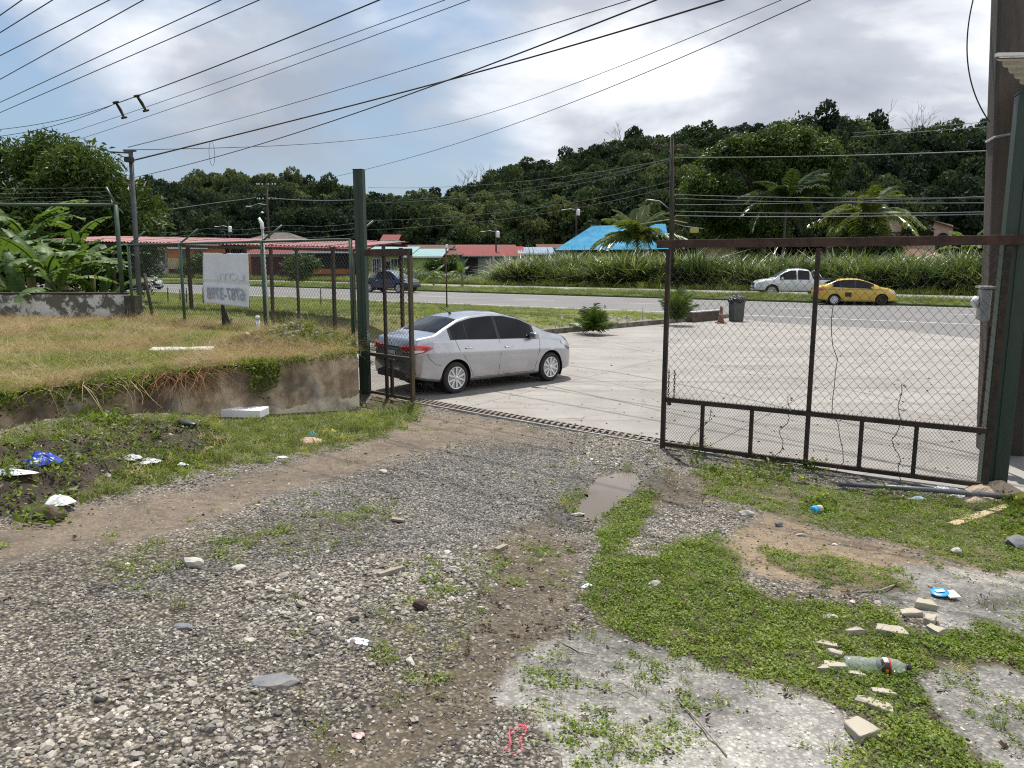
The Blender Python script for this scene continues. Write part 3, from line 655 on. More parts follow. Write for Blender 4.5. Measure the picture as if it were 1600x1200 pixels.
def blob_points(blobs, n, shell=.45):
    # every limb carries a handful of separate leafy clumps, so that gaps show between them
    sub_ = []; r = np.random.default_rng(int(abs(blobs[0][0][2])*100)+len(blobs))
    for c, rad in blobs:
        for _ in range(9):
            d = r.normal(size=3); d /= np.linalg.norm(d); d[2] = d[2]*.85+.12; f = .35+.2*r.random(); sub_.append((np.array(c)+d*np.array(rad)*(.62+.25*r.random()), np.array(rad)*f))
    blobs = sub_; shell = .6
    vols = np.array([b[1][0]*b[1][1]*b[1][2] for b in blobs])**.75; pk = rng.choice(len(blobs), n, p=vols/vols.sum()); P = np.empty((n, 3))
    d = rng.normal(size=(n, 3)); d /= np.linalg.norm(d, axis=1)[:, None]; r = 1-shell*rng.random(n)**1.6
    for i, (c, rad) in enumerate(blobs):
        k = pk == i; P[k] = np.array(c)+d[k]*r[k, None]*np.array(rad)
    return P
def tree(name, label, base, blobs, n, clump, scale, trunk_r, trunk_mat, limbs, tint=(.2, .8), group=None, cat='tree', keep=None):
    r = empty(name, base, 0, label, cat, group); B = Vector(base)
    P = blob_points(blobs, n)
    if keep is not None: P = P[keep(P)]
    P = P[P[:, 2] > .3]
    # light and dark clumps through noise
    t = np.clip(tint[0]+(tint[1]-tint[0])*(fbm(P[:, 0]*1.0+P[:, 2]*.7, P[:, 1]+P[:, 2], 1.6, 5, 3)-.5)*2.2+.5*(tint[1]-tint[0])+rng.normal(size=len(P))*.12, 0, 1)
    scatter('crown', clump, P, rots3(len(P))*np.array([.25, .25, 1]), scale*(.7+.6*rng.random(len(P))), rng.integers(0, 5, len(P)), t, r, None)
    mb = MB()
    for pts, r0, r1 in limbs:
        k = len(pts); mb.tube(pts, [r0+(r1-r0)*i/(k-1) for i in range(k)], 8)
    mb.build('trunk', trunk_mat, r, True)
    return r
def limbs_to(blobs, h, tr, base=(0, 0, -.3), rn=None):
    rn = rn or random.Random(3); c0 = Vector(base); top = Vector((0, 0, h)); L = [([c0, (c0+top)/2+Vector((rn.uniform(-.2, .2), rn.uniform(-.2, .2), 0)), top], tr, tr*.72)]
    for c, rad in blobs:
        c = Vector(c); mid = top.lerp(c, .5)+Vector((rn.uniform(-.4, .4), rn.uniform(-.4, .4), -.1*h*.3)); L.append(([top, mid, c, c+Vector((rn.uniform(-.5, .5)*rad[0], 0, rad[2]*.5))], tr*.5, tr*.08))
        for _ in range(3): L.append(([mid, c.lerp(mid, .3)+Vector([rn.uniform(-.5, .5)*rad[i] for i in range(3)]), c+Vector([rn.uniform(-.8, .8)*rad[i] for i in range(3)])], tr*.22, tr*.05))
    return L
# big dark tree on the left
bl = [((-4.5, 0, 3.0), (3.6, 3, 2.2)), ((-1.0, 0, 4.1), (3.4, 3, 2.2)), ((1.9, -.3, 3.4), (2.5, 2.4, 2.0)), ((2.6, -.5, 2.4), (2.0, 2, 1.7)), ((.3, -1.4, 2.3), (2.8, 2, 2.0)), ((-3.0, -1.2, 1.4), (3, 2, 1.6)), ((2.2, -.8, .7), (2.0, 1.6, 1.3)), ((-6.6, 0, 2.2), (2.6, 2.4, 2.8)), ((-9, 0, 3.2), (3, 3, 3))]
tree('mango_tree', 'large dense dark-leaved tree behind the banana plants at the left edge', (-19.3, 33.0, 1.2), bl, 17000, CL_BIG, .92, .45, M['bark'], limbs_to(bl[:7], 1.6, .4), (.12, .78))
# big light tree behind the tall wooden pole
bl = [((-6.2, 0, 9.5), (3.2, 3, 2.4)), ((-3.2, 0, 12.6), (3.8, 3, 2.3)), ((1.2, 0, 13.2), (3.6, 3, 2.2)), ((5.0, 0, 12.0), (3.6, 3, 2.6)), ((-4.5, -.5, 6.4), (3.0, 2.6, 2.1)), ((4.8, -.5, 8.6), (3.6, 3, 2.2)), ((0, -.6, 9.4), (3.4, 3, 2.4)), ((0, -.6, 5.6), (3.6, 2.6, 2.0)), ((6.8, 0, 10.6), (2.4, 2.4, 2.2))]
tree('broad_tree', 'tall broad light-green tree standing behind the wooden utility pole', (29.0, 90.0, 0), [((c[0]*.93, c[1], c[2]*1.14), (a[0]*.95, a[1], a[2])) for c, a in bl], 11000, CL_TREE, 1.0, .5, M['bark'], limbs_to([((c[0]*.93, c[1], c[2]*1.14), a) for c, a in bl[:7]], 5.5, .5), (.15, .95))
bl = [((0, 0, 4.2), (2.0, 2, 1.6)), ((1.5, 0, 3.1), (1.8, 1.6, 1.4)), ((-1.2, 0, 2.6), (1.7, 1.6, 1.4))]
tree('bushy_tree', 'small bright leafy tree between the two tall coconut palms', (34.9, 77.5, 0), bl, 900, CL_TREE, .95, .14, M['bark'], limbs_to(bl, 1.6, .12), (.35, 1))
for i, (px, y, s, lb) in enumerate([(690, 96, 1.0, 'low round shrub in front of the lime-green house wall'), (575, 100, 1.2, 'round bush behind the gatepost beside the yellow-green house'), (885, 104, 1.1, 'small tree with a round crown standing left of the blue roof'), (300, 104, 1.2, 'round bush under the long pink roof behind the white banner fence'), (468, 90, 1.1, 'leafy bush between the orange house and the green gatepost')]):
    x = at_y(px, 400, y).x; bl = [((0, 0, 1.3*s), (1.6*s, 1.4*s, 1.1*s)), ((.8*s, 0, 2.0*s), (1.0*s, 1*s, .9*s))]
    tree('bush', lb, (x, y, 0), bl, 330, CL_TREE, .75, .09, M['bark'], limbs_to(bl, .8, .07), (.3, .8), cat='bush')
# bare trees on the skyline
def bare_tree(px, py_top, y, h, lb, tone='palebark', s=3):
    x, z = at_y(px, py_top, y).x, at_y(px, py_top, y).z; r = empty('bare_tree', (x, y, z-h), 0, lb, 'tree'); rn = random.Random(int(px)); mb = MB()
    def br(p, d, L, rad, k):
        q = p+d*L; mb.tube([p, p.lerp(q, .5)+Vector((rn.uniform(-.1, .1)*L, 0, 0)), q], [rad, rad*.8, rad*.6], 5, False)
        if k:
            for _ in range(3):
                e = (d+Vector((rn.uniform(-.8, .8), rn.uniform(-.6, .6), rn.uniform(-.15, .5)))).normalized(); br(q, e, L*rn.uniform(.5, .8), rad*.55, k-1)
    br(Vector((0, 0, 0)), Vector((0, 0, 1)), h*.45, .28, 4); mb.build('branches', M[tone], r, True)
bare_tree(735, 272, 215, 16, 'bare pale tree on the skyline in the dip of the ridge'); bare_tree(972, 216, 195, 13, 'thin bare tree on the ridge above the blue roof')
bare_tree(1448, 190, 165, 16, 'tall bare grey tree on the ridge near the right pole'); bare_tree(1337, 180, 168, 14, 'leafless wide-spreading tree at the right summit of the ridge')
# forest on the hills: one mass of crowns
def crown_variants(m, k=6):
    out = []
    for i in range(k):
        r = np.random.default_rng(90+i); V = []; F = []; nb = 5; nb = 9; C = r.normal(size=(nb, 3))*np.array([.48, .48, .26]); C[:, 2] += .1*r.random(nb)
        for j in range(2600):
            c = C[r.integers(nb)]; d = r.normal(size=3); d[2] = abs(d[2])*1.1-.35; d /= np.linalg.norm(d); p = c+d*np.array([.36, .36, .28])*(.7+.35*r.random())
            a = r.normal(size=3)*.8+d*.3; a /= np.linalg.norm(a); b = np.cross(a, d+r.normal(size=3)*.5); b /= np.linalg.norm(b)+1e-6; s = .052*(.6+.9*r.random()); q = len(V)
            V += [p-a*s, p+b*s*.6, p+a*s, p-b*s*.6]; F.append((q, q+1, q+2, q+3))
        for j in range(2):   # the dim bulk inside
            pass
        out.append(raw('forest_crown_%d' % i, V, F, m))
    return out
CR = store('forest_crowns', crown_variants(M['leaf_far']))
def forest():
    n = 7200; T = rng.uniform(-1.15, 1.25, n); Y = 97+(300-97)*rng.random(n)**1.1; X = T*Y; Z = hill_h(X, Y); k = Z > .9
    px = 800+FPX*X/Y*1.0127; d1 = np.interp(px, [0, 600, 900, 1200, 1600], [250, 240, 215, 180, 165]); k &= Y < d1*1.06
    X, Y, Z = X[k], Y[k], Z[k]; n = len(X); s = 3.2+3.4*rng.random(n)**2+.8*(fbm(X, Y, 18, 4)-.5); 
    tt = np.clip((fbm(X, Y, 22, 88, 3)-.5)*2.2+.42+rng.normal(size=n)*.28-.12*(X < -10), 0, 1)
    P = np.stack([X, Y, Z+s*.85+2.0*rng.random(n)], 1)
    scatter('hill_forest', CR, P, rots(n, .12), np.stack([s, s, s*(.85+.6*rng.random(n))], 1), rng.integers(0, 6, n), tt)
forest()
# emergent trees along the ridge, each a tree of its own
CRT = store('ridge_clumps', leafclump_variants('ridge_leaf_clump', M['leaf_far'], 5, 20, .75, 1.0, .5))
for i, (px, py, y, s, lb) in enumerate([(808, 268, 212, 6, 'dark umbrella-crowned tree rising at the foot of the right-hand ridge'), (935, 228, 200, 5, 'flat-topped dark tree poking above the ridge beside a bare tree'), (1255, 182, 168, 7, 'big dark crown on the highest part of the ridge'), (1418, 212, 165, 3.2, 'lone round-headed tree on the ridge against white cloud'), (1507, 205, 160, 5, 'ragged tree on the ridge next to the right-hand pole'), (1300, 190, 170, 5, 'dark spreading tree just right of the summit of the ridge')]):
    p = at_y(px, py, y); h = s*2.2; bl = [((0, 0, h-s*.5), (s*.9, s*.7, s*.5)), ((-s*.6, 0, h-s*.9), (s*.6, s*.6, s*.4)), ((s*.6, 0, h-s*.8), (s*.6, s*.6, s*.4))]
    tree('ridge_tree', lb, (p.x, p.y, p.z-h), bl, int(60*s), CRT, 1.0, .3, M['bark'], limbs_to(bl, h*.55, .28), (.1, .6))
# ---- palms
M['leaf_palm2'] = leafmat('yellow_green_palm_leaf', (.06, .09, .025), (.17, .21, .06), .3, .35, .5, False)  # yellower, paler frond colour than leaf_palm
def frond_mesh(L, leaf, n=26, droop=.8, seed=0, w=.05):
    r = random.Random(seed); V = []; F = []; pts = []
    for i in range(9):
        t = i/8; pts.append(Vector((L*(t-.18*droop*t*t), 0, L*(.55*t-(.55+.55*droop)*t*t))))
    mb = MB(); mb.tube(pts, [.035*(1-.8*i/8)*L/3 for i in range(9)], 4, False); V = [Vector(v) for v in mb.v]; F = list(mb.f)
    for i in range(n):
        t = .12+.86*i/n; k = t*8; a = int(k); p = pts[a].lerp(pts[min(a+1, 8)], k-a); ll = leaf*math.sin(math.pi*min(1, .18+t*.78))**.6
        for s in (-1, 1):
            d = Vector((.55+.3*r.random(), s, -.25-.45*r.random())).normalized(); q = len(V); u = Vector((1, 0, 0))*w*.5*L/3*1.6
            e = p+d*ll*.6; tip = p+d*ll+Vector((0, 0, -ll*.28)); V += [p-u, p+u, e+u, e-u, tip]; F += [(q, q+1, q+2, q+3), (q+3, q+2, q+4)]
    return V, F
def palm(name, label, base, h, L, leaf, nf, fm, tm, seed, lean=(0, 0), n=26, up=(.2, 1.9), w=.05, group=None, tint=(.2, .9), dr=.25):
    r = empty(name, base, 0, label, 'palm tree', group); rn = random.Random(seed); top = Vector((lean[0], lean[1], h))
    if h > .6: MB().tube([(0, 0, -.3), (lean[0]*.3, lean[1]*.3, h*.4), (lean[0]*.7, lean[1]*.7, h*.75), top], [.17, .13, .12, .13], 9).build('trunk', tm, r, True)
    vs = []
    for k in range(3):
        V, F = frond_mesh(L, leaf, n, dr+.3*k, seed+k, w); o = raw('frond', V, F, fm); mesh_tint(o, tint[0]+(tint[1]-tint[0])*rn.random()); vs.append(o.data); bpy.data.objects.remove(o)
    for i in range(nf):
        o = bpy.data.objects.new('frond', vs[i % 3]); link(o, r); el = rn.uniform(*up); o.location = top; o.rotation_euler = (rn.uniform(-.3, .3), .5-el*.75, i*2.4+rn.uniform(-.2, .2)); s = rn.uniform(.8, 1.1)*(1 if el < 1 else .85); o.scale = (s, s, s)
    return r
x = at_y(985, 350, 84); palm('coconut_palm', 'bushy yellow-green palm leaning over the blue roof', (x.x+.8, 84, 0), 4.6, 5.4, 1.3, 26, M['leaf_palm2'], M['palmtrunk'], 4, n=30, tint=(.5, 1), up=(.5, 2.3), w=.08)
x = at_y(1228, 320, 80); palm('coconut_palm', 'tall dark coconut palm with drooping fronds, left of the small bright tree', (x.x, 80, 0), 8.2, 5.6, 1.35, 26, M['leaf_palm'], M['palmtrunk'], 9, n=30, tint=(.3, .9), w=.08)
x = at_y(1352, 330, 78); palm('coconut_palm', 'coconut palm in front of the pink gabled house', (x.x, 78, 0), 6.6, 5.4, 1.3, 26, M['leaf_palm2'], M['palmtrunk'], 21, n=30, tint=(.2, .9), w=.08)
M['leaf_yard'] = leafmat('areca_leaf', (.04, .08, .018), (.10, .15, .035), .3, .4, .45, False)
palm('small_palm', 'knee-high bushy palm on the kerb nearest the silver sedan', (2.74, 25.9, 0), .1, 1.0, .42, 24, M['leaf_yard'], M['palmtrunk'], 31, n=20, up=(.9, 2.4), w=.07, tint=(.3, .9), dr=-.3)
palm('small_palm', 'slender young palm on the kerb seen behind the gate stile', (6.35, 29.6, 0), .1, 1.45, .5, 20, M['leaf_yard'], M['palmtrunk'], 37, n=22, up=(1.7, 2.6), w=.06, tint=(.4, 1), dr=-.4)
# ---- banana plants
def banana_leaf(L, w, seed, droop=1.0):
    r = random.Random(seed); V = []; F = []; n = 15; C = []
    for i in range(n+1):
        t = i/n; C.append(Vector((L*(.75*t+.1*t*t), 0, L*(.75*t-.62*droop*t*t))))
    off = 0.0
    rows = []
    for i in range(n+1):
        t = i/n; ww = w*math.sin(math.pi*min(1, max(0, (t-.14)/.86)*.93+.05))**.55 if t > .14 else .015; rows.append((C[i], ww))
    for i in range(n):
        (p, a), (q, b) = rows[i], rows[i+1]
        for s in (-1, 1):
            tear = r.random() < .48 and i > 3; g = r.uniform(.0, .12) if tear else 0; dr = r.uniform(.12, .38)
            k = len(V); V += [p, q, q+Vector((-g, s*b*.55, .04*b)), p+Vector((0, s*a*.55, .04*a)), q+Vector((-g*1.5, s*b, -dr*b)), p+Vector((g, s*a, -dr*a))]
            f = [(k, k+1, k+2, k+3), (k+3, k+2, k+4, k+5)]; F += f if s > 0 else [tuple(reversed(x)) for x in f]
    mb = MB(); mb.tube([c+Vector((0, 0, -.01)) for c in C], [.03*(1-.85*i/n)*L/2 for i in range(n+1)], 5, False)
    k = len(V); V += [Vector(v) for v in mb.v]; F += [tuple(i+k for i in f) for f in mb.f]; return V, F
_bl = []
for k in range(5):
    V, F = banana_leaf(2.6, .29, 60+k, .6+.22*k); o = raw('leaf', V, F, M['leaf_banana'], True); mesh_tint(o, [.1, .4, .7, .95, .55][k]); _bl.append(o.data); bpy.data.objects.remove(o)
M['bananastem'] = mat('banana_stem', (.16, .14, .06), .6, 0, .3, 6, (.09, .06, .03), 3, .6, .2)
def banana(label, base, h, s, nl, seed, upright=.0):
    r = empty('banana_plant', base, 0, label, 'banana plant'); rn = random.Random(seed); MB().tube([(0, 0, -.2), (0, 0, h*.6), (.05, 0, h)], [.15*s, .12*s, .08*s], 9).build('stem', M['bananastem'], r, True)
    for i in range(nl):
        o = bpy.data.objects.new('leaf', _bl[rn.randrange(5)]); link(o, r); o.location = (0, 0, h*rn.uniform(.86, 1)); o.rotation_euler = (rn.uniform(-.25, .25), -upright-rn.uniform(-.5, .55), i*2.4+rn.uniform(-.4, .4)); q = s*rn.uniform(.75, 1.1); o.scale = (q, q, q)
gz = .6
for i, (px, y, h, s, nl, lb) in enumerate([(70, 21.4, 1.25, .95, 9, 'banana plant with a wide fan of broad leaves just behind the white wall'),
    (-10, 22.4, 1.6, 1.0, 9, 'banana plant cut by the left edge of the photo'), (20, 24.5, 2.0, 1.05, 9, 'tall banana plant at the back left of the clump'),
    (118, 25.0, 1.7, 1.0, 8, 'banana plant at the back of the clump under the dark tree'), (150, 22.0, .55, .75, 8, 'short banana plant with torn leaves right beside the fence corner'),
    (128, 20.9, .25, .5, 5, 'small bright-green banana sucker with upright leaves'), (85, 20.7, .9, .75, 7, 'brown-stemmed banana plant leaning over the white wall'), (45, 26.0, 2.3, 1.1, 9, 'banana plant half lost in the shade at the back, left of centre'), (95, 23.4, 1.2, 1.0, 9, 'banana plant in the middle of the clump behind two others'), (30, 20.8, .5, .85, 8, 'low banana plant whose leaves hang over the wall near the left edge'), (140, 24.2, 1.3, .85, 7, 'banana plant at the right end of the clump beside the leaning pole')]):
    x = at_y(px, 400, y).x; banana(lb, (x, y, .75), h, s, nl, 70+i, .15)
x = at_y(1510, 360, 64); banana('banana plant with two long raised leaves beside the right-hand pole', (x.x+.2, 64, 0), 3.3, 1.35, 6, 91, .3)
x = at_y(722, 430, 77); banana('lone banana plant in the scrub before the grey-blue house', (x.x, 77, 0), 1.1, 1.05, 5, 97, .5)
x = at_y(700, 430, 80); banana('low banana plant beside the rusty sign post across the road', (x.x-1.5, 80, 0), .8, .8, 4, 99, .1)
# ---- tall cane grass beyond the far road
CN = store('cane_tufts', tuft_variants('cane_tuft', M['leaf_cane'], 6, 30, (.45, 1.0), .05, .30, (.5, 1.5), 4))
def cane():
    n = 8200; u = rng.uniform(-78, 60, n); nn = rng.uniform(65.0, 76, n)
    X = NX*nn+UX*u; Y = NY*nn+UY*u; px = 800+FPX*X/Y*1.0127
    h = np.interp(px, [300, 560, 640, 700, 740, 770, 800, 860, 1000, 1100, 1300, 1540, 1700], [.9, .9, 1.9, 1.1, .8, 1.7, 2.7, 3.0, 3.2, 3.0, 2.9, 3.2, 3.2])
    h = h*1.22*(.45+.6*smooth((nn-64.6)/3.0))*(.58+.8*fbm(X, Y, 2.6, 7, 3)); k = (px > 280) & (px < 1750); X, Y, h, nn = X[k], Y[k], h[k], nn[k]; n = len(X)
    t = np.clip((fbm(X, Y, 1.6, 31, 3)-.5)*1.6+.45+.28*rng.normal(size=n), 0, 1)
    scatter('cane_grass', CN, np.stack([X, Y, X*0-.05], 1), rots(n, .16), np.stack([h*.95, h*.95, h], 1), rng.integers(0, 6, n), t)
cane()
CNP = store('plume_tufts', tuft_variants('plume', mat('pale_plume', (.45, .40, .34), .9, bmp=0), 3, 5, (.8, 1.1), .10, .1, (.1, .5), 3))
def plumes():
    P = []
    for px in (765, 772, 790, 796, 812, 818, 826, 835, 862, 868): p = at_y(px+rng.uniform(-3, 3), 398+rng.uniform(-3, 3), 77+rng.uniform(-1, 1)); P.append((p.x, p.y, p.z-1.0))
    n = len(P); scatter('grass_plumes', CNP, P, rots(n, .1), np.full(n, 1.1), rng.integers(0, 3, n), rng.random(n))
plumes()
# ---- median and verge grass
GT = store('grass_tufts', tuft_variants('grass_tuft', M['leaf_grass'], 6, 22, (.5, 1.0), .035, .42, (.3, 1.3), 3))
def grass_band(name, n, n0, n1, u0, u1, h0, h1, tint=.35, zf=None, dens=None, wide=1.0):
    u = u0+(u1-u0)*rng.random(n); nn = rng.uniform(n0, n1, n); X = NX*nn+UX*u; Y = NY*nn+UY*u; Z = zf(X, Y, nn) if zf else X*0; keep = np.ones(n, bool)
    if dens is not None: keep = rng.random(n) < dens(X, Y, nn)
    X, Y, Z = X[keep], Y[keep], Z[keep]; n = len(X); s = (h0+(h1-h0)*rng.random(n))*(.6+.8*fbm(X, Y, 2.5, 17, 3))
    t = np.clip(tint+(fbm(X, Y, 3, 77, 3)-.5)*.9+rng.normal(size=n)*.15, 0, 1)
    return scatter(name, GT, np.stack([X, Y, Z-.01], 1), rots(n, .2), np.stack([s*wide, s*wide, s], 1), rng.integers(0, 6, n), t)
grass_band('median_grass', 11000, 48.3, 54.2, -110, 25, .18, .36, .30, lambda X, Y, n: .06+.12*np.sin(np.pi*np.clip((n-48.2)/6.3, 0, 1)), wide=1.7)
grass_band('verge_grass', 5000, 63.3, 67, -110, 45, .5, 1.0, .3, wide=1.0)
grass_band('bank_grass', 34000, 10.0, 33.2, -62, -6, .10, .22, .45, lambda X, Y, n: H_bank(X, Y), lambda X, Y, n: np.clip((lot_out(X, Y)-.5)/1.2, 0, 1)*(.35+.65*smooth((fbm(X, Y, 2.2, 5)-.42)*-6+1.0)), wide=1.6)
# ------------------------------------------------------------------ gate, fences, posts
GP0 = Vector((-2.74, 14.17, 0)); GP1 = Vector((5.25, 8.13, 0)); GD = (GP1-GP0).normalized()
def steel_post(p, h, w, d, label, ang):
    r = empty('gatepost', p, ang, label, 'gate post'); t = w
    MB().box((0, -d/2+.02, h/2-.1), (w, .035, h+.2)).build('face_plate', M['green'], r, bevel=.004)
    MB().box((-w/2+.02, .01, h/2-.1), (.035, d, h+.19)).build('flange', M['green'], r, bevel=.004)
    MB().box((w/2-.02, .01, h/2-.1), (.035, d, h+.19)).build('flange', M['green'], r, bevel=.004)
    MB().box((0, -d/2-.003, h/2-.1), (.012, .012, h+.18)).build('weld_seam', M['green'], r)
    MB().box((0, 0, h+.005), (w+.01, d+.01, .012)).build('cap', M['green'], r)
    return r
angG = math.atan2(GD.y, GD.x)
steel_post(GP0, 4.06, .175, .16, 'dark green steel gatepost standing at the end of the low concrete wall', -.15)
rp = steel_post(GP1, 4.12, .25, .2, 'broad dark green steel gatepost in front of the concrete utility pole', -.35)
def tube_w(mb, a, b, r=.0026, n=4): mb.tube([a, b], r, n, False)
def chain_mesh(mb, O, A, Bv, w, h, cell, r, rows=None, jit=.0):
    # wires zig-zag up the panel: two families of diagonals, crossing by one wire thickness
    N_ = A.cross(Bv).normalized(); cw, ch = cell
    def seg(x0, y0, x1, y1, off):
        tube_w(mb, O+A*x0+Bv*y0+N_*off, O+A*x1+Bv*y1+N_*off, r, 3)
    k = int((w+h*cw/ch)/cw)+1; sl = cw/ch
    for i in range(-int(h*sl/cw)-1, int(w/cw)+1):
        x0 = i*cw; ya = 0.0; xa = x0; xb = x0+h*sl; yb = h
        if xa < 0: ya = -xa/sl; xa = 0
        if xb > w: yb = (w-x0)/sl; xb = w
        if yb > ya and xa < w: seg(xa, ya, xb, yb, r*.8); seg(w-xa, ya, w-xb, yb, -r*.8)
    return mb
def leaf_gate():
    a = Vector((1.97, 9.93, 0)); b = Vector((5.12, 7.98, 0)); d = (b-a); L = d.length; d.normalize()
    r = empty('swing_gate', a, math.atan2(d.y, d.x), 'wide rusty steel gate leaf with chain link closing the right half of the entrance', 'gate')
    z0, zm, zt = .02, .66, 2.71; T = .055; X = Vector((1, 0, 0)); Z = Vector((0, 0, 1))
    MB().box((L/2, 0, zt-.045), (L+.25, .06, .10)).build('top_rail', M['rust'], r, bevel=.004)
    MB().box((T/2, 0, (z0+zt)/2-.1), (T, T, zt-z0-.02)).build('stile', M['darksteel'], r, bevel=.004)
    MB().box((L-T/2, 0, (z0+zt)/2-.1), (T, T, zt-z0-.02)).build('stile', M['darksteel'], r, bevel=.004)
    xm = 1.83; MB().box((xm, .003, (z0+zt)/2-.1), (.05, .045, zt-z0-.02)).build('stile', M['darksteel'], r, bevel=.004)
    MB().box((L/2, -.002, zm), (L-.12, .05, .06)).build('middle_rail', M['darksteel'], r, bevel=.003)
    MB().box((L/2, -.002, z0+.045), (L-.12, .05, .05)).build('bottom_rail', M['darksteel'], r, bevel=.003)
    for x in (.55, 1.17, 2.42, 2.98): MB().box((x, 0, (z0+zm)/2+.02), (.045, .04, zm-z0-.1)).build('lower_bar', M['darksteel'], r, bevel=.003)
    mb = MB(); chain_mesh(mb, Vector((.05, 0, zm+.02)), X, Z, L-.1, zt-.1-zm-.02, (.100, .118), .0021); mb.build('chain_link_mesh', M['mesh'], r)
    mb = MB(); chain_mesh(mb, Vector((.05, .01, z0+.05)), X, Z, L-.1, zm-z0-.06, (.036, .044), .0017); mb.build('fine_mesh', M['mesh'], r)
    mb = MB()   # twisted wire ends along the middle rail
    for i in range(int(L/.046)): x = .06+i*.046; mb.tube([(x, -.03, zm+.02), (x+.008, -.034, zm+.055)], .0035, 3, False)
    mb.build('wire_ends', M['mesh'], r)
    c = empty('latch_chain', a+Vector((.08, -.08, 1.08)), 0, 'rusty chain hanging in a loop from the free edge of the big gate', 'chain')
    for i in range(22):
        t = i/21; side = 1 if i < 11 else -1; k = i if i < 11 else 21-i; p = Vector((.02*side+.035*(side > 0), -.02, -.04-.036*k)); q = []
        for j in range(9): an = j/8*6.283; q.append(Vector((.011*math.cos(an) if i % 2 else 0, 0 if i % 2 else .011*math.cos(an), .024*math.sin(an)))+p)
        MB().tube(q, .0045, 5, False).build('link', M['rust'], c)
    MB().box((.0, 0, -.46), (.05, .03, .055)).build('padlock', M['darksteel'], c, bevel=.006)
leaf_gate()
def left_leaf():
    a = Vector((-2.62, 13.95, 0)); b = Vector((-1.70, 13.1, 0)); d = (b-a); L = d.length; d.normalize()
    r = empty('folded_gate', a, math.atan2(d.y, d.x), 'narrow rusty chain-link gate leaf standing open behind the silver sedan', 'gate'); z0, zm, zt = .04, .78, 2.66; X = Vector((1, 0, 0)); Z = Vector((0, 0, 1)); T = .06
    MB().box((L/2, 0, zt-.06), (L, .06, .12)).build('top_rail', M['rust'], r, bevel=.004)
    MB().box((L-T/2, 0, (z0+zt)/2), (T, T+.01, zt-z0)).build('stile', M['olive'], r, bevel=.004)
    MB().box((L*.37, .04, (z0+zt)/2), (.05, .05, zt-z0+.15)).build('stile', M['darksteel'], r, bevel=.004)
    MB().box((L/2, 0, zm), (L-.1, .05, .06)).build('middle_rail', M['olive'], r, bevel=.003); MB().box((L/2, 0, z0+.04), (L-.1, .045, .045)).build('bottom_rail', M['olive'], r, bevel=.003)
    MB().box((L*.53, 0, (z0+zm)/2), (.055, .045, zm-z0-.1)).build('lower_bar', M['darksteel'], r, bevel=.003)
    mb = MB(); chain_mesh(mb, Vector((.05, 0, zm+.02)), X, Z, L-.1, zt-.12-zm-.02, (.085, .092), .0026); mb.build('chain_link_mesh', M['mesh'], r)
    mb = MB(); chain_mesh(mb, Vector((.05, .01, z0+.05)), X, Z, L-.1, zm-z0-.06, (.040, .05), .0022); mb.build('fine_mesh', M['mesh'], r)
left_leaf()
M['galvrust'] = mat('rusted_pale_bar', (.20, .17, .145), .8, .1, .3, 9, (.10, .06, .04), 5, .6)
def drain():
    a = Vector((-1.95, 13.62, 0)); b = Vector((2.75, 9.62, 0)); d = (b-a); L = d.length; d.normalize(); r = empty('drain_grate', a, math.atan2(d.y, d.x), 'narrow slotted steel drain grate set across the gateway', 'drain grate')
    MB().box((L/2, .155, -.02), (L, .02, .07)).build('edge_bar', M['darksteel'], r); MB().box((L/2, -.155, -.02), (L, .025, .08)).build('edge_bar', M['galv'], r)
    MB().box((L/2, 0, -.10), (L, .28, .02)).build('channel_floor', M['dark_under'], r)
    me = MB().box((0, 0, 0), (.04, .28, .03), (0, 0, .35)).build('bar', M['galvrust'], r); me.location = (.05, 0, .012)
    for i in range(1, int(L/.115)): o = me.copy(); link(o, r); o.location = (.05+i*.115, 0, .012)
drain()
def fence(P, label, zb, zt, mesh_cell, arm=True, arm_dir=1, wires=3, rail=M['greenpipe'], name='chain_link_fence', meshon=True, pr=.035, base_z=None, arms=None, skip_mesh=None):
    r = empty(name, P[0], 0, label, 'fence'); W0 = P[0]
    for i, p in enumerate(P):
        p = Vector(p); MB().tube([p+Vector((0, 0, zb-.3)), p+Vector((0, 0, zt))], pr, 10).build('post', M['greenpipe'], r, True, True)
        if arm: MB().tube([p+Vector((0, 0, zt)), p+Vector(arm_dir)+Vector((0, 0, zt))], pr*.55, 8).build('arm', M['greenpipe'], r, True, True)
    MB().tube([Vector(P[0])+Vector((0, 0, zt)), Vector(P[-1])+Vector((0, 0, zt))], pr*.72, 8).build('top_rail', rail, r, True, True)
    a, b = Vector(P[0]), Vector(P[-1]); d = b-a; L = d.length; d.normalize()
    if meshon:
        mb = MB(); chain_mesh(mb, a+Vector((0, 0, zb)), d, Vector((0, 0, 1)), L, zt-zb-.02, mesh_cell, .0026); mb.build('chain_link_mesh', M['meshgreen'], r, False, True)
    for k in range(wires):
        f = (k+1)/wires; mb = MB(); n = 60; rn = random.Random(k); pts = []
        for i in range(n+1):
            t = i/n; q = a.lerp(b, t)+(Vector(arm_dir)+Vector((0, 0, 0)))*f+Vector((0, 0, zt-.05*abs(math.sin(t*math.pi*(len(P)-1)))+rn.uniform(-.008, .008))); pts.append(q)
            if i % 3 == 0: mb.tube([q+Vector((-.012, 0, .014)), q+Vector((.012, 0, -.014))], .002, 3, False); mb.tube([q+Vector((.01, 0, .014)), q+Vector((-.01, .01, -.014))], .002, 3, False)
        mb.tube(pts, .0026, 4, False); mb.build('barbed_wire', M['galv'], r, False, True)
    return r
F0 = Vector((-2.95, 14.25, 0)); F1 = Vector((-9.45, 19.2, 0))
fp = [F0.lerp(F1, t) for t in (0.0, .335, .70, 1.0)]
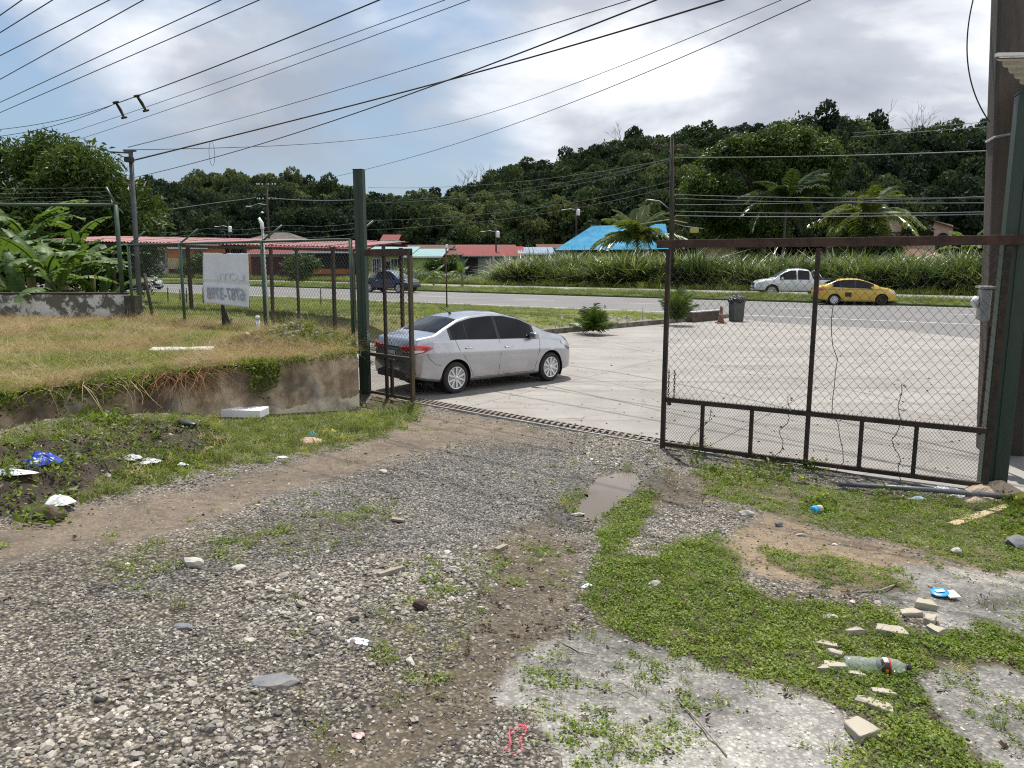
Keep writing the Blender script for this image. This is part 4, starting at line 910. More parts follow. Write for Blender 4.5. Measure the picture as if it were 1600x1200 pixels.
_sel = [F0+(F1-F0)*t for t in (0, .33, .71, 1)]
fence([tuple(p) for p in _sel], 'green pipe and chain-link fence with angled arms and barbed wire carrying the white banner', .95, 2.84, (.085, .10), arm_dir=(.42, .05, .33))
# fence on the white wall, at the left
WX0, WX1, WY = -16.5, -9.75, 19.35
fence([(WX1, WY, 0), (WX1-6.9, WY, 0)], 'green pipe fence with three barbed wires on top of the white wall', 1.62, 3.82, (.1, .1), arm_dir=(-.20, 0, .42), wires=4, meshon=False, name='pipe_fence', pr=.055)
r = empty('white_wall', (-13, WY, .6), 0, 'low whitewashed garden wall stained black along its foot, below the banana plants', 'wall')
MB().box((-13.1, WY, 1.08), (6.9, .16, 1.1)).build('wall_body', M['white_wall'], r, world_=True, bevel=.01)
MB().box((-13.1, WY, 1.655), (6.95, .2, .045)).build('coping', M['darksteel'], r, world_=True, bevel=.008)
MB().box((-9.52, WY-.02, 1.03), (.26, .3, 1.15)).build('end_pier', mat('mossy_brown_concrete', (.10, .075, .055), .95, 0, .4, 5, (.04, .04, .03), 3, .8, .5, .01), r, world_=True, bevel=.01)
# banner: white sheet tied to the fence, seen from behind with its lettering showing through mirrored
def banner():
    c = F0+(F1-F0)*.565; d = (F1-F0).normalized(); nrm = Vector((d.y, -d.x, 0)); nrm = nrm if nrm.y < 0 else -nrm
    
    def onf(px, py):
        rr = ray(px, py); o = F0+nrm*.08; t = (o-Vector((0, 0, 0))).dot(nrm)/rr.dot(nrm); return Vector((0, 0, CAMZ))+rr*t
    tl, tr, br, bl_ = onf(318, 395), onf(389, 396), onf(390, 481), onf(320, 473)
    m, nt, N, L, B = newmat('white_banner_sheet'); n = tex(N, L, 'noise', 3); cc = ramp(N, L, n, [(.3, (.76, .76, .80)), (.7, (.84, .84, .88))]); L.new(cc, B.inputs['Base Color']); B.inputs['Roughness'].default_value = .6
    tr_ = N.new('ShaderNodeBsdfTranslucent'); tr_.inputs[0].default_value = (.75, .75, .8, 1); mx = N.new('ShaderNodeMixShader'); mx.inputs[0].default_value = .0; L.new(B.outputs[0], mx.inputs[1]); L.new(tr_.outputs[0], mx.inputs[2]); L.new(mx.outputs[0], N['Material Output'].inputs[0])
    r = empty('banner', bl_, 0, 'white sheet banner tied to the chain-link fence, its number 6787-3798 showing through mirrored', 'banner')
    V = []; F = []; nx, ny = 26, 30
    for j in range(ny+1):
        for i in range(nx+1):
            u, v = i/nx, j/ny; p = tl.lerp(tr, u).lerp(bl_.lerp(br, u), v); w = .012*math.sin(u*9+v*3)+.02*math.exp(-((u-.5-.12*(1-v))/.04)**2)*(1-v)-.03*math.exp(-((v-.58)/.02)**2)+.03*float(fbm(u*4, v*4, 1, 2))
            notch = .03*math.exp(-((u-.48)/.03)**2)*(v < .02); V.append(p+nrm*w-Vector((0, 0, notch)))
    F = [(j*(nx+1)+i, j*(nx+1)+i+1, (j+1)*(nx+1)+i+1, (j+1)*(nx+1)+i) for j in range(ny) for i in range(nx)]
    mb = MB(); mb.v = V; mb.f = F; o = mb.build('sheet', m, r, True, True); s = o.modifiers.new('thick', 'SOLIDIFY'); s.thickness = .003
    ink = mat('faded_grey_ink', (.34, .37, .42), .7, bmp=0); ink2 = mat('faint_ink', (.72, .72, .76), .7, bmp=0)
    ex = (tr-tl).normalized(); ez = Vector((0, 0, 1)); ang = math.atan2(ex.y, ex.x)
    def text(body, px0, px1, pyb, hgt, mm, nm):
        cu = bpy.data.curves.new(nm, 'FONT'); cu.body = body; cu.size = hgt; cu.align_x = 'CENTER'; cu.extrude = .0008; cu.offset = .003; ob = bpy.data.objects.new(nm, cu); cu.materials.append(mm)
        link(ob, r); a, b = onf(px0, pyb), onf(px1, pyb); cpos = (a+b)/2+nrm*.05; bpy.context.view_layer.update(); w = ob.dimensions.x; k = (b-a).length/w
        ob.rotation_euler = (R(90), 0, ang); ob.scale = (-k, 1, 1); ob.location = cpos-r.location
    text('6787-3798', 327, 385, 468, .36, ink, 'phone_number'); text('LOTE', 340, 384, 437, .21, ink2, 'lettering')
banner()
# second, rusty row of posts behind the fence (the old fence line running to the gate)
def rusty_posts():
    for px, pyt, pyb, y, lb in [(427, 388, 519, 17.4, 'rusty square post just right of the white banner'), (467, 392, 492, 20.5, 'leaning dark post behind the chain-link fence, middle of three'), (524, 388, 543, 15.6, 'rusty post with a bucket at its foot, nearest the green gatepost')]:
        p = at_y(px, pyb, y); q = at_y(px-4, pyt, y); r = empty('fence_post', (p.x, p.y, p.z), 0, lb, 'post', None)
        MB().beam(p-Vector((0, 0, .2)), q, .06, .06).build('shaft', M['darksteel'], r, world_=True, bevel=.004); MB().box(q+Vector((0, 0, .01)), (.12, .12, .02)).build('cap_plate', M['rust'], r, world_=True)
rusty_posts()
def pink_shed():
    r = empty('long_shed', (-11, 24.5, 0), 0, 'long open shed roofed with pink corrugated sheets behind the fence', 'shed')
    mp = mat('faded_pink_sheet', (.30, .13, .14), .6, 0, .12, 3, (.24, .18, .16), 1.5, .5, 0, spec=.15); md = M['rust']
    a = at_y(62, 375, 27.5); b = at_y(556, 386, 21.5); d = (b-a); d.z = 0; L = d.length; d.normalize(); back = Vector((-d.y, d.x, 0))
    za, zb = a.z, b.z
    k = int(L/1.05)
    def zat_(t): return za+(zb-za)*t
    for i in range(k):
        t0, t1 = i/k, (i+1)/k; V = []; F = []; q = 14
        for j in range(q+1):
            t = t0+(t1-t0)*j/q*1.03; zz = zat_(t)+.018*math.cos(j*math.pi)
            for dd, dz in ((0, 0), (2.6, .20)): p = a+d*(L*t)+back*dd; V += [(p.x, p.y, zz+dz+.004*(i % 2)), (p.x, p.y, zz+dz-.012+.004*(i % 2))]
        for j in range(q): b4 = j*4; F += [(b4, b4+4, b4+6, b4+2), (b4+1, b4+3, b4+7, b4+5), (b4, b4+1, b4+5, b4+4), (b4+2, b4+6, b4+7, b4+3)]
        mb = MB(); mb.v = V; mb.f = F; mb.build('roof_sheet', mp, r, False, True)
    MB().beam((a.x, a.y, za-.09), (b.x, b.y, zb-.09), .12, .08).build('eave_beam', md, r, world_=True); p2 = a+back*2.5; q2 = b+back*2.5
    MB().beam((p2.x, p2.y, za+.08), (q2.x, q2.y, zb+.08), .12, .08).build('ridge_beam', md, r, world_=True)
    for t in (.03, .52, .985):
        for dd in (0.1, 2.5):
            p = a+d*(L*t)+back*dd; MB().beam((p.x, p.y, .2), (p.x, p.y, zat_(t)-.06+dd*.03), .09, .09).build('post', M['darksteel'], r, world_=True)
pink_shed()
# ------------------------------------------------------------------ utility poles and cables
def pole(name, label, px, pyt, y, r0, r1, m, pxb=None, zb=-.3, cat='utility pole', n=12):
    t = at_y(px, pyt, y); bx = at_y(pxb if pxb is not None else px, pyt, y).x; r = empty(name, (bx, y, 0), 0, label, cat)
    MB().tube([(0, 0, zb), ((t.x-bx)*.5, 0, t.z/2), (t.x-bx, 0, t.z)], [r0, (r0+r1)/2, r1], n).build('shaft', m, r, True); return r, t
r, t = pole('utility_pole', 'grey leaning steel pole with a square bracket at its top, beside the white wall', 204, 236, 20.6, .068, .055, M['steel_pole'], 199)
MB().box((t.x-r.location.x-.02, 0, t.z+.01), (.30, .10, .05)).build('cap_plate', M['steel_pole'], r); MB().box((t.x-r.location.x-.03, -.05, t.z-.22), (.20, .16, .13)).build('bracket', M['darksteel'], r, bevel=.01)
MB().tube([(t.x-r.location.x, 0, t.z-.05), (t.x-r.location.x-.55, 0, t.z-.02)], .02, 6).build('side_arm', M['darksteel'], r)
r, t = pole('utility_pole', 'tall dark wooden utility pole standing in the cane grass before the broad tree', 1050, 214, 70, .26, .17, M['wood_pole'], 1057)
lx = t.x-r.location.x
MB().box((lx, 0, t.z-.9), (3.0, .14, .16)).build('crossarm', M['wood_pole'], r); MB().box((lx, .02, t.z-2.9), (.9, .12, .14)).build('crossarm', M['wood_pole'], r)
for dx in (-1.35, -.9, 0, .9, 1.35): MB().lathe([(.05, 0), (.09, .05), (.05, .1), (.08, .15), (.03, .2)], 8, (lx+dx, 0, t.z-.82)).build('insulator', M['darksteel'], r)
MB().tube([(lx, 0, t.z-6.2), (lx-1.0, -.3, t.z-5.5), (lx-2.2, -.6, t.z-5.4)], .05, 6).build('lamp_arm', M['galv'], r, True)
yl = MB().box((lx+2.2, -.2, t.z-6.9-1.2), (.75, .35, .38)).build('junction_box', mat('yellow_casing', (.42, .35, .08), .6), r, bevel=.05)
MB().tube([(lx, 0, t.z-7.3), (lx+1.4, -.1, t.z-7.7), (lx+3.0, -.2, t.z-7.9)], .035, 5).build('cable_loop', M['galv'], r, True)
MB().tube([(lx-2.6, 0, t.z-7.5), (lx, 0, t.z-7.1), (lx+1.6, 0, t.z-7.4)], .05, 5).build('brace', mat('yellow_grey_bar', (.33, .30, .18), .7), r, True)
r, t = pole('utility_pole', 'distant pole with two crossarms of white insulators against the left hill', 416, 286, 118, .2, .13, M['wood_pole'])
for dz in (.3, 2.4):
    MB().box((0, 0, t.z-dz), (3.0, .12, .12)).build('crossarm', M['wood_pole'], r)
    for dx in (-1.4, -1.1, -.6, .3, .9, 1.3): MB().lathe([(.07, 0), (.10, .1), (.06, .2)], 6, (dx, 0, t.z-dz+.06)).build('insulator', M['white_paint'], r)
MB().tube([(0, 0, t.z-3.2), (-1.3, 0, t.z-3.0), (-2.6, 0, t.z-3.4)], .04, 5).build('lamp_arm', M['galv'], r, True); MB().box((-2.8, 0, t.z-3.4), (.8, .25, .12)).build('lamp_head', M['white_paint'], r, bevel=.03)
MB().lathe([(.25, 0), (.28, .05), (.05, .25)], 10, (-.8, 0, t.z-4.4)).build('lamp_shade', M['white_paint'], r, True)
for px, pyt, y, lb in [(357, 345, 112, 'thin street-lamp pole with a white transformer above the pink roof'), (901, 318, 108, 'pole with a white transformer in front of the hill left of the blue roof'), (775, 352, 104, 'slim dark lamp pole behind the red village roofs')]:
    r, t = pole('lamp_pole', lb, px, pyt, y, .13, .09, M['wood_pole'], cat='lamp pole')
    MB().lathe([(.22, 0), (.25, .08), (.25, .75), (.12, .85)], 10, (.22, -.15, t.z-1.6)).build('transformer', M['white_paint'], r, True); MB().tube([(0, 0, t.z-.9), (-.8, 0, t.z-.7), (-1.5, 0, t.z-.8)], .035, 5).build('lamp_arm', M['galv'], r, True); MB().box((-1.75, 0, t.z-.82), (.6, .2, .1)).build('lamp_head', M['white_paint'], r, bevel=.03)
r, t = pole('sign_pole', 'slim rusty pole with a small white lamp on top, between the sedan and the road', 697, 388, 36, .035, .03, M['rust'], 697, zb=0)
MB().box((.02, 0, t.z+.1), (.10, .08, .18), (0, .3, 0)).build('lamp_head', M['white_paint'], r, bevel=.02); MB().box((0, 0, t.z-1.2), (.16, .05, .05)).build('clip', M['white_paint'], r)
r, t = pole('vent_pipe', 'galvanised vent pipe with a white bent elbow rising beside the banner', 410, 356, 17.8, .03, .03, M['galv'], 412, zb=.5, cat='pipe')
MB().tube([(t.x-r.location.x, 0, t.z-.03), (t.x-r.location.x-.01, 0, t.z+.10), (t.x-r.location.x-.07, 0, t.z+.22)], [.045, .045, .03], 8).build('elbow', M['white_paint'], r, True)
# right pole: square, tapering, weathered concrete
PR = Vector((6.36, 9.75, 0))
r = empty('concrete_utility_pole', PR, -.32, 'massive weathered square concrete utility pole rising out of the picture on the right', 'utility pole'); wv = []
mb = MB(); mb.box((0, 0, 5.0), (.47, .42, 10.4), None, .80); o = mb.build('shaft', M['pole_conc'], r, bevel=.035); r.rotation_euler = (0, -.060, -.32)
for z in (3.98,): 
    q = []; 
    for s in range(17): a = s/16*6.283; q.append(Vector((.265*max(-1, min(1, 1.35*math.cos(a)))*.84, .24*max(-1, min(1, 1.35*math.sin(a)))*.84, z+.03*math.cos(a))))
    MB().tube(q, .016, 5, False).build('strap', M['galv'], r)
q = Vector((-.10, 0, 0)); bx = empty('meter_box', at_y(1537, 476, 9.3), -.32, 'grey electric meter box fixed to the side of the concrete pole', 'meter box')
MB().box((0, 0, 0), (.11, .20, .37)).build('housing', M['galv'], bx, bevel=.012); MB().box((.0, 0, .21), (.16, .25, .025)).build('lid', M['galv'], bx); MB().lathe([(.07, 0), (.075, .04), (.03, .07)], 14, (-.065, 0, .03), Matrix.Rotation(R(-90), 3, 'Y')).build('dial_dome', M['white_paint'], bx, True)
MB().tube([(.09, 0, -.25), (.09, 0, -1.6)], .02, 6).build('conduit', M['darksteel'], bx)
# timber/steel uprights and a roofed lean-to at the right edge
r = empty('board_fence', (5.6, 8.0, 0), 0, 'dark green and brown upright boards filling the gap right of the broad gatepost', 'fence')
for i, (dx, w, m_) in enumerate([(0.0, .13, 'darksteel'), (.17, .13, 'green'), (.34, .15, 'darksteel'), (.53, .17, 'green'), (.74, .17, 'darksteel'), (.95, .2, 'green'), (1.2, .22, 'darksteel')]):
    MB().box((.12+dx, .10-.22*dx, 1.95), (w, .03, 3.9), (0, 0, -.35)).build('board', M[m_], r, bevel=.004)
for z in (.5, 2.0, 3.5): MB().beam((.05, .16, z), (1.4, -.15, z), .05, .04).build('rail', M['darksteel'], r)
def lean_to():
    mr = mat('white_corrugated_sheet', (.62, .60, .55), .5, .1, .05, 4, (.40, .37, .32), 3, .4, 0); P0 = at_y(1556, 92, 8.0); E = (at_z(1602, 138, P0.z)-P0).normalized(); Xd = Vector((1, -.06, 0)); W = 3.4
    r = empty('lean_to_roof', (7.4, 8.2, 0), 0, 'corner of a white corrugated metal roof poking in at the right edge', 'roof'); V = []; F = []; n = 34; prof = [0, .0, .045, .045]
    for i in range(n+1):
        d = (i//2)*.17+(i % 2)*.12; p = P0+E*d+Vector((0, 0, .05 if (i//2) % 2 else 0)); V += [p, p+Xd*W, p+Vector((0, 0, .012)), p+Xd*W+Vector((0, 0, .012))]
    for i in range(n): b = 4*i; F += [(b, b+1, b+5, b+4), (b+2, b+6, b+7, b+3), (b, b+4, b+6, b+2)]
    mb = MB(); mb.v = V; mb.f = F; mb.build('roof_sheet', mr, r, False, True)
    MB().beam(P0+Vector((-.02, -.03, .03)), P0+Xd*W+Vector((0, -.03, .03)), .05, .03).build('fascia', M['white_paint'], r, False, True)
    for a, b in ((1.1, .5), (3.2, .5), (2.4, 2.6), (3.3, 2.6)):
        p = P0+Xd*a+E*b; MB().beam((p.x, p.y, -.1), (p.x, p.y, 4.52), .1, .1).build('post', M['green'], r, world_=True)
lean_to()
def gate_vines():
    mv = mat('vine_stem', (.07, .055, .035), .9, bmp=0); a = Vector((1.97, 9.93, 0)); d = (Vector((5.12, 7.98, 0))-a).normalized(); rn = random.Random(12)
    for x0, h, lb in [(.42, .55, 'thin leafy vine climbing the fine mesh left of the first lower bar'), (1.45, .75, 'wiry vine looping through the mesh below the middle rail'), (2.15, 1.7, 'long bare vine climbing high up the right half of the gate mesh'), (2.85, .9, 'leafy vine tangled in the mesh near the right gatepost')]:
        r = empty('gate_vine', a+d*x0, 0, lb, 'vine'); p = a+d*x0+Vector((.0, -.04, 0)); q = [p]; v = Vector((0, 0, 1)); ml = MB()
        for i in range(14):
            v = (v+d*rn.gauss(0, .55)+Vector((0, 0, .25))).normalized(); p = p+v*h/11; q.append(p+Vector((0, rn.uniform(-.02, .01), 0)))
            for _ in range(rn.choice((0, 1, 2)) if h < 1 else rn.choice((0, 0, 1))):
                c = p+Vector((rn.uniform(-.05, .05), rn.uniform(-.06, 0), rn.uniform(-.04, .04))); s = rn.uniform(.012, .028); e1 = Vector((rn.uniform(-1, 1), rn.uniform(-1, 1), rn.uniform(-.6, .3))).normalized(); e2 = e1.orthogonal().normalized(); ml.add([c-e1*s, c+e2*s*.6, c+e1*s, c-e2*s*.6], [(0, 1, 2, 3)])
        MB().tube(q, .0045, 4, False).build('vine_stem', mv, r, False, True)
        if ml.v: mesh_tint(ml.build('leaves', M['leaf_banana'], r, False, True), .5)
gate_vines()
# ---- cables
def cable(label, pts, hs, rad, m='wire', sag=0.0, name='overhead_cable', n=44):
    P = []
    for (px, py), h in zip(pts, hs):
        P.append(at_y(px, py, -h) if h < 0 else at_z(px, py, h))
    a, b = P[0], P[-1]; q = []
    if len(P) == 2:
        for i in range(n+1): t = i/n; p = a.lerp(b, t); q.append(p-Vector((0, 0, sag*4*t*(1-t))))
    else:
        # quadratic through three points
        for i in range(n+1):
            t = i/n; tm = (P[1]-a).length/((P[1]-a).length+(b-P[1]).length); c = (P[1]-a*(1-tm)**2-b*tm**2)/(2*tm*(1-tm)); q.append(a*(1-t)**2+c*2*t*(1-t)+b*t*t)
    if pts[-1][1] < 10 and name == 'overhead_cable' and 'drop' not in label:      # carry on over the viewer's head to the next pole
        d = q[-1]-q[-3]; d.z = 0; d.normalize(); z = q[-1].z; q += [q[-1]+d*k+Vector((0, 0, .0012*k*k)) for k in (4, 9, 16, 26, 38)]
    if pts[0][0] < 1 and name == 'overhead_cable':
        d = q[0]-q[2]; d.z = 0; d.normalize(); q = [q[0]+d*k for k in (40, 20, 8)]+q
    r = empty(name, q[0], 0, label, 'cable'); MB().tube(q, rad, 5, False).build('strand', M[m], r, True, True); return q
hh = 8.8
def ext(p, q, f): return (p[0]+(p[0]-q[0])*f, p[1]+(p[1]-q[1])*f)
lines = [((0, 24), (34, 0), 'black cable cutting the extreme top left corner of the sky'), ((0, 51), (82, 0), 'second black cable from the top left corner of the sky'), ((0, 87), (171, 0), 'thin black cable, third down the left edge of the sky'), ((0, 124), (224, 0), 'black cable reaching the left edge midway between the corner and the big tree'),
         ((0, 160), (345, 0), 'black cable, upper of the close pair below the fourth left-edge cable'), ((0, 176), (405, 0), 'black cable, lower of the close pair reaching the left edge above the tree')]
for a, b, lb in lines:
    cable(lb, [ext(a, b, .25), ext(b, a, 3.0 if b[0] < 100 else .9)], [hh, hh], .014)
def splice(q0, q1, lb):
    a, b = q0, q1; r = empty('cable_spacer', a, 0, lb, 'cable spacer'); MB().tube([a, a.lerp(b, .5)+Vector((.02, 0, 0)), b], [.05, .07, .05], 6).build('bar', M['wire'], r, True, True); MB().tube([a-Vector((.12, 0, .02)), a+Vector((.12, 0, .03))], .05, 6).build('clamp', M['wire'], r, True, True); MB().tube([b-Vector((.12, 0, .02)), b+Vector((.12, 0, .03))], .05, 6).build('clamp', M['wire'], r, True, True)
cable('main cable running from the dark spacers up to the top edge', [(181, 162), (400, 79), (640, -20)], [9.2, 9.2, 9.2], .020)
cable('upper of two thin cables passing through the dark spacers', [(70, 220), (187, 173), (400, 106), ][0:1]+[(420, 100), (760, -24)], [9.0, 9.0, 9.0], .011)
cable('lower of two thin cables passing through the dark spacers', [(100, 225), (400, 123), (800, -25)], [8.8, 8.8, 8.8], .011)
cable('slack cable sagging left from the first spacer over the tree, upper', [(-20, 204), (100, 186), (181, 162)], [8.9, 8.9, 9.1], .014); cable('slack cable sagging left from the first spacer over the tree, lower', [(-20, 215), (100, 192), (176, 164)], [8.5, 8.7, 9.1], .014)
splice(at_z(181, 160, 9.1), at_z(194, 184, 8.8), 'dark wire spacer above the big left tree, the left one of two'); splice(at_z(214, 150, 9.1), at_z(228, 173, 8.8), 'dark straight wire spacer, the right one of two above the tree')
cable('thin cable from the leaning grey pole rising to the top edge', [(200, 230), (400, 178), (640, 105), ][0:2]+[(1010, -8)], [-20.6, 8.0, 8.0], .012)
cable('thick black cable sweeping from the leaning grey pole to the top edge', [(210, 250), (690, 128), (1145, -5)], [-20.6, 7.6, 7.6], .022)
cable('black cable sweeping low from the leaning grey pole up to the top edge', [(150, 290), (590, 165), (1035, -4)], [7.2, 7.2, 7.2], .018)
cable('long sagging thin cable reaching the top edge beside the right cloud', [(205, 234), (640, 207), (1230, -4)], [-20.6, 8, 8], .010)
cable('thin cable from behind the green gatepost rising to the top right', [(505, 280), (800, 195), (1275, -4)], [8, 8, 8], .012)
def cable_loop():
    c = at_z(331, 240, 7.4); r = empty('cable_loop', c, 0, 'thin spare cable loop hanging between two cables over the left hill', 'cable'); q = []
    for i in range(21): t = i/20*6.283; q.append(Vector((.13*math.sin(t), 0, .55*math.cos(t)))); 
    MB().tube(q, .009, 4, False).build('strand', M['wire'], r)
cable_loop()
# cables across the valley, strung between the far poles
PT = at_y(1053, 245, 70)
k = 0
for (py, pr_, m_, rad, lb) in [(246, 235, 'wirelight', .033, 'pale thick cable running right from the wooden pole, uppermost'), (304, 309, 'wiregrey', .03, 'grey cable right of the wooden pole, second from the top'), (310, 317, 'wiregrey', .025, 'grey cable right of the wooden pole, third from the top'), (320, 306, 'wirelight', .02, 'thin pale cable crossing the palm crowns'), (330, 331, 'wiregrey', .03, 'grey cable at the height of the yellow box'), (337, 334, 'wirelight', .03, 'pale cable just below the yellow box')]:
    cable(lb, [(1055, py), (1300, (py+pr_)/2+3), (1560, pr_)], [-70, -58, -48], rad, m_)
for (a, c, b, lb) in [((1050, 246), (900, 282), (640, 312), 'upper dark cable running left from the wooden pole across the hill'), ((1050, 249), (900, 288), (560, 318), 'middle dark cable running left from the wooden pole across the hill'), ((1050, 283), (860, 322), (560, 345), 'lower dark cable running left from the wooden pole'), ((1050, 292), (860, 332), (560, 360), 'lowest dark cable running left from the wooden pole')]:
    cable(lb, [a, c, b], [-70, -85, -105], .022, 'wiregrey')
cable('grey cable pair dipping left of the green gatepost, right part', [(560, 312), (480, 313), (420, 309)], [-105, -112, -118], .05, 'wirelight'); cable('grey cable running left from the distant insulator pole', [(400, 309), (330, 318), (220, 334)], [-118, -100, -80], .035, 'wiregrey')
cable('thin cable in the sky from behind the gatepost to the wooden pole', [(575, 293), (800, 285), (1045, 249)], [-95, -82, -70], .02, 'wiregrey')
for y0, y1, lb in [(208, 189, 'thin sky cable at the right, upper of the pair beside the concrete pole'), (214, 197, 'thin sky cable at the right, lower of the pair beside the concrete pole')]: cable(lb, [(1330, y0), (1560, y1)], [-90, -40], .018, 'wiregrey')
cable('black drop cable bowing beside the concrete pole at the top right', [(1529, -30), (1512, 95), (1546, 190)], [-9.3, -9.3, -9.6], .008)
# ------------------------------------------------------------------ houses
def corrugated(mb, P00, P10, P11, P01, pitch=.35, amp=.035):
    # roof sheet from eave (P00->P10) up to ridge (P01->P11), ribbed down the slope
    L = (P10-P00).length; n = max(4, int(L/pitch*2)); nn = (P10-P00).cross(P01-P00).normalized()
    if nn.z < 0: nn = -nn
    V = []; 
    for i in range(n+1):
        t = i/n; h = amp*(i % 2); V += [P00.lerp(P10, t)+nn*h, P01.lerp(P11, t)+nn*h, P00.lerp(P10, t)+nn*(h-.05), P01.lerp(P11, t)+nn*(h-.05)]
    F = []
    for i in range(n): b = 4*i; F += [(b, b+4, b+5, b+1), (b+2, b+3, b+7, b+6), (b, b+2, b+6, b+4), (b+1, b+5, b+7, b+3)]
    F += [(0, 1, 3, 2), (4*n, 4*n+2, 4*n+3, 4*n+1)]; mb.add(V, F)
def roofmat(nm, c, d): return mat(nm, c, .8, 0, .12, 1.5, d, .6, .7, 0, spec=.15)
M['rf_red'] = roofmat('red_tin', (.20, .042, .042), (.14, .06, .045)); M['rf_blue'] = roofmat('blue_tin', (.025, .21, .38), (.10, .28, .38)); M['rf_teal'] = roofmat('pale_teal_tin', (.20, .36, .37), (.24, .28, .26)); M['rf_rust'] = roofmat('rusty_tin', (.12, .055, .042), (.08, .05, .04)); M['rf_pink'] = roofmat('pink_tin', (.17, .065, .055), (.13, .08, .065)); M['rf_grey'] = roofmat('grey_tin', (.13, .12, .105), (.09, .07, .055)); M['rf_lblue'] = roofmat('pale_blue_tin', (.22, .29, .40), (.20, .21, .23))
def wallm(nm, c): return mat(nm, c, .9, 0, .08, 1.5, [x*.55 for x in c], .7, .6, .2, .01)
M['w_orange'] = wallm('orange_wall', (.46, .17, .05)); M['w_cream'] = wallm('cream_wall', (.48, .38, .22)); M['w_maroon'] = wallm('maroon_wall', (.07, .02, .025)); M['w_lime'] = wallm('lime_wall', (.36, .48, .16)); M['w_yellow'] = wallm('ochre_wall', (.50, .31, .08)); M['w_blue'] = wallm('blue_grey_wall', (.22, .25, .32)); M['w_pink'] = wallm('pink_wall', (.50, .36, .30)); M['w_grey'] = wallm('grey_wall', (.25, .25, .24)); M['w_pale'] = wallm('pale_wall', (.55, .53, .48)); M['w_yg'] = wallm('yellow_green_wall', (.42, .46, .20))
M['winglass'] = glassmat('window_glass', (.03, .035, .04), .1); M['trim'] = mat('white_trim', (.6, .6, .6), .7, bmp=0); M['void'] = mat('dark_interior', (.012, .012, .014), .9, bmp=0)
def window(r, cx, z0, z1, w, fr='trim', bars=True, y=0.0, grid=3):
    f = empty_part = MB(); t = .09
    f.box((cx, y-.04, z0+t/2), (w, .1, t)); f.box((cx, y-.04, z1-t/2), (w, .1, t)); f.box((cx-w/2+t/2, y-.04, (z0+z1)/2), (t, .1, z1-z0-2*t)); f.box((cx+w/2-t/2, y-.04, (z0+z1)/2), (t, .1, z1-z0-2*t)); o = f.build('window', M[fr], r)
    MB().box((cx, y-.015, (z0+z1)/2), (w-2*t, .03, z1-z0-2*t)).build('pane', M['winglass'], o)
    if bars:
        for i in range(1, grid+1): MB().box((cx-w/2+w*i/(grid+1), y-.06, (z0+z1)/2), (.05, .03, z1-z0-.02)).build('bar', M[fr], o)
def house(name, label, px0, px1, y, zw, walls, roof, zr, depth=7, rz=0.0, over=.6, wins=(), pitch='shed', z0=-.3, rz_over=None, doors=(), bands=()):
    a = at_y(px0, 400, y); b = at_y(px1, 400, y); W = abs(b.x-a.x); cx = (a.x+b.x)/2; r = empty(name, (cx, y, 0), rz, label, 'house')
    MB().box((0, depth/2, (z0+zw)/2), (W, depth, zw-z0)).build('wall', M[walls], r)
    o = over; mb = MB(); V = Vector
    if pitch == 'shed': corrugated(mb, V((-W/2-o, -o, zw+.02)), V((W/2+o, -o, zw+.02)), V((W/2+o, depth+o, zr)), V((-W/2-o, depth+o, zr)))
    elif pitch == 'gable':   # ridge along x
        corrugated(mb, V((-W/2-o, -o, zw)), V((W/2+o, -o, zw)), V((W/2+o, depth/2, zr)), V((-W/2-o, depth/2, zr))); corrugated(mb, V((-W/2-o, depth+o, zw)), V((W/2+o, depth+o, zw)), V((W/2+o, depth/2, zr+.01)), V((-W/2-o, depth/2, zr+.01)))
    elif pitch == 'gable_y':
        corrugated(mb, V((-W/2-o, -o, zw)), V((-W/2-o, depth+o, zw)), V((0, depth+o, zr)), V((0, -o, zr))); corrugated(mb, V((W/2+o, -o, zw)), V((W/2+o, depth+o, zw)), V((0, depth+o, zr+.01)), V((0, -o, zr+.01)))
        MB().add([(-W/2, 0, zw-.02), (W/2, 0, zw-.02), (0, 0, zr-.1), (-W/2, .15, zw-.02), (W/2, .15, zw-.02), (0, .15, zr-.1)], [(0, 1, 2), (5, 4, 3), (0, 3, 4, 1), (1, 4, 5, 2), (2, 5, 3, 0)]).build('gable_wall', M[walls], r)
    elif pitch == 'hip':
        q = W*.30; corrugated(mb, V((-W/2-o, -o, zw)), V((W/2+o, -o, zw)), V((q*.5, depth/2, zr)), V((-q*1.6 if name == 'x' else -q*.5, depth/2, zr))); corrugated(mb, V((-W/2-o, depth+o, zw)), V((W/2+o, depth+o, zw)), V((q*.5, depth/2, zr)), V((-q*.5, depth/2, zr)))
        mb.add([(-W/2-o, -o, zw), (-W/2-o, depth+o, zw), (-q*.5, depth/2, zr+.02)], [(0, 1, 2)]); mb.add([(W/2+o, -o, zw), (W/2+o, depth+o, zw), (q*.5, depth/2, zr+.02)], [(0, 1, 2)])
    mb.build('roof', M[roof], r)
    MB().box((0, -o-.03, zw-.06), (W+2*o, .05, .16)).build('fascia', M['trim'] if roof != 'rf_rust' else M['rust'], r)
    for (f0, f1, za, zb_, m_) in bands: MB().box((-W/2+W*(f0+f1)/2, -.03, (za+zb_)/2), (W*(f1-f0), .06, zb_-za)).build('wall_panel', M[m_], r)
    for wn in wins: window(r, -W/2+W*wn[0], wn[1], wn[2], wn[3], *(wn[4:] if len(wn) > 4 else ()), y=-.07)
    for (f, w, h, m_) in doors: MB().box((-W/2+W*f, -.08, h/2), (w, .08, h)).build('door', M[m_], r)
    return r
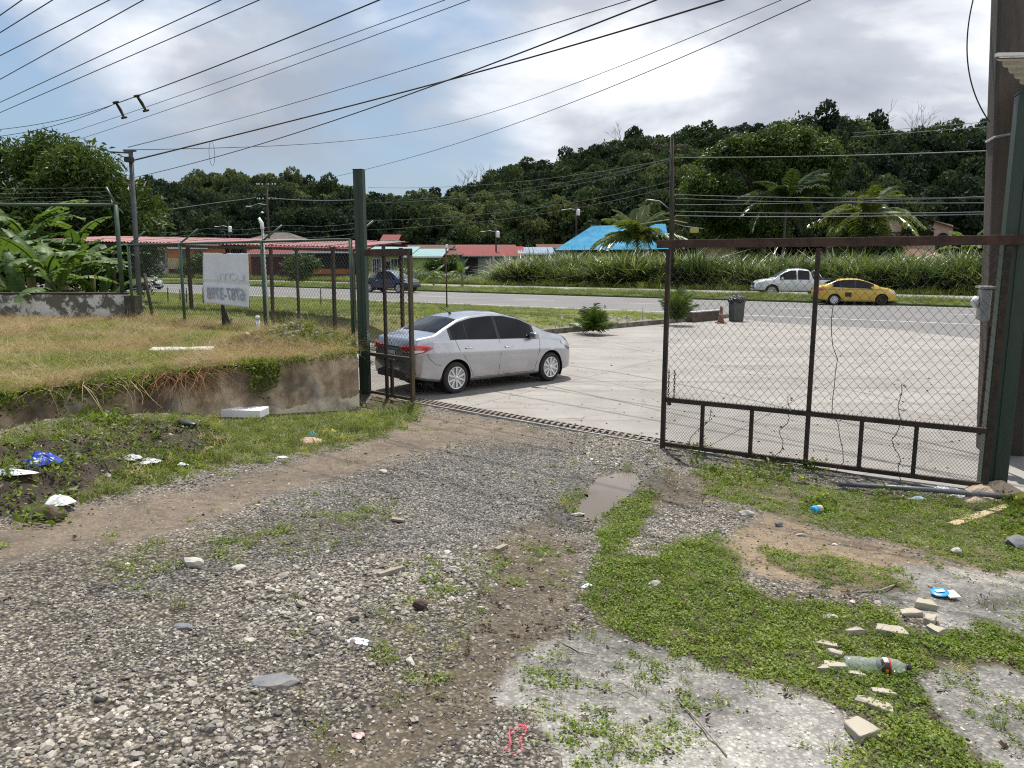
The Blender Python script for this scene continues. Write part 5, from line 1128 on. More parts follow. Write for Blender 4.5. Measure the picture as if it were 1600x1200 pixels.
house('brick_house', 'low grey-roofed house with white-framed windows left of the orange house', 218, 262, 120, 4.3, 'w_grey', 'rf_red', 5.6, 8, wins=[(.3, 1.8, 3.6, 1.4), (.65, 1.8, 3.6, 1.4), (.88, 1.8, 3.6, 1.0)], bands=[(0, 1, -.3, 1.4, 'w_pale')], doors=[])
house('orange_house', 'long house with orange upper wall, cream band and dark maroon base', 262, 322, 118, 4.4, 'w_orange', 'rf_grey', 5.4, 8, bands=[(0, 1, 1.3, 2.9, 'w_cream'), (0, 1, -.3, 1.3, 'w_maroon')], wins=[(.42, 2.3, 3.9, .9, 'void', False), (.8, 2.3, 3.9, .9, 'void', False)])
house('verandah_house', 'house with an orange verandah wall and dark grilles left of the gatepost', 470, 552, 100, 3.6, 'w_orange', 'rf_red', 4.4, 8, bands=[(.06, .94, 1.5, 3.4, 'void'), (0, 1, -.3, .8, 'w_maroon')], over=1.0)
house('dark_house', 'dark-walled house behind the banner with a pale roof edge', 392, 462, 104, 3.5, 'w_grey', 'rf_red', 4.6, 8, bands=[(0, 1, -.3, 3.0, 'w_maroon')], over=.9)
house('lime_house', 'yellow-green house with white grilled windows behind the navy pickup', 575, 636, 98, 3.3, 'w_yg', 'rf_teal', 4.4, 8, wins=[(.22, .9, 2.8, 1.2), (.75, 1.2, 2.8, 1.7)], doors=[(.48, 1.0, 2.4, 'void')], over=.7)
house('lime_extension', 'plain lime-green wall under a pale teal roof', 637, 686, 96, 3.0, 'w_lime', 'rf_teal', 4.1, 9, over=.5)
house('ochre_house', 'small ochre-yellow house with one dark square window', 684, 716, 99, 3.2, 'w_yellow', 'rf_rust', 3.9, 8, wins=[(.62, .9, 1.9, .9, 'darksteel', True)], over=.5)
house('blue_grey_house', 'blue-grey house under a red tin roof with a dark doorway and slatted wall', 716, 812, 101, 3.2, 'w_blue', 'rf_red', 4.5, 9, bands=[(.30, .62, .6, 2.8, 'w_grey')], doors=[(.22, 1.6, 2.9, 'void')], over=.6)
house('pale_blue_house', 'low house with a pale blue tin roof left of the big blue roof', 815, 862, 102, 3.4, 'w_grey', 'rf_lblue', 4.4, 8, over=.5)
def blue_house():
    y = 100; a = at_y(862, 390, y); pts = [at_y(866, 391, y), at_y(985, 390, y-2), at_y(975, 352, y+6), at_y(925, 353, y+6)]
    r = empty('blue_roof_house', (at_y(920, 400, y).x, y, 0), 0, 'house under a large bright blue corrugated hip roof', 'house'); mb = MB(); V = [Vector((p.x, p.y, p.z)) for p in pts]
    corrugated(mb, V[0], V[1], V[2], V[3]); R_ = at_y(1048, 389, y+2); T_ = at_y(1040, 350, y+8); corrugated(mb, V[1], R_, T_, V[2]); mb.build('roof', M['rf_blue'], r, False, True)
    w0, w1 = at_y(868, 400, y+1), at_y(1056, 400, y+3); MB().box(((w0.x+w1.x)/2, y+6, 1.6), (w1.x-w0.x-1, 8, 4.0)).build('wall', M['w_cream'], r, world_=True); MB().box(((w0.x+w1.x)/2-2, y+1.9, 1.2), (1.0, .1, 2.2)).build('door', M['w_maroon'], r, world_=True)
    MB().box(((w0.x+w1.x)/2+1, y+1.9, 1.7), (1.3, .1, 1.1)).build('window', M['winglass'], r, world_=True)
blue_house()
h2 = house('blue_roof_house', 'small blue roof glimpsed under the broad tree', 1090, 1150, 112, 4.6, 'w_cream', 'rf_blue', 6.8, 8, over=.5, wins=[(.4, 1.6, 3.0, 1.2)])
house('hip_roof_house', 'brown hip-roofed house rising above the pink roof beside the vent pipe', 385, 468, 122, 5.5, 'w_orange', 'rf_grey', 7.0, 9, pitch='hip', over=.8, wins=[(.5, 3.2, 4.8, 1.4)])
house('rust_roof_house', 'house with a rusty brown roof just behind the lime-green house', 610, 700, 112, 4.2, 'w_grey', 'rf_rust', 4.9, 7, over=.6, wins=[(.5, 2, 3.5, 1.2)])
house('rust_roof_house', 'house with a faded red roof behind the blue-grey house', 712, 800, 116, 4.3, 'w_pale', 'rf_pink', 5.0, 7, over=.6, wins=[(.5, 2, 3.5, 1.2)])
house('rust_roof_house', 'rusty flat-roofed house left of the blue hip roof', 846, 890, 112, 4.2, 'w_grey', 'rf_rust', 5.0, 7, over=.6, wins=[(.5, 2, 3.5, 1.2)])
house('hillside_house', 'small red-roofed house on the slope above the lime-green house', 600, 620, 128, 5.9, 'w_pale', 'rf_red', 6.8, 5, over=.5, pitch='gable')
def pink_house():
    y = 104; a = at_y(1398, 370, y); r = empty('pink_house', (at_y(1425, 400, y).x, y, 0), -.18, 'pink gabled house with an arched porch on the slope behind the gate', 'house'); W = 9.5; zw = at_y(1400, 352, y).z; zr = at_y(1400, 346, y).z+.4
    MB().box((0, 4, zw/2), (W, 8, zw)).build('wall', M['w_pink'], r); mb = MB(); V = Vector
    corrugated(mb, V((-W/2-.5, -.6, zw-.25)), V((-W/2-.5, 8.6, zw-.25)), V((-.6, 8.6, zr+.6)), V((-.6, -.6, zr+.6))); corrugated(mb, V((W/2+.6, -.6, zw-.55)), V((W/2+.6, 8.6, zw-.55)), V((-.6, 8.6, zr+.61)), V((-.6, -.6, zr+.61))); mb.build('roof', M['rf_rust'], r)
    MB().add([(-W/2, 0, zw-.02), (W/2, 0, zw-.02), (-.6, 0, zr+.5), (-W/2, .1, zw-.02), (W/2, .1, zw-.02), (-.6, .1, zr+.5)], [(0, 1, 2), (5, 4, 3), (0, 3, 4, 1), (1, 4, 5, 2), (2, 5, 3, 0)]).build('gable_wall', M['w_pink'], r)
    for x in (-.9, .5): window(r, x-1, zw-1.9, zw-.9, .6, 'void', False, y=-.05)
    window(r, 2.0, zw-2.2, zw-.8, .8, 'void', False, y=-.05)
    for x in (3.6,): MB().prism([(x-.8, zw-4), (x+.8, zw-4)]+[(x+.8*math.cos(t/10*math.pi), zw-1.9+.9*math.sin(t/10*math.pi)) for t in range(11)], 0, .12, Matrix.Rotation(R(90), 3, 'X'), (0, -.02, 0)).build('arch', M['void'], r)
    x0 = -W/2-6; MB().box((x0+3, 4, zw/2-.5), (5.9, 7, zw-1)).build('wing_wall', M['w_pink'], r); mb = MB(); corrugated(mb, V((x0-.4, -.4, zw-.8)), V((x0+6, -.4, zw-.8)), V((x0+6, 7, zw+.4)), V((x0-.4, 7, zw+.4))); mb.build('wing_roof', M['rf_rust'], r); MB().box((x0+3, -.45, zw-.85), (6.4, .08, .15)).build('gutter', M['trim'], r); MB().box((x0+5.8, -.45, zw-2.8), (.12, .12, 3.8)).build('downpipe', M['trim'], r)
pink_house()
house('low_red_house', 'low pinkish roof showing just under the top rail of the big gate', 1385, 1480, 88, 2.9, 'w_pink', 'rf_pink', 3.9, 7, over=.5, wins=[(.5, 1, 2, 1)])
# ------------------------------------------------------------------ vehicles.  Local frame: x from tail (0) to nose (L), y half width, z up
def lerp_tab(tab):
    xs = np.array([a for a, b in tab], float); ys = np.array([b for a, b in tab], float)
    def f(x):
        # smooth (monotone-ish) interpolation
        x = np.asarray(x, float); y = 0; 
        for k, w in ((-.05, .25), (0, .5), (.05, .25)): y = y+w*np.interp(x+k, xs, ys)
        return y
    return f
class CarShape:
    def __init__(s, L, zt, zs, zb, w, tum): s.L = L; s.zt, s.zs, s.zb, s.w, s.tum = map(lerp_tab, (zt, zs, zb, w, tum))
    def side(s, x, z):
        w = s.w(x); zs = s.zs(x); zb = s.zb(x); zz = np.minimum(z, zs); u = (zz-zb)/np.maximum(zs-zb, .05)
        y = w*(1-.055*np.clip((.42-u)/.42, 0, 1)**2-.05*np.clip((u-.55)/.45, 0, 1)**2)
        # feature crease along the flank
        y = y+.008*np.exp(-((u-.72)/.05)**2)-.008*np.exp(-((u-.30)/.10)**2)
        return y-np.maximum(z-zs, 0)*s.tum(x)
    def rail(s, x):
        zs, zt = s.zs(x), s.zt(x); zr = zs+(zt-zs)*.90; return s.side(x, zr)-.02, zr
    def top(s, x, y):
        yr, zr = s.rail(x); q = np.clip(np.abs(y)/np.maximum(yr, .05), 0, 1); return zr+(s.zt(x)-zr)*(1-q**2.2)
    def mesh(s, wheels, Ra, dx=.045):
        xs = np.concatenate([[.0, .02, .045], np.arange(.08, s.L-.06, dx), [s.L-.045, s.L-.02, s.L]]); nl = 16; nt_ = 9; V = []; rows = []
        for x in xs:
            zb, zs = float(s.zb(x)), float(s.zs(x)); row = [(x, 0, zb), (x, float(s.side(x, zb))*.9, zb)]
            for j in range(nl+1): z = zb+.015+(zs-zb-.015)*j/nl; row.append((x, float(s.side(x, z)), z))
            yr, zr = map(float, s.rail(x)); ys = float(s.side(x, zs))
            for j in range(1, 4): t = j/3; z = zs+(zr-zs)*t; row.append((x, float(s.side(x, z))-(.02*t), z))
            for j in range(1, nt_+1): y = yr*(1-j/nt_); row.append((x, y, float(s.top(x, y))))
            rows.append(row)
        return xs, rows
def build_shell(cs, wheels, Ra, m, r, zcw):
    bm = bmesh.new(); xs, rows = cs.mesh(wheels, Ra); q = len(rows[0])
    for sgn in (1, -1):
        G = [[bm.verts.new((x, y*sgn, z)) for x, y, z in row] for row in rows]
        for i in range(len(rows)-1):
            for j in range(q-1):
                f = (G[i][j], G[i+1][j], G[i+1][j+1], G[i][j+1])
                try: bm.faces.new(f if sgn < 0 else f[::-1])
                except ValueError: pass
        for row, fl in ((G[0], sgn > 0), (G[-1], sgn < 0)):
            # end caps as strips to the centre line
            for j in range(1, q-1):
                try: bm.faces.new((row[0], row[j], row[j+1]) if fl else (row[0], row[j+1], row[j]))
                except ValueError: pass
    bmesh.ops.remove_doubles(bm, verts=bm.verts, dist=.0008)
    dele = []
    for f in bm.faces:
        c = f.calc_center_median()
        for wx in wheels:
            if abs(c.y) > .35 and (c.x-wx)**2+(c.z-zcw)**2 < Ra**2 and c.z < 1.0: dele.append(f); break
    bmesh.ops.delete(bm, geom=dele, context='FACES'); bmesh.ops.delete(bm, geom=[v for v in bm.verts if not v.link_faces], context='VERTS')
    for e in bm.edges:
        if e.is_boundary:
            for v in e.verts:
                for wx in wheels:
                    d = math.hypot(v.co.x-wx, v.co.z-zcw)
                    if d < Ra+.10 and v.co.z > float(cs.zb(v.co.x))+.01 and abs(v.co.y) > .35: v.co.x = wx+(v.co.x-wx)*Ra/d; v.co.z = zcw+(v.co.z-zcw)*Ra/d
    bmesh.ops.recalc_face_normals(bm, faces=bm.faces)
    for f in bm.faces: f.smooth = True
    me = bpy.data.meshes.new('body'); bm.to_mesh(me); bm.free(); me.materials.append(m); o = link(bpy.data.objects.new('body', me), r); return o
def side_panel(cs, x0, x1, lo, hi, sgn, off=.006, n=14, rows=4):
    mb = MB(); V = []; 
    for i in range(n+1):
        x = x0+(x1-x0)*i/n; a, b = float(lo(x)), float(hi(x)); b = max(b, a+.002)
        for j in range(rows+1): z = a+(b-a)*j/rows; V.append((x, sgn*(float(cs.side(x, z))-.02*max(0, (z-float(cs.zs(x)))/max(.05, float(cs.zt(x)-cs.zs(x))))+off), z))
    F = [(i*(rows+1)+j, (i+1)*(rows+1)+j, (i+1)*(rows+1)+j+1, i*(rows+1)+j+1) for i in range(n) for j in range(rows)]
    if sgn > 0: F = [f[::-1] for f in F]
    mb.v = V; mb.f = F; return mb
def top_panel(cs, x0, x1, frac, off=.006, n=10, k=12, taper=0.0):
    V = []; 
    for i in range(n+1):
        t = i/n; x = x0+(x1-x0)*t; yr, zr = map(float, cs.rail(x)); fr = frac+taper*t
        for j in range(k+1): y = yr*fr*(-1+2*j/k); V.append((x, y, float(cs.top(x, y))+off*1.6))
    mb = MB(); mb.v = V; mb.f = [(i*(k+1)+j, (i+1)*(k+1)+j, (i+1)*(k+1)+j+1, i*(k+1)+j+1) for i in range(n) for j in range(k)]; return mb
def wheel(r, x, y, z, rad, wd, sgn, spokes=10, dark=False, pair=True):
    t = MB(); Mx = Matrix.Rotation(R(90)*-sgn, 3, 'X'); rr = rad*.70
    t.lathe([(rr, -wd), (rad*.95, -wd), (rad, -wd*.8), (rad, -wd*.15), (rad*.965, -.01), (rad*.86, .004), (rr*1.02, 0), (rr, -.03)], 30, (x, y, z), Mx); o = t.build('wheel', M['rubber'], r, True)
    m = M['darksteel'] if dark else M['alloy']
    d = MB(); d.lathe([(rr*.99, -.06), (rr*.99, -.07), (.02, -.075)], 24, (x, y, z), Mx); d.build('brake_disc', M['dark_under'], o)
    d = MB(); d.lathe([(rr*.91, -.02), (rr*.93, .003), (rr*1.01, .006), (rr*1.02, -.02)], 30, (x, y, z), Mx)
    for i in range(spokes):
        a = (i//2)*(4*math.pi/spokes)+(.14 if i % 2 else -.14) if pair else i*2*math.pi/spokes; a2 = (i//2)*(4*math.pi/spokes)+(.30 if i % 2 else -.30) if pair else a
        p = Vector((x+math.cos(a)*rr*.16, y-sgn*.012, z+math.sin(a)*rr*.16)); q = Vector((x+math.cos(a2)*rr*.94, y-sgn*.004, z+math.sin(a2)*rr*.94)); d.beam(p, q, .035*rad/.3, .02, (0, 1, 0))
    d.lathe([(rr*.22, -.02), (rr*.2, .008), (rr*.1, .014)], 12, (x, y, z), Mx); d.build('rim', m, o)
def wheelwell(r, wheels, Ra, z, W):
    mb = MB()
    for wx in wheels:
        for s in (1, -1):
            n = 16; V = []; F = []
            for i in range(n+1):
                a = math.pi*(-.18+1.36*i/n); 
                for y in (W*.995, W-.34): V.append((wx+math.cos(a)*(Ra+.012), s*y*.97, z+math.sin(a)*(Ra+.012)))
            F = [(2*i, 2*i+2, 2*i+3, 2*i+1) for i in range(n)]; k = len(V); V.append((wx, s*(W-.34)*.97, z)); F += [(2*i+1, 2*i+3, k) for i in range(n)]; mb.add(V, F)
    mb.build('wheel_arch_liner', M['dark_under'], r)
def mirror(r, x, y, z, sgn, m):
    o = MB().box((x, sgn*(y+.10), z), (.13, .19, .13), (0, 0, -.15*sgn)).build('mirror', m, r, bevel=.03); MB().box((x+.01, sgn*(y+.01), z-.03), (.07, .12, .04)).build('mirror_arm', M['black_plastic'], o)
def handle(r, cs, x, z, sgn, m):
    y = float(cs.side(x, z)); MB().tube([(x-.10, sgn*(y+.004), z), (x-.06, sgn*(y+.032), z+.002), (x+.06, sgn*(y+.032), z+.006), (x+.10, sgn*(y+.004), z+.006)], [.012, .014, .014, .012], 8).build('door_handle', m, r, True)
    MB().lathe([(.04, 0), (.03, .004)], 12, (x, sgn*(y+.001), z), Matrix.Rotation(-R(90)*sgn, 3, 'X')).build('handle_cup', M['alloy'], r)
def seam(r, cs, pts, sgn, name='door_seam'):
    MB().tube([(x, sgn*(float(cs.side(x, z))+.0005-.02*max(0, (z-float(cs.zs(x)))/max(.05, float(cs.zt(x)-cs.zs(x))))), z) for x, z in pts], .0045, 4).build(name, M['dark_under'], r)
SEDAN = dict(L=4.40,
  zt=[(0, .60), (.03, .92), (.10, 1.055), (.30, 1.085), (.55, 1.115), (.80, 1.235), (1.15, 1.385), (1.5, 1.455), (1.95, 1.48), (2.35, 1.465), (2.75, 1.38), (3.15, 1.20), (3.5, 1.03), (3.9, .955), (4.2, .85), (4.34, .72), (4.40, .50)],
  zs=[(0, .56), (.03, .88), (.10, .985), (.5, 1.01), (1.1, 1.00), (1.8, .965), (2.8, .925), (3.4, .90), (3.9, .84), (4.2, .74), (4.34, .64), (4.40, .46)],
  zb=[(0, .36), (.25, .30), (.6, .24), (1.5, .20), (3.2, .19), (4.0, .21), (4.40, .26)],
  w=[(0, .64), (.05, .735), (.18, .79), (.45, .83), (.9, .855), (1.3, .858), (3.0, .855), (3.6, .855), (3.95, .82), (4.2, .73), (4.34, .60), (4.40, .46)],
  tum=[(0, .6), (.5, .6), (1.2, .50), (3.0, .46), (3.4, .6), (4.4, .8)])
def sedan(label, p, ang, body, s=1.0, rim_dark=(), glass='carglass', plate=None, rear=True, shape=SEDAN, glass_f='carglass', group=None, cat='car', handle_m='chrome'):
    cs = CarShape(**shape); r = empty('parked_car' if plate else 'car', p, ang, label, cat, group, s); wh = (.98, 3.53); Ra = .355; zc = .30
    build_shell(cs, wh, Ra, body, r, zc); wheelwell(r, wh, Ra, zc, .85)
    MB().box((2.2, 0, .27), (3.7, 1.3, .12)).build('underbody', M['dark_under'], r)
    for x in wh:
        for sg in (1, -1): wheel(r, x, sg*.835, zc, .30, .19, sg, 10, (x, sg) in rim_dark)
    g0 = lambda x: cs.zs(x)+.022
    def gh(d): return lambda x: min(float(cs.zs(x)+(cs.zt(x)-cs.zs(x))*.90-.035-d), 1.42)
    for sg in (1, -1):
        side_panel(cs, .93, 1.27, g0, gh(.0), sg).build('quarter_window', M[glass], r, True)
        side_panel(cs, 1.30, 2.05, g0, gh(.0), sg).build('rear_door_window', M[glass], r, True)
        side_panel(cs, 2.13, 3.02, g0, gh(0), sg).build('front_door_window', M[glass_f], r, True)
        side_panel(cs, .86, 3.10, lambda x: g0(x)-.014, lambda x: gh(0)(x)+.012, sg, .0025, 30).build('window_trim', M['black_plastic'], r, True)
        zz = lambda x: float(cs.zs(x))
        seam(r, cs, [(.98, zz(.98)), (1.06, .82), (1.20, .66), (1.33, .45), (1.40, .30)], sg); seam(r, cs, [(1.40, .275), (2.1, .265), (3.05, .265)], sg); seam(r, cs, [(2.09, zz(2.09)), (2.11, .7), (2.08, .45), (2.05, .27)], sg); seam(r, cs, [(3.22, zz(3.2)), (3.19, .7), (3.10, .42), (3.05, .27)], sg)
        handle(r, cs, 1.30, .84, sg, M[handle_m] if handle_m in M else body); handle(r, cs, 2.32, .80, sg, M[handle_m] if handle_m in M else body)
        mirror(r, 2.98, .80, .98, sg, body)
        # wrap-around tail lamps: red blade with a clear core
        V = []; F = []
        st = [(-.006, .34, .865, .905), (.0, .46, .835, .93), (.012, .58, .815, .945), (.04, .69, .80, .955), (.09, .775, .79, .958), (.16, .81, .80, .953), (.26, .838, .82, .94), (.36, .855, .855, .925), (.44, .862, .885, .905)]
        def sk(x, z, yy): return float(cs.side(max(x, 0), z))+.010 if x > .06 else yy
        for x, yy, a, b in st:
            for j in range(4): z = a+(b-a)*j/3; y = sk(x, z, yy); xx = x-.012 if x < .1 else x; V.append((xx, sg*y, z))
        F = [(4*i+j, 4*i+4+j, 4*i+5+j, 4*i+1+j) for i in range(len(st)-1) for j in range(3)]
        if sg < 0: F = [f[::-1] for f in F]
        mb = MB(); mb.v = V; mb.f = F; lamp = mb.build('tail_lamp', M['redlamp'], r, True); so = lamp.modifiers.new('t', 'SOLIDIFY'); so.thickness = .02; so.offset = 0
        V = []; st2 = [(.02, .63, .825, .845), (.05, .715, .815, .86), (.10, .79, .815, .865), (.17, .822, .825, .86), (.24, .84, .84, .855)]
        for x, yy, a, b in st2:
            for j in range(2): z = a+(b-a)*j; V.append((x-.03 if x < .12 else x, sg*(sk(x, z, yy)+.012), z))
        mb = MB(); mb.v = V; mb.f = [(2*i, 2*i+2, 2*i+3, 2*i+1) for i in range(len(st2)-1)]; mb.build('reversing_lamp', M['clearlamp'], lamp, True)
        # headlamp sweep
        V = []; st = [(4.345, .50, .64, .70), (4.28, .60, .63, .735), (4.18, .72, .655, .78), (4.02, .80, .71, .81), (3.86, .835, .775, .825)]
        for x, yy, a, b in st:
            for j in range(3): z = a+(b-a)*j/2; V.append((x+.006, sg*(float(cs.side(x, z))+.010), z))
        mb = MB(); mb.v = V; mb.f = [(3*i+j, 3*i+3+j, 3*i+4+j, 3*i+1+j) for i in range(len(st)-1) for j in range(2)]; mb.build('headlight', M['clearlamp'], r, True)
        V = []; st = [(4.392, .30, .30, .40), (4.36, .48, .29, .42), (4.28, .62, .29, .40)]
        for x, yy, a, b in st:
            for j in range(2): V.append((x+.010, sg*yy*1.01, a+(b-a)*j))
        mb = MB(); mb.v = V; mb.f = [(0, 2, 3, 1), (2, 4, 5, 3)]; mb.build('fog_lamp_recess', M['black_plastic'], r)
        MB().beam((.04, sg*.45, .43), (.10, sg*.74, .445), .035, .03).build('rear_reflector', M['redlamp'], r)
    top_panel(cs, .64, 1.18, .86, n=12, taper=.02).build('rear_window', M[glass], r, True)
    top_panel(cs, 2.62, 3.42, .93, n=12).build('windscreen', M[glass_f], r, True)
    MB().box((-.012, 0, .90), (.02, .98, .022)).build('garnish', M['black_plastic'], r)
    MB().box((.015, 0, .37), (.10, 1.05, .12)).build('rear_valance', M['black_plastic'], r, bevel=.02)
    MB().box((4.385, 0, .44), (.06, .62, .14)).build('grille', M['black_plastic'], r, bevel=.01)
    MB().tube([(1.42, 0, 1.455), (1.16, 0, 1.60)], [.009, .004], 6).build('antenna', M['black_plastic'], r); MB().lathe([(.035, 0), (.02, .03)], 10, (1.42, 0, 1.445)).build('antenna_base', M['black_plastic'], r)
    MB().tube([(-.018, .055*math.cos(t/12*6.283), .985+.04*math.sin(t/12*6.283)) for t in range(13)], .008, 5, False).build('badge', M['chrome'], r); MB().tube([(-.02, .045*math.cos(t/12*6.283)*.6, .985+.038*math.sin(t/12*6.283)) for t in range(13)], .006, 5, False).build('badge', M['chrome'], r)
    seam(r, cs, [(.30, .80), (.36, .70), (.47, .60), (.62, .55)], -1, 'bumper_seam'); seam(r, cs, [(.30, .80), (.36, .70), (.47, .60), (.62, .55)], 1, 'bumper_seam')
    if plate:
        pl = MB().box((-.035, 0, .735), (.02, .36, .18)).build('number_plate', M['white_paint'], r, bevel=.004); MB().box((-.03, 0, .74), (.015, .46, .24)).build('plate_recess', paint('plate_recess_grey', (.25, .26, .28), .6), r)
        cu = bpy.data.curves.new('plate_text', 'FONT'); cu.body = plate; cu.size = .105; cu.align_x = 'CENTER'; cu.align_y = 'CENTER'; cu.extrude = .002; cu.offset = .002; ob = link(bpy.data.objects.new('plate_text', cu), pl); cu.materials.append(mat('plate_blue', (.03, .05, .12), .6, bmp=0)); ob.location = (-.048, 0, .73); ob.rotation_euler = (R(90), 0, R(-90))
    return r
def grounded(px0, py0, px1, py1, z=0.0):
    a, b = at_z(px0, py0, z), at_z(px1, py1, z); return a, b
# silver sedan in the gateway
silver = paint('silver_car_paint', (.43, .44, .475), .80, .25)
a, b = at_z(713, 614.5, 0), at_z(853, 596, 0); d = (b-a).normalized(); ang = math.atan2(d.y, d.x)
def place(a, ang, s, side=-1): # a = contact of the rear wheel on the side we see (y = side*.83)
    o = Vector((.98*s, side*.80*s, 0)); c, s_ = math.cos(ang), math.sin(ang); return Vector((a.x-(o.x*c-o.y*s_), a.y-(o.x*s_+o.y*c), 0))
SS = .945
sedan('silver four-door sedan with dark windows parked in the open gateway', place(a, ang, SS), ang, silver, SS, plate='BX5121').scale = (SS*.985, SS, SS*1.055)
# taxi
yel = paint('taxi_yellow', (.62, .40, .03), 0, .3)
TAXI = dict(SEDAN); TAXI['zt'] = [(0, .62), (.03, .95), (.10, 1.07), (.30, 1.10), (.50, 1.13), (.80, 1.28), (1.1, 1.42), (1.45, 1.49), (1.95, 1.51), (2.35, 1.49), (2.75, 1.38), (3.15, 1.20), (3.5, 1.03), (3.9, .96), (4.2, .86), (4.34, .72), (4.40, .50)]
a, b = at_z(1294, 476.5, -.03), at_z(1368, 479.0, -.03); d = b-a; ang = math.atan2(d.y, d.x); ang = -.16
t = sedan('yellow taxi sedan driving right on the near carriageway', place(a, ang, 1.0), ang, yel, 1.0, rim_dark=((3.53, -1), (3.53, 1)), shape=TAXI, handle_m='yy', glass_f='carglass', cat='taxi')
t.location.z = -.03; t.location.x += .32
MB().box((1.72, -.868, .60), (.34, .012, .24)).build('door_sign', M['black_plastic'], t)
side_panel(CarShape(**TAXI), .45, 3.9, lambda x: .86, lambda x: .92, -1, .004, 30, 2).build('side_stripe', mat('grey_stripe', (.30, .28, .20), .5, bmp=0), t)
# pale sedan on the road at the left
pale = paint('pale_grey_paint', (.55, .56, .58), .4, .35)
a = at_z(199, 452.5, -.03); sedan('small silver-white sedan driving past on the road at the far left', place(a, -.62, 1.0), -.62, pale, .98, handle_m='yy', glass_f='lightglass')
# another car's nose behind the concrete pole
a = at_z(1570, 474, -.03); sedan('white car mostly hidden behind the meter box and the concrete pole', place(a, math.pi-.6, 1.0, 1)+Vector((5.6, 2.2, 0)), math.pi-.55, paint('white_car_paint', (.7, .7, .7), 0, .3), 1.0, handle_m='yy')
PICK = dict(L=5.25,
  zt=[(0, .70), (.04, 1.0), (.12, 1.07), (1.72, 1.09), (1.80, 1.55), (1.95, 1.74), (2.5, 1.80), (3.1, 1.76), (3.45, 1.62), (3.8, 1.38), (4.05, 1.17), (4.6, 1.10), (4.95, 1.02), (5.15, .88), (5.25, .55)],
  zs=[(0, .66), (.04, .95), (.12, 1.03), (1.7, 1.06), (2.6, 1.07), (3.9, 1.06), (4.6, .99), (4.95, .9), (5.15, .78), (5.25, .5)],
  zb=[(0, .52), (.6, .42), (1.5, .36), (3.6, .36), (4.6, .40), (5.25, .44)],
  w=[(0, .80), (.06, .88), (.3, .905), (4.4, .91), (4.8, .87), (5.1, .76), (5.25, .58)],
  tum=[(0, .15), (1.7, .15), (1.8, .34), (3.4, .34), (4.0, .5), (5.25, .6)])
def pickup(label, p, ang, body, s=1.0, hoop=True, mw='white'):
    cs = CarShape(**PICK); r = empty('pickup_truck', p, ang, label, 'pickup truck', None, s); wh = (1.12, 4.20); Ra = .43; zc = .38
    build_shell(cs, wh, Ra, body, r, zc); wheelwell(r, wh, Ra, zc, .90); MB().box((2.6, 0, .45), (4.6, 1.2, .2)).build('underbody', M['dark_under'], r)
    for x in wh:
        for sg in (1, -1): wheel(r, x, sg*.875, zc, .38, .24, sg, 6, False, False)
    g0 = lambda x: cs.zs(x)+.03
    gh = lambda x: min(float(cs.zs(x)+(cs.zt(x)-cs.zs(x))*.90-.04), 1.70)
    for sg in (1, -1):
        side_panel(cs, 1.92, 2.62, g0, gh, sg, .012).build('rear_door_window', M['carglass'], r, True); side_panel(cs, 2.72, 3.72, g0, gh, sg, .012).build('front_door_window', M['carglass'], r, True)
        zz = lambda x: float(cs.zs(x)); seam(r, cs, [(1.78, zz(1.78)), (1.78, .5)], sg); seam(r, cs, [(2.67, 1.05), (2.67, .42)], sg); seam(r, cs, [(3.80, 1.05), (3.74, .45)], sg)
        handle(r, cs, 1.98, .96, sg, M['chrome']); handle(r, cs, 2.84, .95, sg, M['chrome']); mirror(r, 3.62, .88, 1.16, sg, body)
        MB().box((.055, sg*.86, .90), (.16, .12, .26), (0, 0, 0)).build('tail_lamp', M['redlamp'], r, bevel=.02)
        V = []; st = [(5.16, .60, .76, .86), (5.05, .72, .77, .92), (4.85, .83, .82, .93), (4.66, .88, .88, .95)]
        for x, yy, a, b in st:
            for j in range(3): z = a+(b-a)*j/2; V.append((x+.008, sg*(float(cs.side(x, z))+.012), z))
        mb = MB(); mb.v = V; mb.f = [(3*i+j, 3*i+3+j, 3*i+4+j, 3*i+1+j) for i in range(len(st)-1) for j in range(2)]; mb.build('headlight', M['clearlamp'], r, True)
    MB().box((.92, 0, 1.095), (1.50, 1.50, .02)).build('load_bed', M['dark_under'], r); MB().box((.92, .80, 1.11), (1.62, .05, .05)).build('bed_rail', M['black_plastic'], r, bevel=.01); MB().box((.92, -.80, 1.11), (1.62, .05, .05)).build('bed_rail', M['black_plastic'], r, bevel=.01)
    top_panel(cs, 3.22, 3.98, .92).build('windscreen', M['lightglass'], r, True); MB().box((1.775, 0, 1.38), (.03, 1.2, .34)).build('rear_window', M['carglass'], r)
    MB().box((5.235, 0, .82), (.06, .85, .20)).build('grille', M['black_plastic'] if mw != 'navy' else M['chrome'], r, bevel=.02); MB().box((5.22, 0, .55), (.1, 1.2, .12)).build('bumper_grille', M['black_plastic'], r, bevel=.02); MB().box((-.03, 0, .52), (.12, 1.6, .14)).build('rear_bumper', M['alloy'], r, bevel=.02)
    if hoop: MB().tube([(1.1, -.72, 1.10), (1.42, -.68, 1.60), (1.48, 0, 1.66), (1.42, .68, 1.60), (1.1, .72, 1.10)], .04, 8).build('roll_bar', M['chrome'], r, True)
    return r
a = at_y(1214, 455, 66.5); pickup('white double-cab pickup with a roll bar driving left on the far carriageway', (22.4, 53.4, .02), math.pi-.10, paint('pickup_white', (.74, .74, .75), 0, .3), 1.08)
pickup('navy blue double-cab pickup driving toward the right behind the gate', (-12.0, 63.6, -.03), -.56, paint('navy_paint', (.012, .018, .06), .3, .3), 1.0, False, 'navy')
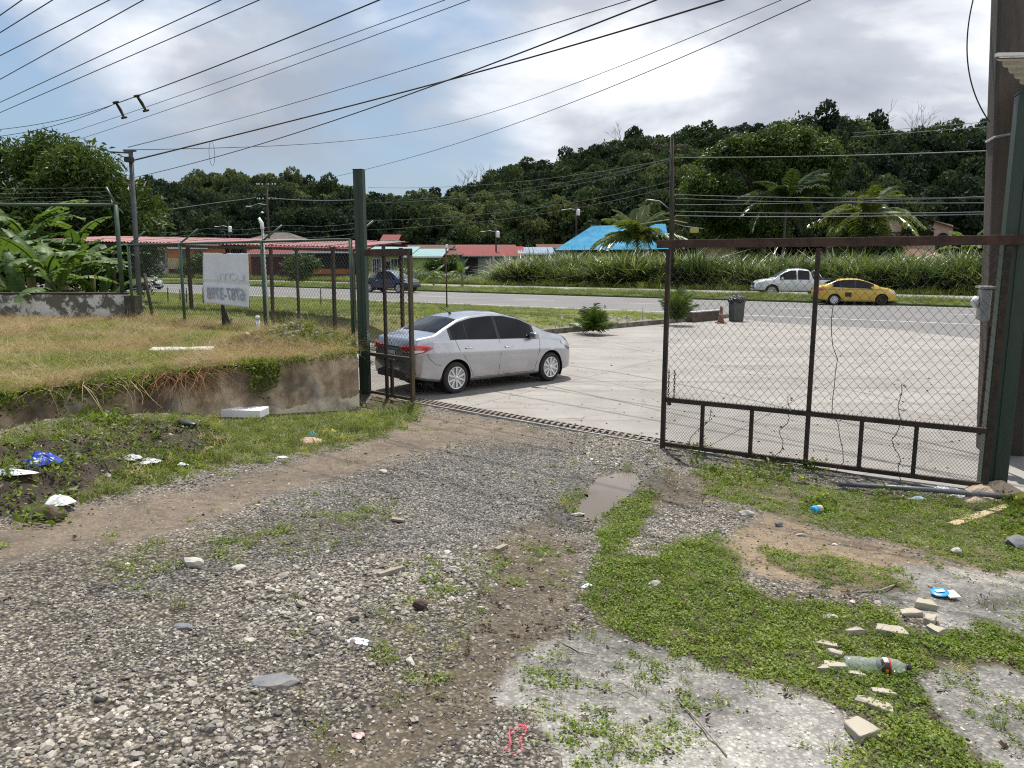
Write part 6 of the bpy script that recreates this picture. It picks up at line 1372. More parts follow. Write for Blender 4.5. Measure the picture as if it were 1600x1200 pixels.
# ------------------------------------------------------------------ loose things on the ground
def gpt(px, py): return ground(px, py, False)
def rock(name, label, px, py, s, m, seed, flat=.55, rz=0.0, cat='stone', tilt=0.0, group=None):
    p = gpt(px, py); V, F = ico(2); r = np.random.default_rng(seed)
    for _ in range(9):
        d = r.normal(size=3); d /= np.linalg.norm(d); h = .5+.3*r.random(); q = V@d; V = V-np.outer(np.maximum(q-h, 0), d)
    V = V*np.array([s[0], s[1], s[2]]); V[:, 2] += s[2]*.35; V = V+r.normal(size=V.shape)*min(s)*.06
    mb = MB(); mb.v = [tuple(v) for v in V]; mb.f = F; o = mb.build(name, m); o.location = p; o.rotation_euler = (tilt, 0, rz); return tag(o, label, cat, group)
rock('rock', 'large pale two-lobed stone in the gravel left of centre', 300, 884, (.085, .055, .05), M['stone'], 1)
rock('rock', 'flat pale stone just right of the two-lobed one', 375, 889, (.06, .045, .022), M['stone'], 2, rz=.4)
rock('rock', 'big flat blue-grey stone half buried in the gravel', 433, 1068, (.115, .075, .03), M['slate'], 3, rz=.2)
rock('rock', 'small flat blue-grey stone above the large one', 283, 982, (.07, .03, .02), M['slate'], 4, rz=-.2)
rock('rock', 'dark round lump beside a pile of pebbles near the middle', 657, 950, (.055, .045, .04), M['soil'], 5)
rock('rock', 'pale angular rock in the clover, left of the broken bricks', 1297, 968, (.05, .035, .032), M['stone'], 6)
rock('rock', 'pale stone in the grass near the dark gate bar', 1165, 806, (.075, .05, .04), M['stone'], 7)
rock('rock', 'whitish stone at the right edge of the dry patch', 1493, 866, (.06, .045, .04), M['stone'], 8, rz=.6)
rock('rock', 'dark grey boulder cut by the right edge above the bricks', 1590, 858, (.10, .09, .09), M['slate'], 9)
rock('rock', 'white pebble at the left corner of the puddle', 903, 806, (.075, .03, .022), M['stone'], 10, rz=.35)
rock('rock', 'small stone showing through the clover, centre right', 1022, 915, (.05, .035, .03), M['stone'], 11)
rock('rock', 'grey stone below the gate at the left end of the lower bar', 1217, 822, (.045, .035, .03), M['slate'], 12)
rock('rock', 'pale flat stone left of the blue-topped can', 1253, 837, (.055, .03, .02), M['stone'], 13)
rock('rock', 'pale stone in the gravel in front of the tyre track', 600, 739, (.05, .035, .035), M['stone'], 14)
rock('rock', 'pale stone between the cobbles right of the stick', 708, 890, (.05, .035, .02), M['stone'], 15, rz=.2)
rock('rock', 'long white pebble near the bottom of the cobble field', 640, 1035, (.022, .05, .018), M['stone'], 16, rz=.5)
rock('rock', 'lone dark lump in the puddle', 957, 750, (.05, .03, .025), M['soil'], 17)
# coconut husks and clods on the left heap
for i, (px, py, s, lb) in enumerate([(75, 770, (.13, .09, .075), 'brown shaggy coconut husk beside the blue bag'), (340, 690, (.11, .08, .06), 'reddish brown clod of earth behind the black shoe'), (325, 702, (.10, .07, .04), 'tan clod of earth below the reddish one'), (355, 678, (.08, .06, .03), 'small tan clod near the styrofoam slab')]):
    rock('clod', lb, px, py, s, M['soil'] if i != 2 else mat('tan_earth', (.26, .18, .09), .95, bmp=.6), 30+i, cat='clod')
# broken buff bricks
def brick(px, py, L, w, h, rz, label, tilt=(0, 0), taper=None, seed=1):
    p = gpt(px, py); rn = random.Random(seed); poly = [(-L/2, -w/2), (L/2, -w/2+rn.uniform(0, .015)), (L/2-rn.uniform(0, .03), w/2), (0, w/2+rn.uniform(-.008, .006)), (-L/2+rn.uniform(0, .03), w/2-rn.uniform(0, .015))]
    if taper: poly = [(x, y*(1 if x < 0 else taper)) for x, y in poly]
    bm = bmesh.new(); vs = [bm.verts.new((x, y, 0)) for x, y in poly]; f = bm.faces.new(vs); e = bmesh.ops.extrude_face_region(bm, geom=[f]); bmesh.ops.translate(bm, verts=[v for v in e['geom'] if isinstance(v, bmesh.types.BMVert)], vec=(0, 0, h))
    bmesh.ops.recalc_face_normals(bm, faces=bm.faces); bmesh.ops.subdivide_edges(bm, edges=bm.edges[:], cuts=2, use_grid_fill=True)
    for v in bm.verts: v.co += Vector((rn.uniform(-1, 1), rn.uniform(-1, 1), rn.uniform(-1, 1)))*.0035
    me = bpy.data.meshes.new('broken_brick'); bm.to_mesh(me); bm.free(); me.materials.append(M['brick']); o = link(bpy.data.objects.new('broken_brick', me)); o.location = p+Vector((0, 0, .002-h*.32)); o.rotation_euler = (tilt[0]+rn.uniform(-.1, .1), tilt[1]+rn.uniform(-.12, .12), rz); b = o.modifiers.new('b', 'BEVEL'); b.width = .005; b.segments = 2
    return tag(o, label, 'brick', 'broken bricks scattered in the clover')
for a in [(1389, 990, .175, .075, .05, -.18, 'longest buff brick piece, lying whole in the middle of the scatter'), (1420, 962, .14, .07, .045, .1, 'flat buff brick piece right behind the longest piece'), (1443, 950, .13, .08, .07, -.25, 'thick brick piece with a dark shaded side at the back of the scatter'),
          (1453, 972, .095, .06, .05, .9, 'squarish brick piece at the right of the scatter'), (1460, 990, .10, .085, .05, .55, 'rightmost brick piece beside the clover edge'), (1334, 990, .12, .05, .04, .15, 'wedge-shaped brick piece left of the longest piece'),
          (1292, 1012, .11, .045, .04, -.5, 'narrow brick piece pointing at the bottle from the upper left'), (1302, 1026, .085, .05, .045, -.5, 'small rounded brick piece left of the bottle base'), (1306, 1045, .11, .065, .035, -.35, 'speckled brick piece touching the bottle base'),
          (1286, 1048, .055, .03, .03, -.2, 'smallest brick crumb left of the speckled piece'), (1340, 1058, .08, .035, .03, -.6, 'brick crumb pinned in front of the bottle'), (1380, 1086, .11, .04, .03, -.15, 'thin brick piece in the clover below the bottle label'),
          (1366, 1106, .155, .06, .04, -.62, 'tapering brick piece pointing down right, below the bottle'), (1343, 1145, .11, .12, .045, .35, 'big triangular brick piece nearest the bottom edge')]:
    brick(*a, seed=a[0])
# plastic bottle
def bottle():
    p = gpt(1368, 1052); r = empty('plastic_bottle', p+Vector((0, 0, .041)), -.10, 'clear plastic bottle with a red and black label and black cap, lying in the clover', 'bottle')
    m, nt, N, L, B = newmat('clear_plastic'); B.inputs['Roughness'].default_value = .12; B.inputs['Base Color'].default_value = (.80, .86, .82, 1); B.inputs['Specular IOR Level'].default_value = 1.0; tp = N.new('ShaderNodeBsdfTransparent'); tp.inputs[0].default_value = (.93, .97, .95, 1); mx = N.new('ShaderNodeMixShader'); mx.inputs[0].default_value = .22; L.new(tp.outputs[0], mx.inputs[1]); L.new(B.outputs[0], mx.inputs[2]); L.new(mx.outputs[0], N['Material Output'].inputs[0])
    X = Matrix.Rotation(R(90), 3, 'Y')
    prof = [(.018, -.148), (.030, -.150), (.037, -.142), (.039, -.12), (.037, -.10), (.0385, -.085), (.036, -.06), (.034, -.035), (.037, -.01), (.0385, .01), (.0385, .055), (.037, .075), (.031, .10), (.020, .125), (.0145, .137), (.0145, .150)]
    mb = MB(); mb.lathe(prof, 28, (0, 0, 0), X); rn = random.Random(3); mb.v = [(x, y+.0022*math.sin(x*150+z*90), z+.0022*math.sin(x*130+y*120)) for x, y, z in mb.v]; o = mb.build('bottle_shell', m, r, True); 
    MB().lathe([(.0155, .137), (.0165, .139), (.0165, .158), (.014, .160)], 18, (0, 0, 0), X).build('cap', M['black_plastic'], r, True)
    def lab(x0, x1, m_, nm, rr, a0=0, a1=360):
        V = []; F = []; n = 28
        for i in range(n+1): a = R(a0+(a1-a0)*i/n); V += [(x0, rr*math.cos(a), rr*math.sin(a)), (x1, rr*math.cos(a), rr*math.sin(a))]
        mb = MB(); mb.v = V; mb.f = [(2*i, 2*i+1, 2*i+3, 2*i+2) for i in range(n)]; return mb.build(nm, m_, r, True)
    lb = mat('label_black', (.03, .022, .02), .35, bmp=0); lw = mat('label_silver', (.5, .5, .52), .3, bmp=0); lr = mat('label_red', (.55, .03, .02), .35, bmp=0); lo = mat('label_orange', (.55, .22, .03), .35, bmp=0)
    lab(.012, .056, lb, 'label', .0396); lab(.026, .050, lw, 'label_panel', .0401, 50, 128); lab(.052, .0575, lr, 'label_stripe', .0402); lab(.03, .046, lo, 'label_picture', .0401, 175, 225)
bottle()
def crumpled(name, label, px, py, s, m, seed, cat, h=.5, res=14, rz=0, lift=0.0):
    p = gpt(px, py); p.z += .02 if px < 330 else 0; n = res; V = []; 
    r = np.random.default_rng(seed)
    for j in range(n+1):
        for i in range(n+1):
            u, v = i/n*2-1, j/n*2-1; a = math.atan2(v, u); d = max(abs(u), abs(v)); rr = d*(1-.18*math.sin(a*3+seed)-.12*math.sin(a*5+seed*2)); z = max(0, (1-d**2))*h*(.35+1.1*float(fbm(u*2+seed, v*2, .8, seed, 3)))+.12*h*float(fbm(u*7, v*7+seed, 1, seed, 2))
            V.append((s[0]*rr*math.cos(a), s[1]*rr*math.sin(a), s[2]*z))
    mb = MB(); mb.v = V; mb.f = [(j*(n+1)+i, j*(n+1)+i+1, (j+1)*(n+1)+i+1, (j+1)*(n+1)+i) for j in range(n) for i in range(n)]; o = mb.build(name, m, None, False); o.location = p+Vector((0, 0, lift+.004)); o.rotation_euler = (0, 0, rz); return tag(o, label, cat)
cm = lambda nm, c, r=.5: mat(nm, c, r, 0, .15, 12, None, bmp=.3)
crumpled('plastic_bag', 'crumpled bright blue plastic bag on the rubbish heap at the left', 68, 752, (.15, .11, .16), cm('blue_bag', (.02, .06, .38), .35), 3, 'bag')
crumpled('plastic_bag', 'white torn plastic bag next to the blue one', 88, 760, (.10, .09, .12), cm('white_bag', (.7, .72, .7), .4), 4, 'bag'); crumpled('plastic_bag', 'dirty white plastic film at the left edge of the heap', 18, 750, (.17, .08, .07), cm('film_white', (.5, .52, .54), .4), 5, 'plastic film')
crumpled('rag', 'pinkish beige rag with a blue corner on the grass strip', 484, 690, (.17, .12, .10), cm('beige_rag', (.52, .36, .28), .9), 6, 'rag'); crumpled('rag', 'scrap of turquoise cloth on the beige rag', 488, 682, (.07, .04, .12), cm('turquoise_rag', (.10, .42, .48), .8), 7, 'cloth scrap')
crumpled('wrapper', 'crumpled yellow wrapper on the grass above the rag', 515, 674, (.12, .05, .06), cm('yellow_wrap', (.60, .55, .05), .4), 8, 'wrapper')
crumpled('plastic_bag', 'white-grey plastic bag lying on the heap below the wall', 207, 723, (.09, .06, .07), cm('grey_film', (.42, .42, .42), .5), 9, 'bag'); crumpled('plastic_bag', 'silvery crushed film on the right part of the heap', 232, 726, (.11, .07, .06), cm('silver_film', (.34, .34, .36), .4), 10, 'plastic film')
crumpled('paper_scrap', 'white scrap of paper at the foot of the heap', 285, 730, (.05, .03, .05), M['styro'], 11, 'paper'); crumpled('paper_scrap', 'white scrap on the gravel edge below the rag', 440, 715, (.06, .03, .03), M['styro'], 12, 'paper')
crumpled('wrapper', 'pale blue and white snack wrapper on the pebbles', 556, 1005, (.075, .04, .03), cm('pale_blue_wrap', (.55, .66, .80), .35), 13, 'wrapper', rz=-.2); crumpled('wrapper', 'small white and blue wrapper at the edge of the clover', 919, 917, (.045, .028, .03), cm('white_wrap', (.72, .78, .85), .4), 14, 'wrapper', rz=.5)
crumpled('paper_scrap', 'pink scrap near the bottom edge of the gravel', 560, 1151, (.025, .018, .02), cm('pink_scrap', (.60, .42, .42), .8), 15, 'paper')
crumpled('sack', 'flattened beige sack against the foot of the right gatepost', 1555, 770, (.30, .16, .22), cm('beige_sack', (.50, .38, .27), .9), 16, 'sack', res=20); crumpled('sack', 'smaller folded beige cloth in front of the sack', 1525, 783, (.20, .08, .10), cm('beige_sack_b', (.46, .36, .26), .9), 17, 'sack')
crumpled('plastic_bag', 'clear-white plastic bag behind the grey pipe', 1475, 768, (.15, .08, .12), cm('clear_bag', (.60, .63, .63), .3), 18, 'bag'); crumpled('plastic_bag', 'grey plastic sheet between the pipe and the gate', 1500, 777, (.16, .06, .06), cm('grey_bag', (.42, .44, .44), .4), 19, 'bag'); crumpled('wrapper', 'pale blue bag under the pipe', 1435, 780, (.08, .04, .05), cm('blue_clear', (.35, .48, .60), .3), 20, 'wrapper')
def ellipsoid(name, label, p, s, m, cat, rz=0):
    V, F = ico(3); mb = MB(); mb.v = [(v[0]*s[0]*(1-.12*v[0]), v[1]*s[1], v[2]*s[2]) for v in V]; mb.f = F; o = mb.build(name, m, None, True); o.location = p; o.rotation_euler = (0, 0, rz); return tag(o, label, cat)
ellipsoid('coconut', 'yellow-green coconut lying by the sack at the right edge', gpt(1598, 790)+Vector((0, 0, .07)), (.095, .075, .075), mat('coconut_green', (.42, .40, .05), .45, 0, .2, 8, (.25, .20, .06), 4), 'coconut', .3)
# planks, pipe, sticks
def plank(label, px0, py0, px1, py1, w, h, m, name='plank', cat='plank', lift=.012):
    a, b = gpt(px0, py0), gpt(px1, py1); a.z += lift; b.z += lift; o = MB().beam(a, b, w, h).build(name, m, None, bevel=.002); 
    c = (a+b)/2; o.location = c; o.data.transform(Matrix.Translation(-c)); return tag(o, label, cat)
plank('weathered yellowish board lying in the grass in front of the sack', 1487, 822, 1575, 792, .085, .018, M['plank']); plank('short split stick of old wood on the gravel', 591, 902, 630, 890, .035, .03, M['greywood'], 'stick', 'stick')
plank('dark-ended scrap of wood on the gravel right of the tyre track', 612, 813, 632, 816, .04, .02, M['greywood'], 'stick', 'stick'); plank('brown wood chip near the dried mud', 775, 862, 790, 855, .04, .025, M['greywood'], 'stick', 'stick'); plank('thin weathered lath on the grass beside the concrete wall end', 508, 646, 552, 650, .05, .014, M['greywood'], 'plank', 'plank')
def pipe():
    a, b = gpt(1310, 763), gpt(1612, 788); a.z += .05; b.z += .06; r = empty('plastic_pipe', a, 0, 'long dark grey plastic pipe lying along the foot of the gate', 'pipe'); MB().tube([a, a.lerp(b, .5)+Vector((0, 0, .01)), b], .026, 10).build('pipe_tube', mat('grey_pipe', (.12, .125, .135), .4, 0, .1, 6, None), r, True, True)
    c = a.lerp(b, .70); d = (b-a).normalized(); MB().tube([c-d*.06, c+d*.06], .032, 10).build('coupling', mat('grey_coupling', (.14, .145, .155), .45, bmp=0), r, True, True)
pipe()
def slab(name, label, p, d, m, rz, cat, tilt=0, dent=True):
    bm = bmesh.new(); bmesh.ops.create_grid(bm, x_segments=14, y_segments=6, size=.5); 
    for v in bm.verts: v.co.z = .5-(.22*math.exp(-((v.co.x-.05)/.10)**2) if dent and v.co.y > -.2 else 0)
    e = bmesh.ops.extrude_face_region(bm, geom=bm.faces[:]); 
    for v in e['geom']:
        if isinstance(v, bmesh.types.BMVert): v.co.z = -.5
    for v in bm.verts: v.co = Vector((v.co.x*d[0], v.co.y*d[1], v.co.z*d[2]))
    bmesh.ops.recalc_face_normals(bm, faces=bm.faces); me = bpy.data.meshes.new(name); bm.to_mesh(me); bm.free(); me.materials.append(m); o = link(bpy.data.objects.new(name, me)); o.location = p; o.rotation_euler = (tilt, 0, rz); b = o.modifiers.new('b', 'BEVEL'); b.width = .006; b.limit_method = 'ANGLE'; return tag(o, label, cat)
slab('styrofoam_slab', 'white styrofoam slab lying at the foot of the concrete wall', gpt(373, 652)+Vector((0, 0, .08)), (.78, .30, .11), M['styro'], -.10, 'styrofoam')
def on_ter(px, py):
    z = TZ
    for _ in range(8): p = at_z(px, py, z); z = float(H_ter(p.x, p.y))
    return Vector((p.x, p.y, z))
slab('foam_sheet', 'long dirty white sheet lying flat on the terrace grass', on_ter(285, 552)+Vector((0, 0, .06)), (.98, .22, .045), mat('dirty_white', (.55, .54, .50), .85, 0, .1, 8, (.25, .22, .18), 3, .5), .10, 'sheet', .15)
def shoe():
    p = gpt(292, 668); r = empty('old_shoe', p, -.45, 'old black shoe lying on the heap below the wall', 'shoe'); V, F = ico(3); mb = MB(); mb.v = [(v[0]*.15, v[1]*.055*(1+.25*v[0]), v[2]*(.03+.03*max(0, -v[0]))+.05) for v in V]; mb.f = F; mb.build('upper', M['black_plastic'], r, True); mb = MB(); mb.v = [(v[0]*.155, v[1]*.06*(1+.25*v[0]), max(-.5, min(.5, v[2]))*.03+.018) for v in V]; mb.f = F; mb.build('sole', M['rubber'], r, True)
shoe()
def can():
    p = gpt(1276, 802)+Vector((0, 0, .04)); r = empty('drink_can', p, .5, 'crushed blue-topped can lying under the weeds near the gate', 'can'); X = Matrix.Rotation(R(90), 3, 'Y'); MB().lathe([(.033, -.06), (.036, -.055), (.036, 0)], 14, (0, 0, 0), X).build('can_end', cm('can_blue', (.05, .35, .60), .3), r, True); MB().lathe([(.036, 0), (.033, .05), (.026, .06)], 14, (0, 0, 0), X).build('can_body', cm('can_tan', (.50, .45, .33), .4), r, True)
can()
def lid():
    p = gpt(1468, 930); r = empty('carton_lid', p+Vector((0, 0, .03)), 0, 'flattened bright blue and white carton lying on the pale ground', 'carton'); r.rotation_euler = (.15, -.1, -.3); r.location.z -= .015
    MB().lathe([(.01, 0), (.05, .002), (.054, .006), (.050, .010), (.0, .009)], 20, (0, 0, 0)).build('blue_disc', cm('lid_blue', (.03, .30, .62), .35), r, True); MB().box((.065, -.01, .0), (.07, .085, .008), (0, .1, .3)).build('flap', cm('lid_cream', (.62, .60, .48), .6), r); MB().box((.0, .0, .017), (.05, .03, .002), (0, 0, .3)).build('printed_panel', M['white_paint'], r)
lid()
def string():
    p = gpt(805, 1160); r = empty('pink_string', p, 0, 'tangled loop of thin pink string on the ground at the bottom edge', 'string')
    for k in range(3):
        rn = random.Random(k); q = []
        for i in range(40): t = i/39*6.283*1.1; q.append(Vector((.035*math.sin(t+k*.5)*(1+.2*math.sin(2*t+k))+.014*math.sin(3*t+k), .085*math.cos(t*.9+k*.4)+.012*math.sin(4*t), .010+.006*math.sin(5*t+k))))
        MB().tube(q, .0013, 4, False).build('strand', cm('pink_string_%d' % k, (.62, .10, .16), .5), r, True)
string()
# bin with black bag, cone, rubbish sack at the far corner of the lot
def bin_():
    p = Vector((9.24, 31.69, 0)); r = empty('litter_bin', p, .2, 'grey litter bin topped with a knotted black bag at the far kerb', 'litter bin'); MB().box((0, 0, .46), (.52, .5, .9), None, 1.12).build('bin_body', mat('bin_grey', (.055, .06, .058), .6, 0, .2, 5, (.12, .10, .08), 3), r, bevel=.03); MB().box((0, 0, .015), (.5, .48, .05)).build('foot', M['rust'], r); r.scale = (.86, .86, .9)
    V, F = ico(3); mb = MB(); mb.v = [(v[0]*.40*(1+.25*float(fbm(v[0]*3+5, v[1]*3+v[2]*2, .6, 3))), v[1]*.34, .97+v[2]*.20*(1+.5*float(fbm(v[0]*4, v[2]*4+v[1], .5, 5)))) for v in V]; mb.f = F; mb.build('bag', mat('black_bag', (.012, .012, .016), .22, 0, .2, 8, None, bmp=.8, bd=.05), r)
bin_()
def cone():
    r = empty('traffic_cone', (8.34, 30.69, 0), 0, 'faded dark orange traffic cone beside the litter bin', 'traffic cone'); mo = mat('faded_orange', (.20, .085, .05), .7, 0, .2, 8, (.10, .06, .05), 4); MB().lathe([(.15, .03), (.12, .1), (.045, .66), (.03, .68)], 18).build('cone_body', mo, r, True); MB().box((0, 0, .02), (.38, .38, .04)).build('base', mo, r, bevel=.01); MB().lathe([(.10, .30), (.082, .40)], 18, (0, 0, 0)).build('band', mat('dull_band', (.25, .20, .17), .6), r, True)
cone()
ellipsoid('rubbish_sack', 'black rubbish sack slumped on the kerb left of the cone', Vector((7.25, 32.6, .35)), (.42, .35, .28), M['black_plastic'], 'rubbish sack'); 
r = empty('low_block', (8.0, 31.95, 0), .75, 'low dark concrete block at the kerb behind the cone', 'concrete block'); MB().box((0, 0, .19), (2.2, .3, .4)).build('block_body', M['soil'], r, bevel=.02); MB().box((0, 0, .40), (2.22, .32, .04)).build('block_top', M['galv'], r)
# bucket, buried pipe ends, stumps beyond the fence
r = empty('bucket', at_y(541, 533, 15.5), 0, 'small dark bucket with a wire handle at the foot of the rusty post', 'bucket'); MB().lathe([(.09, -.13), (.11, .10), (.115, .11), (.10, .10), (.085, -.10)], 16).build('bucket_body', M['black_plastic'], r, True); MB().tube([(-.11, 0, .1), (-.06, -.06, .02), (.06, -.06, .02), (.11, 0, .1)], .006, 5).build('handle', M['galv'], r)
r = empty('standpipe', at_y(404, 522, 15.9), 0, 'short white plastic pipe standing upright by the fence', 'pipe'); MB().tube([(0, 0, -.2), (0, 0, .33)], .035, 12).build('pipe_tube', M['white_paint'], r, True); MB().lathe([(.05, .30), (.05, .36), (.03, .38)], 12).build('cap', M['white_paint'], r, True)
p = at_y(354, 520, 17.0); r = empty('tree_stump', (p.x, p.y, .85), 0, 'blackened broken stump poking up under the banner', 'stump'); MB().tube([(.03, 0, 0), (0, 0, .28), (-.05, 0, .62), (-.10, 0, .78)], [.10, .09, .04, .01], 8).build('trunk', M['dark_under'], r, True); MB().tube([(.08, .02, 0), (.12, 0, .35)], [.06, .03], 6).build('snag', M['soil'], r, True)
p = at_y(236, 491, 19.6); r = empty('leaning_stake', (p.x, p.y, .9), 0, 'thin dark leaning stake behind the fence near the white wall', 'stake'); MB().tube([(.06, 0, 0), (-.10, 0, 1.25)], [.045, .04], 6).build('shaft', M['darksteel'], r, True)
for i, (px, pyb, pyt, y, lb) in enumerate([(262, 466, 449, 33, 'first short dark stake in the verge from the left'), (281, 464, 452, 36, 'thin short stake second from the left in the verge'), (291, 468, 450, 33, 'third short dark stake in the verge'), (317, 466, 449, 33, 'short stake in the verge just left of the banner'), (501, 467, 449, 34, 'short stake at the road edge left of the green gatepost'), (629, 483, 455, 28, 'short dark stake in the grass behind the narrow gate leaf'),
    (868, 514, 502, 26.2, 'small white-tagged marker stick nearest the sedan bonnet'), (878, 505, 494, 28.5, 'second marker stick on the gravel behind the kerb'), (945, 503, 477, 29.5, 'pale marker stick right of the bushy palm'), (1004, 497, 479, 31.5, 'marker stick with a pale tag, farther right'), (980, 505, 494, 29.0, 'low marker stick between two taller ones')]):
    b, t = at_y(px, pyb, y), at_y(px, pyt, y); r = empty('marker_stake', b, 0, lb, 'stake'); MB().tube([b-Vector((0, 0, .25)), t], .025 if i < 6 else .014, 6).build('shaft', M['darksteel'] if i < 6 else M['galv'], r, True, True)
    if i >= 6: MB().box(t-Vector((0, 0, .05)), (.07, .02, .12)).build('tag', M['white_paint'] if i % 2 else M['wirelight'], r, False, True)
# ------------------------------------------------------------------ scatter on the near ground
ST = store('stones', stone_variants(mat('gravel_stone_base', (.3, .3, .3)), 6))
def stonemat():
    m, nt, N, L, B = newmat('gravel_stones'); at = N.new('ShaderNodeAttribute'); at.attribute_name = 'tint'; at.attribute_type = 'INSTANCER'
    c = ramp(N, L, at.outputs['Fac'], [(0, (.055, .053, .053)), (.25, (.15, .143, .135)), (.5, (.265, .24, .205)), (.75, (.37, .335, .285)), (.9, (.45, .41, .35)), (1, (.56, .525, .465))])
    n = tex(N, L, 'noise', 1.6, detail=6); f = ramp(N, L, n, [(.3, .8), (.7, 1.2)]); c = mixrgb(N, L, 1, c, f, 'MULTIPLY'); L.new(c, B.inputs['Base Color']); B.inputs['Roughness'].default_value = .85; return m
_sm = stonemat()
for o in ST.objects: o.data.materials[0] = _sm
def cand(n, y0=1.3, y1=13.6, xr=8.5):
    Y = y0+(y1-y0)*rng.random(n); X = (rng.random(n)*2-1)*np.minimum(xr, .75*Y+.9); w = (.75*Y+.9)/(.75*y1+.9); k = rng.random(n) < np.minimum(1, w*1.0+0)
    X, Y = X[k], Y[k]; k = (TN[0]*X+TN[1]*Y < TT-.12) & (X > -5.2+(Y-8.4)*.76+.1); X, Y = X[k], Y[k]
    Z = H(X, Y); px, py, f = proj(X, Y, Z); return X, Y, Z, px, py, zones(px, py, X, Y)
def gravel():
    X, Y, Z, px, py, z = cand(640000)
    w = 1.0-.93*smooth(z['track']*1.3)-.0; w *= 1-.96*smooth(z['cover']*1.4); w *= 1-.62*smooth(z['mud']*1.3); w *= 1-.93*smooth(z['gategrass']*1.3); w *= 1-.88*smooth(z['leftgrass']*1.3); w *= 1-.75*smooth(z['heap']); w *= 1-.6*smooth(z['crete']*1.3); w *= 1-.85*smooth(z['dry']*1.2); w *= 1-.35*z['olive']
    w = np.clip(w, .0, 1)*np.clip(-.15+2.0*fbm(X, Y, .7, 44, 4), .12, 1.3); D = np.hypot(X, Y); w *= np.clip((4.2/D)**1.7, 0, 1); w *= 1-smooth(sample_mask(ZM['puddle'], px, py)*1.5)
    k = rng.random(len(X)) < w; X, Y, Z, D = X[k], Y[k], Z[k], D[k]; cob = z['cobble'][k]; dk = z['darkgravel'][k]; cr = z['crete'][k]; n = len(X)
    s = (.0055+.007*rng.random(n)**2)*(1+.6*cob*rng.random(n))*(1+.08*np.maximum(D-3.5, 0)); big = rng.random(n) < (.03+.09*cob); s = np.where(big, s*(1.4+.7*rng.random(n)), s); s = np.where((cr > .4), s*.62, s); s = np.where(dk > .5, s*.82, s)
    t = np.clip(.45+.24*rng.normal(size=n)+.5*(fbm(X, Y, .9, 47, 3)-.5)+.05*cob-.10*dk+.03*big+.25*cr, 0, 1)
    scatter('loose_gravel', ST, np.stack([X, Y, Z+s*.12], 1), rots(n, .35), s, rng.integers(0, 6, n), t); print('gravel', n)
gravel()
CV = store('clover_clumps', [o for o in leafclump_variants('clover_clump', M['leaf_cover'], 6, 26, .0095, .030, .85)])
for o in CV.objects:
    for v in o.data.vertices: v.co.z = abs(v.co.z)*.55
def cover():
    X, Y, Z, px, py, z = cand(420000)
    w = .75*smooth((z['cover']-.32+(fbm(X, Y, .12, 14, 3)-.5)*.7+(fbm(X, Y, .4, 16, 3)-.5)*.9)*2.4)*(.25+1.2*fbm(X, Y, .22, 13, 3))+.55*smooth(z['gategrass']*1.3-.2)*fbm(X, Y, .4, 19, 2)+.30*smooth(z['leftgrass'])*(1-z['heap'])*fbm(X, Y, .4, 20, 2)+.18*z['olive']*(fbm(X, Y, .25, 66, 2) > .52)+.10*z['crete']*(fbm(X, Y, .3, 67, 3) > .56); w *= np.clip((5.5/np.hypot(X, Y))**.8, 0, 1); w *= 1-.8*smooth(z['dry']*1.5)*(z['gategrass'] < .3)
    k = rng.random(len(X)) < w; X, Y, Z = X[k], Y[k], Z[k]; n = len(X); s = (.7+.9*rng.random(n))*(1+.05*np.hypot(X, Y))
    t = np.clip(.25+.55*fbm(X, Y, .35, 61, 3)+.22*rng.normal(size=n)*.8, 0, 1); scatter('clover_cover', CV, np.stack([X, Y, Z], 1), rots(n, .15), s, rng.integers(0, 6, n), t); print('cover', n)
cover()
def near_grass():
    X, Y, Z, px, py, z = cand(90000)
    w = .55*smooth(z['leftgrass']*1.3-.1)*(1-.93*z['heap'])*(.3+fbm(X, Y, .5, 3, 3))+.22*smooth(z['gategrass'])*(fbm(X, Y, .4, 8, 2) > .45)+.13*z['olive']*(fbm(X, Y, .22, 9, 2) > .58)+.05*z['crete']*(fbm(X, Y, .3, 67, 3) > .5)+.04*(z['mud'] > .3)*(fbm(X, Y, .2, 12, 2) > .62)+.055*z['cover']+.05*sample_mask(PUD_RING, px, py)+.004
    k = rng.random(len(X)) < w; X, Y, Z = X[k], Y[k], Z[k]; n = len(X); lg = z['leftgrass'][k]; s = (.035+.06*rng.random(n)**1.6)*(1+.9*lg); t = np.clip(.45+.25*rng.normal(size=n), 0, 1)
    scatter('short_grass', GT, np.stack([X, Y, Z-.004], 1), rots(n, .25), np.stack([s*1.5, s*1.5, s], 1), rng.integers(0, 6, n), t); print('near grass', n)
near_grass()
SW = store('straw_tufts', tuft_variants('straw_tuft', M['leaf_straw'], 5, 16, (.5, 1.0), .02, .6, (1.2, 2.6), 4))
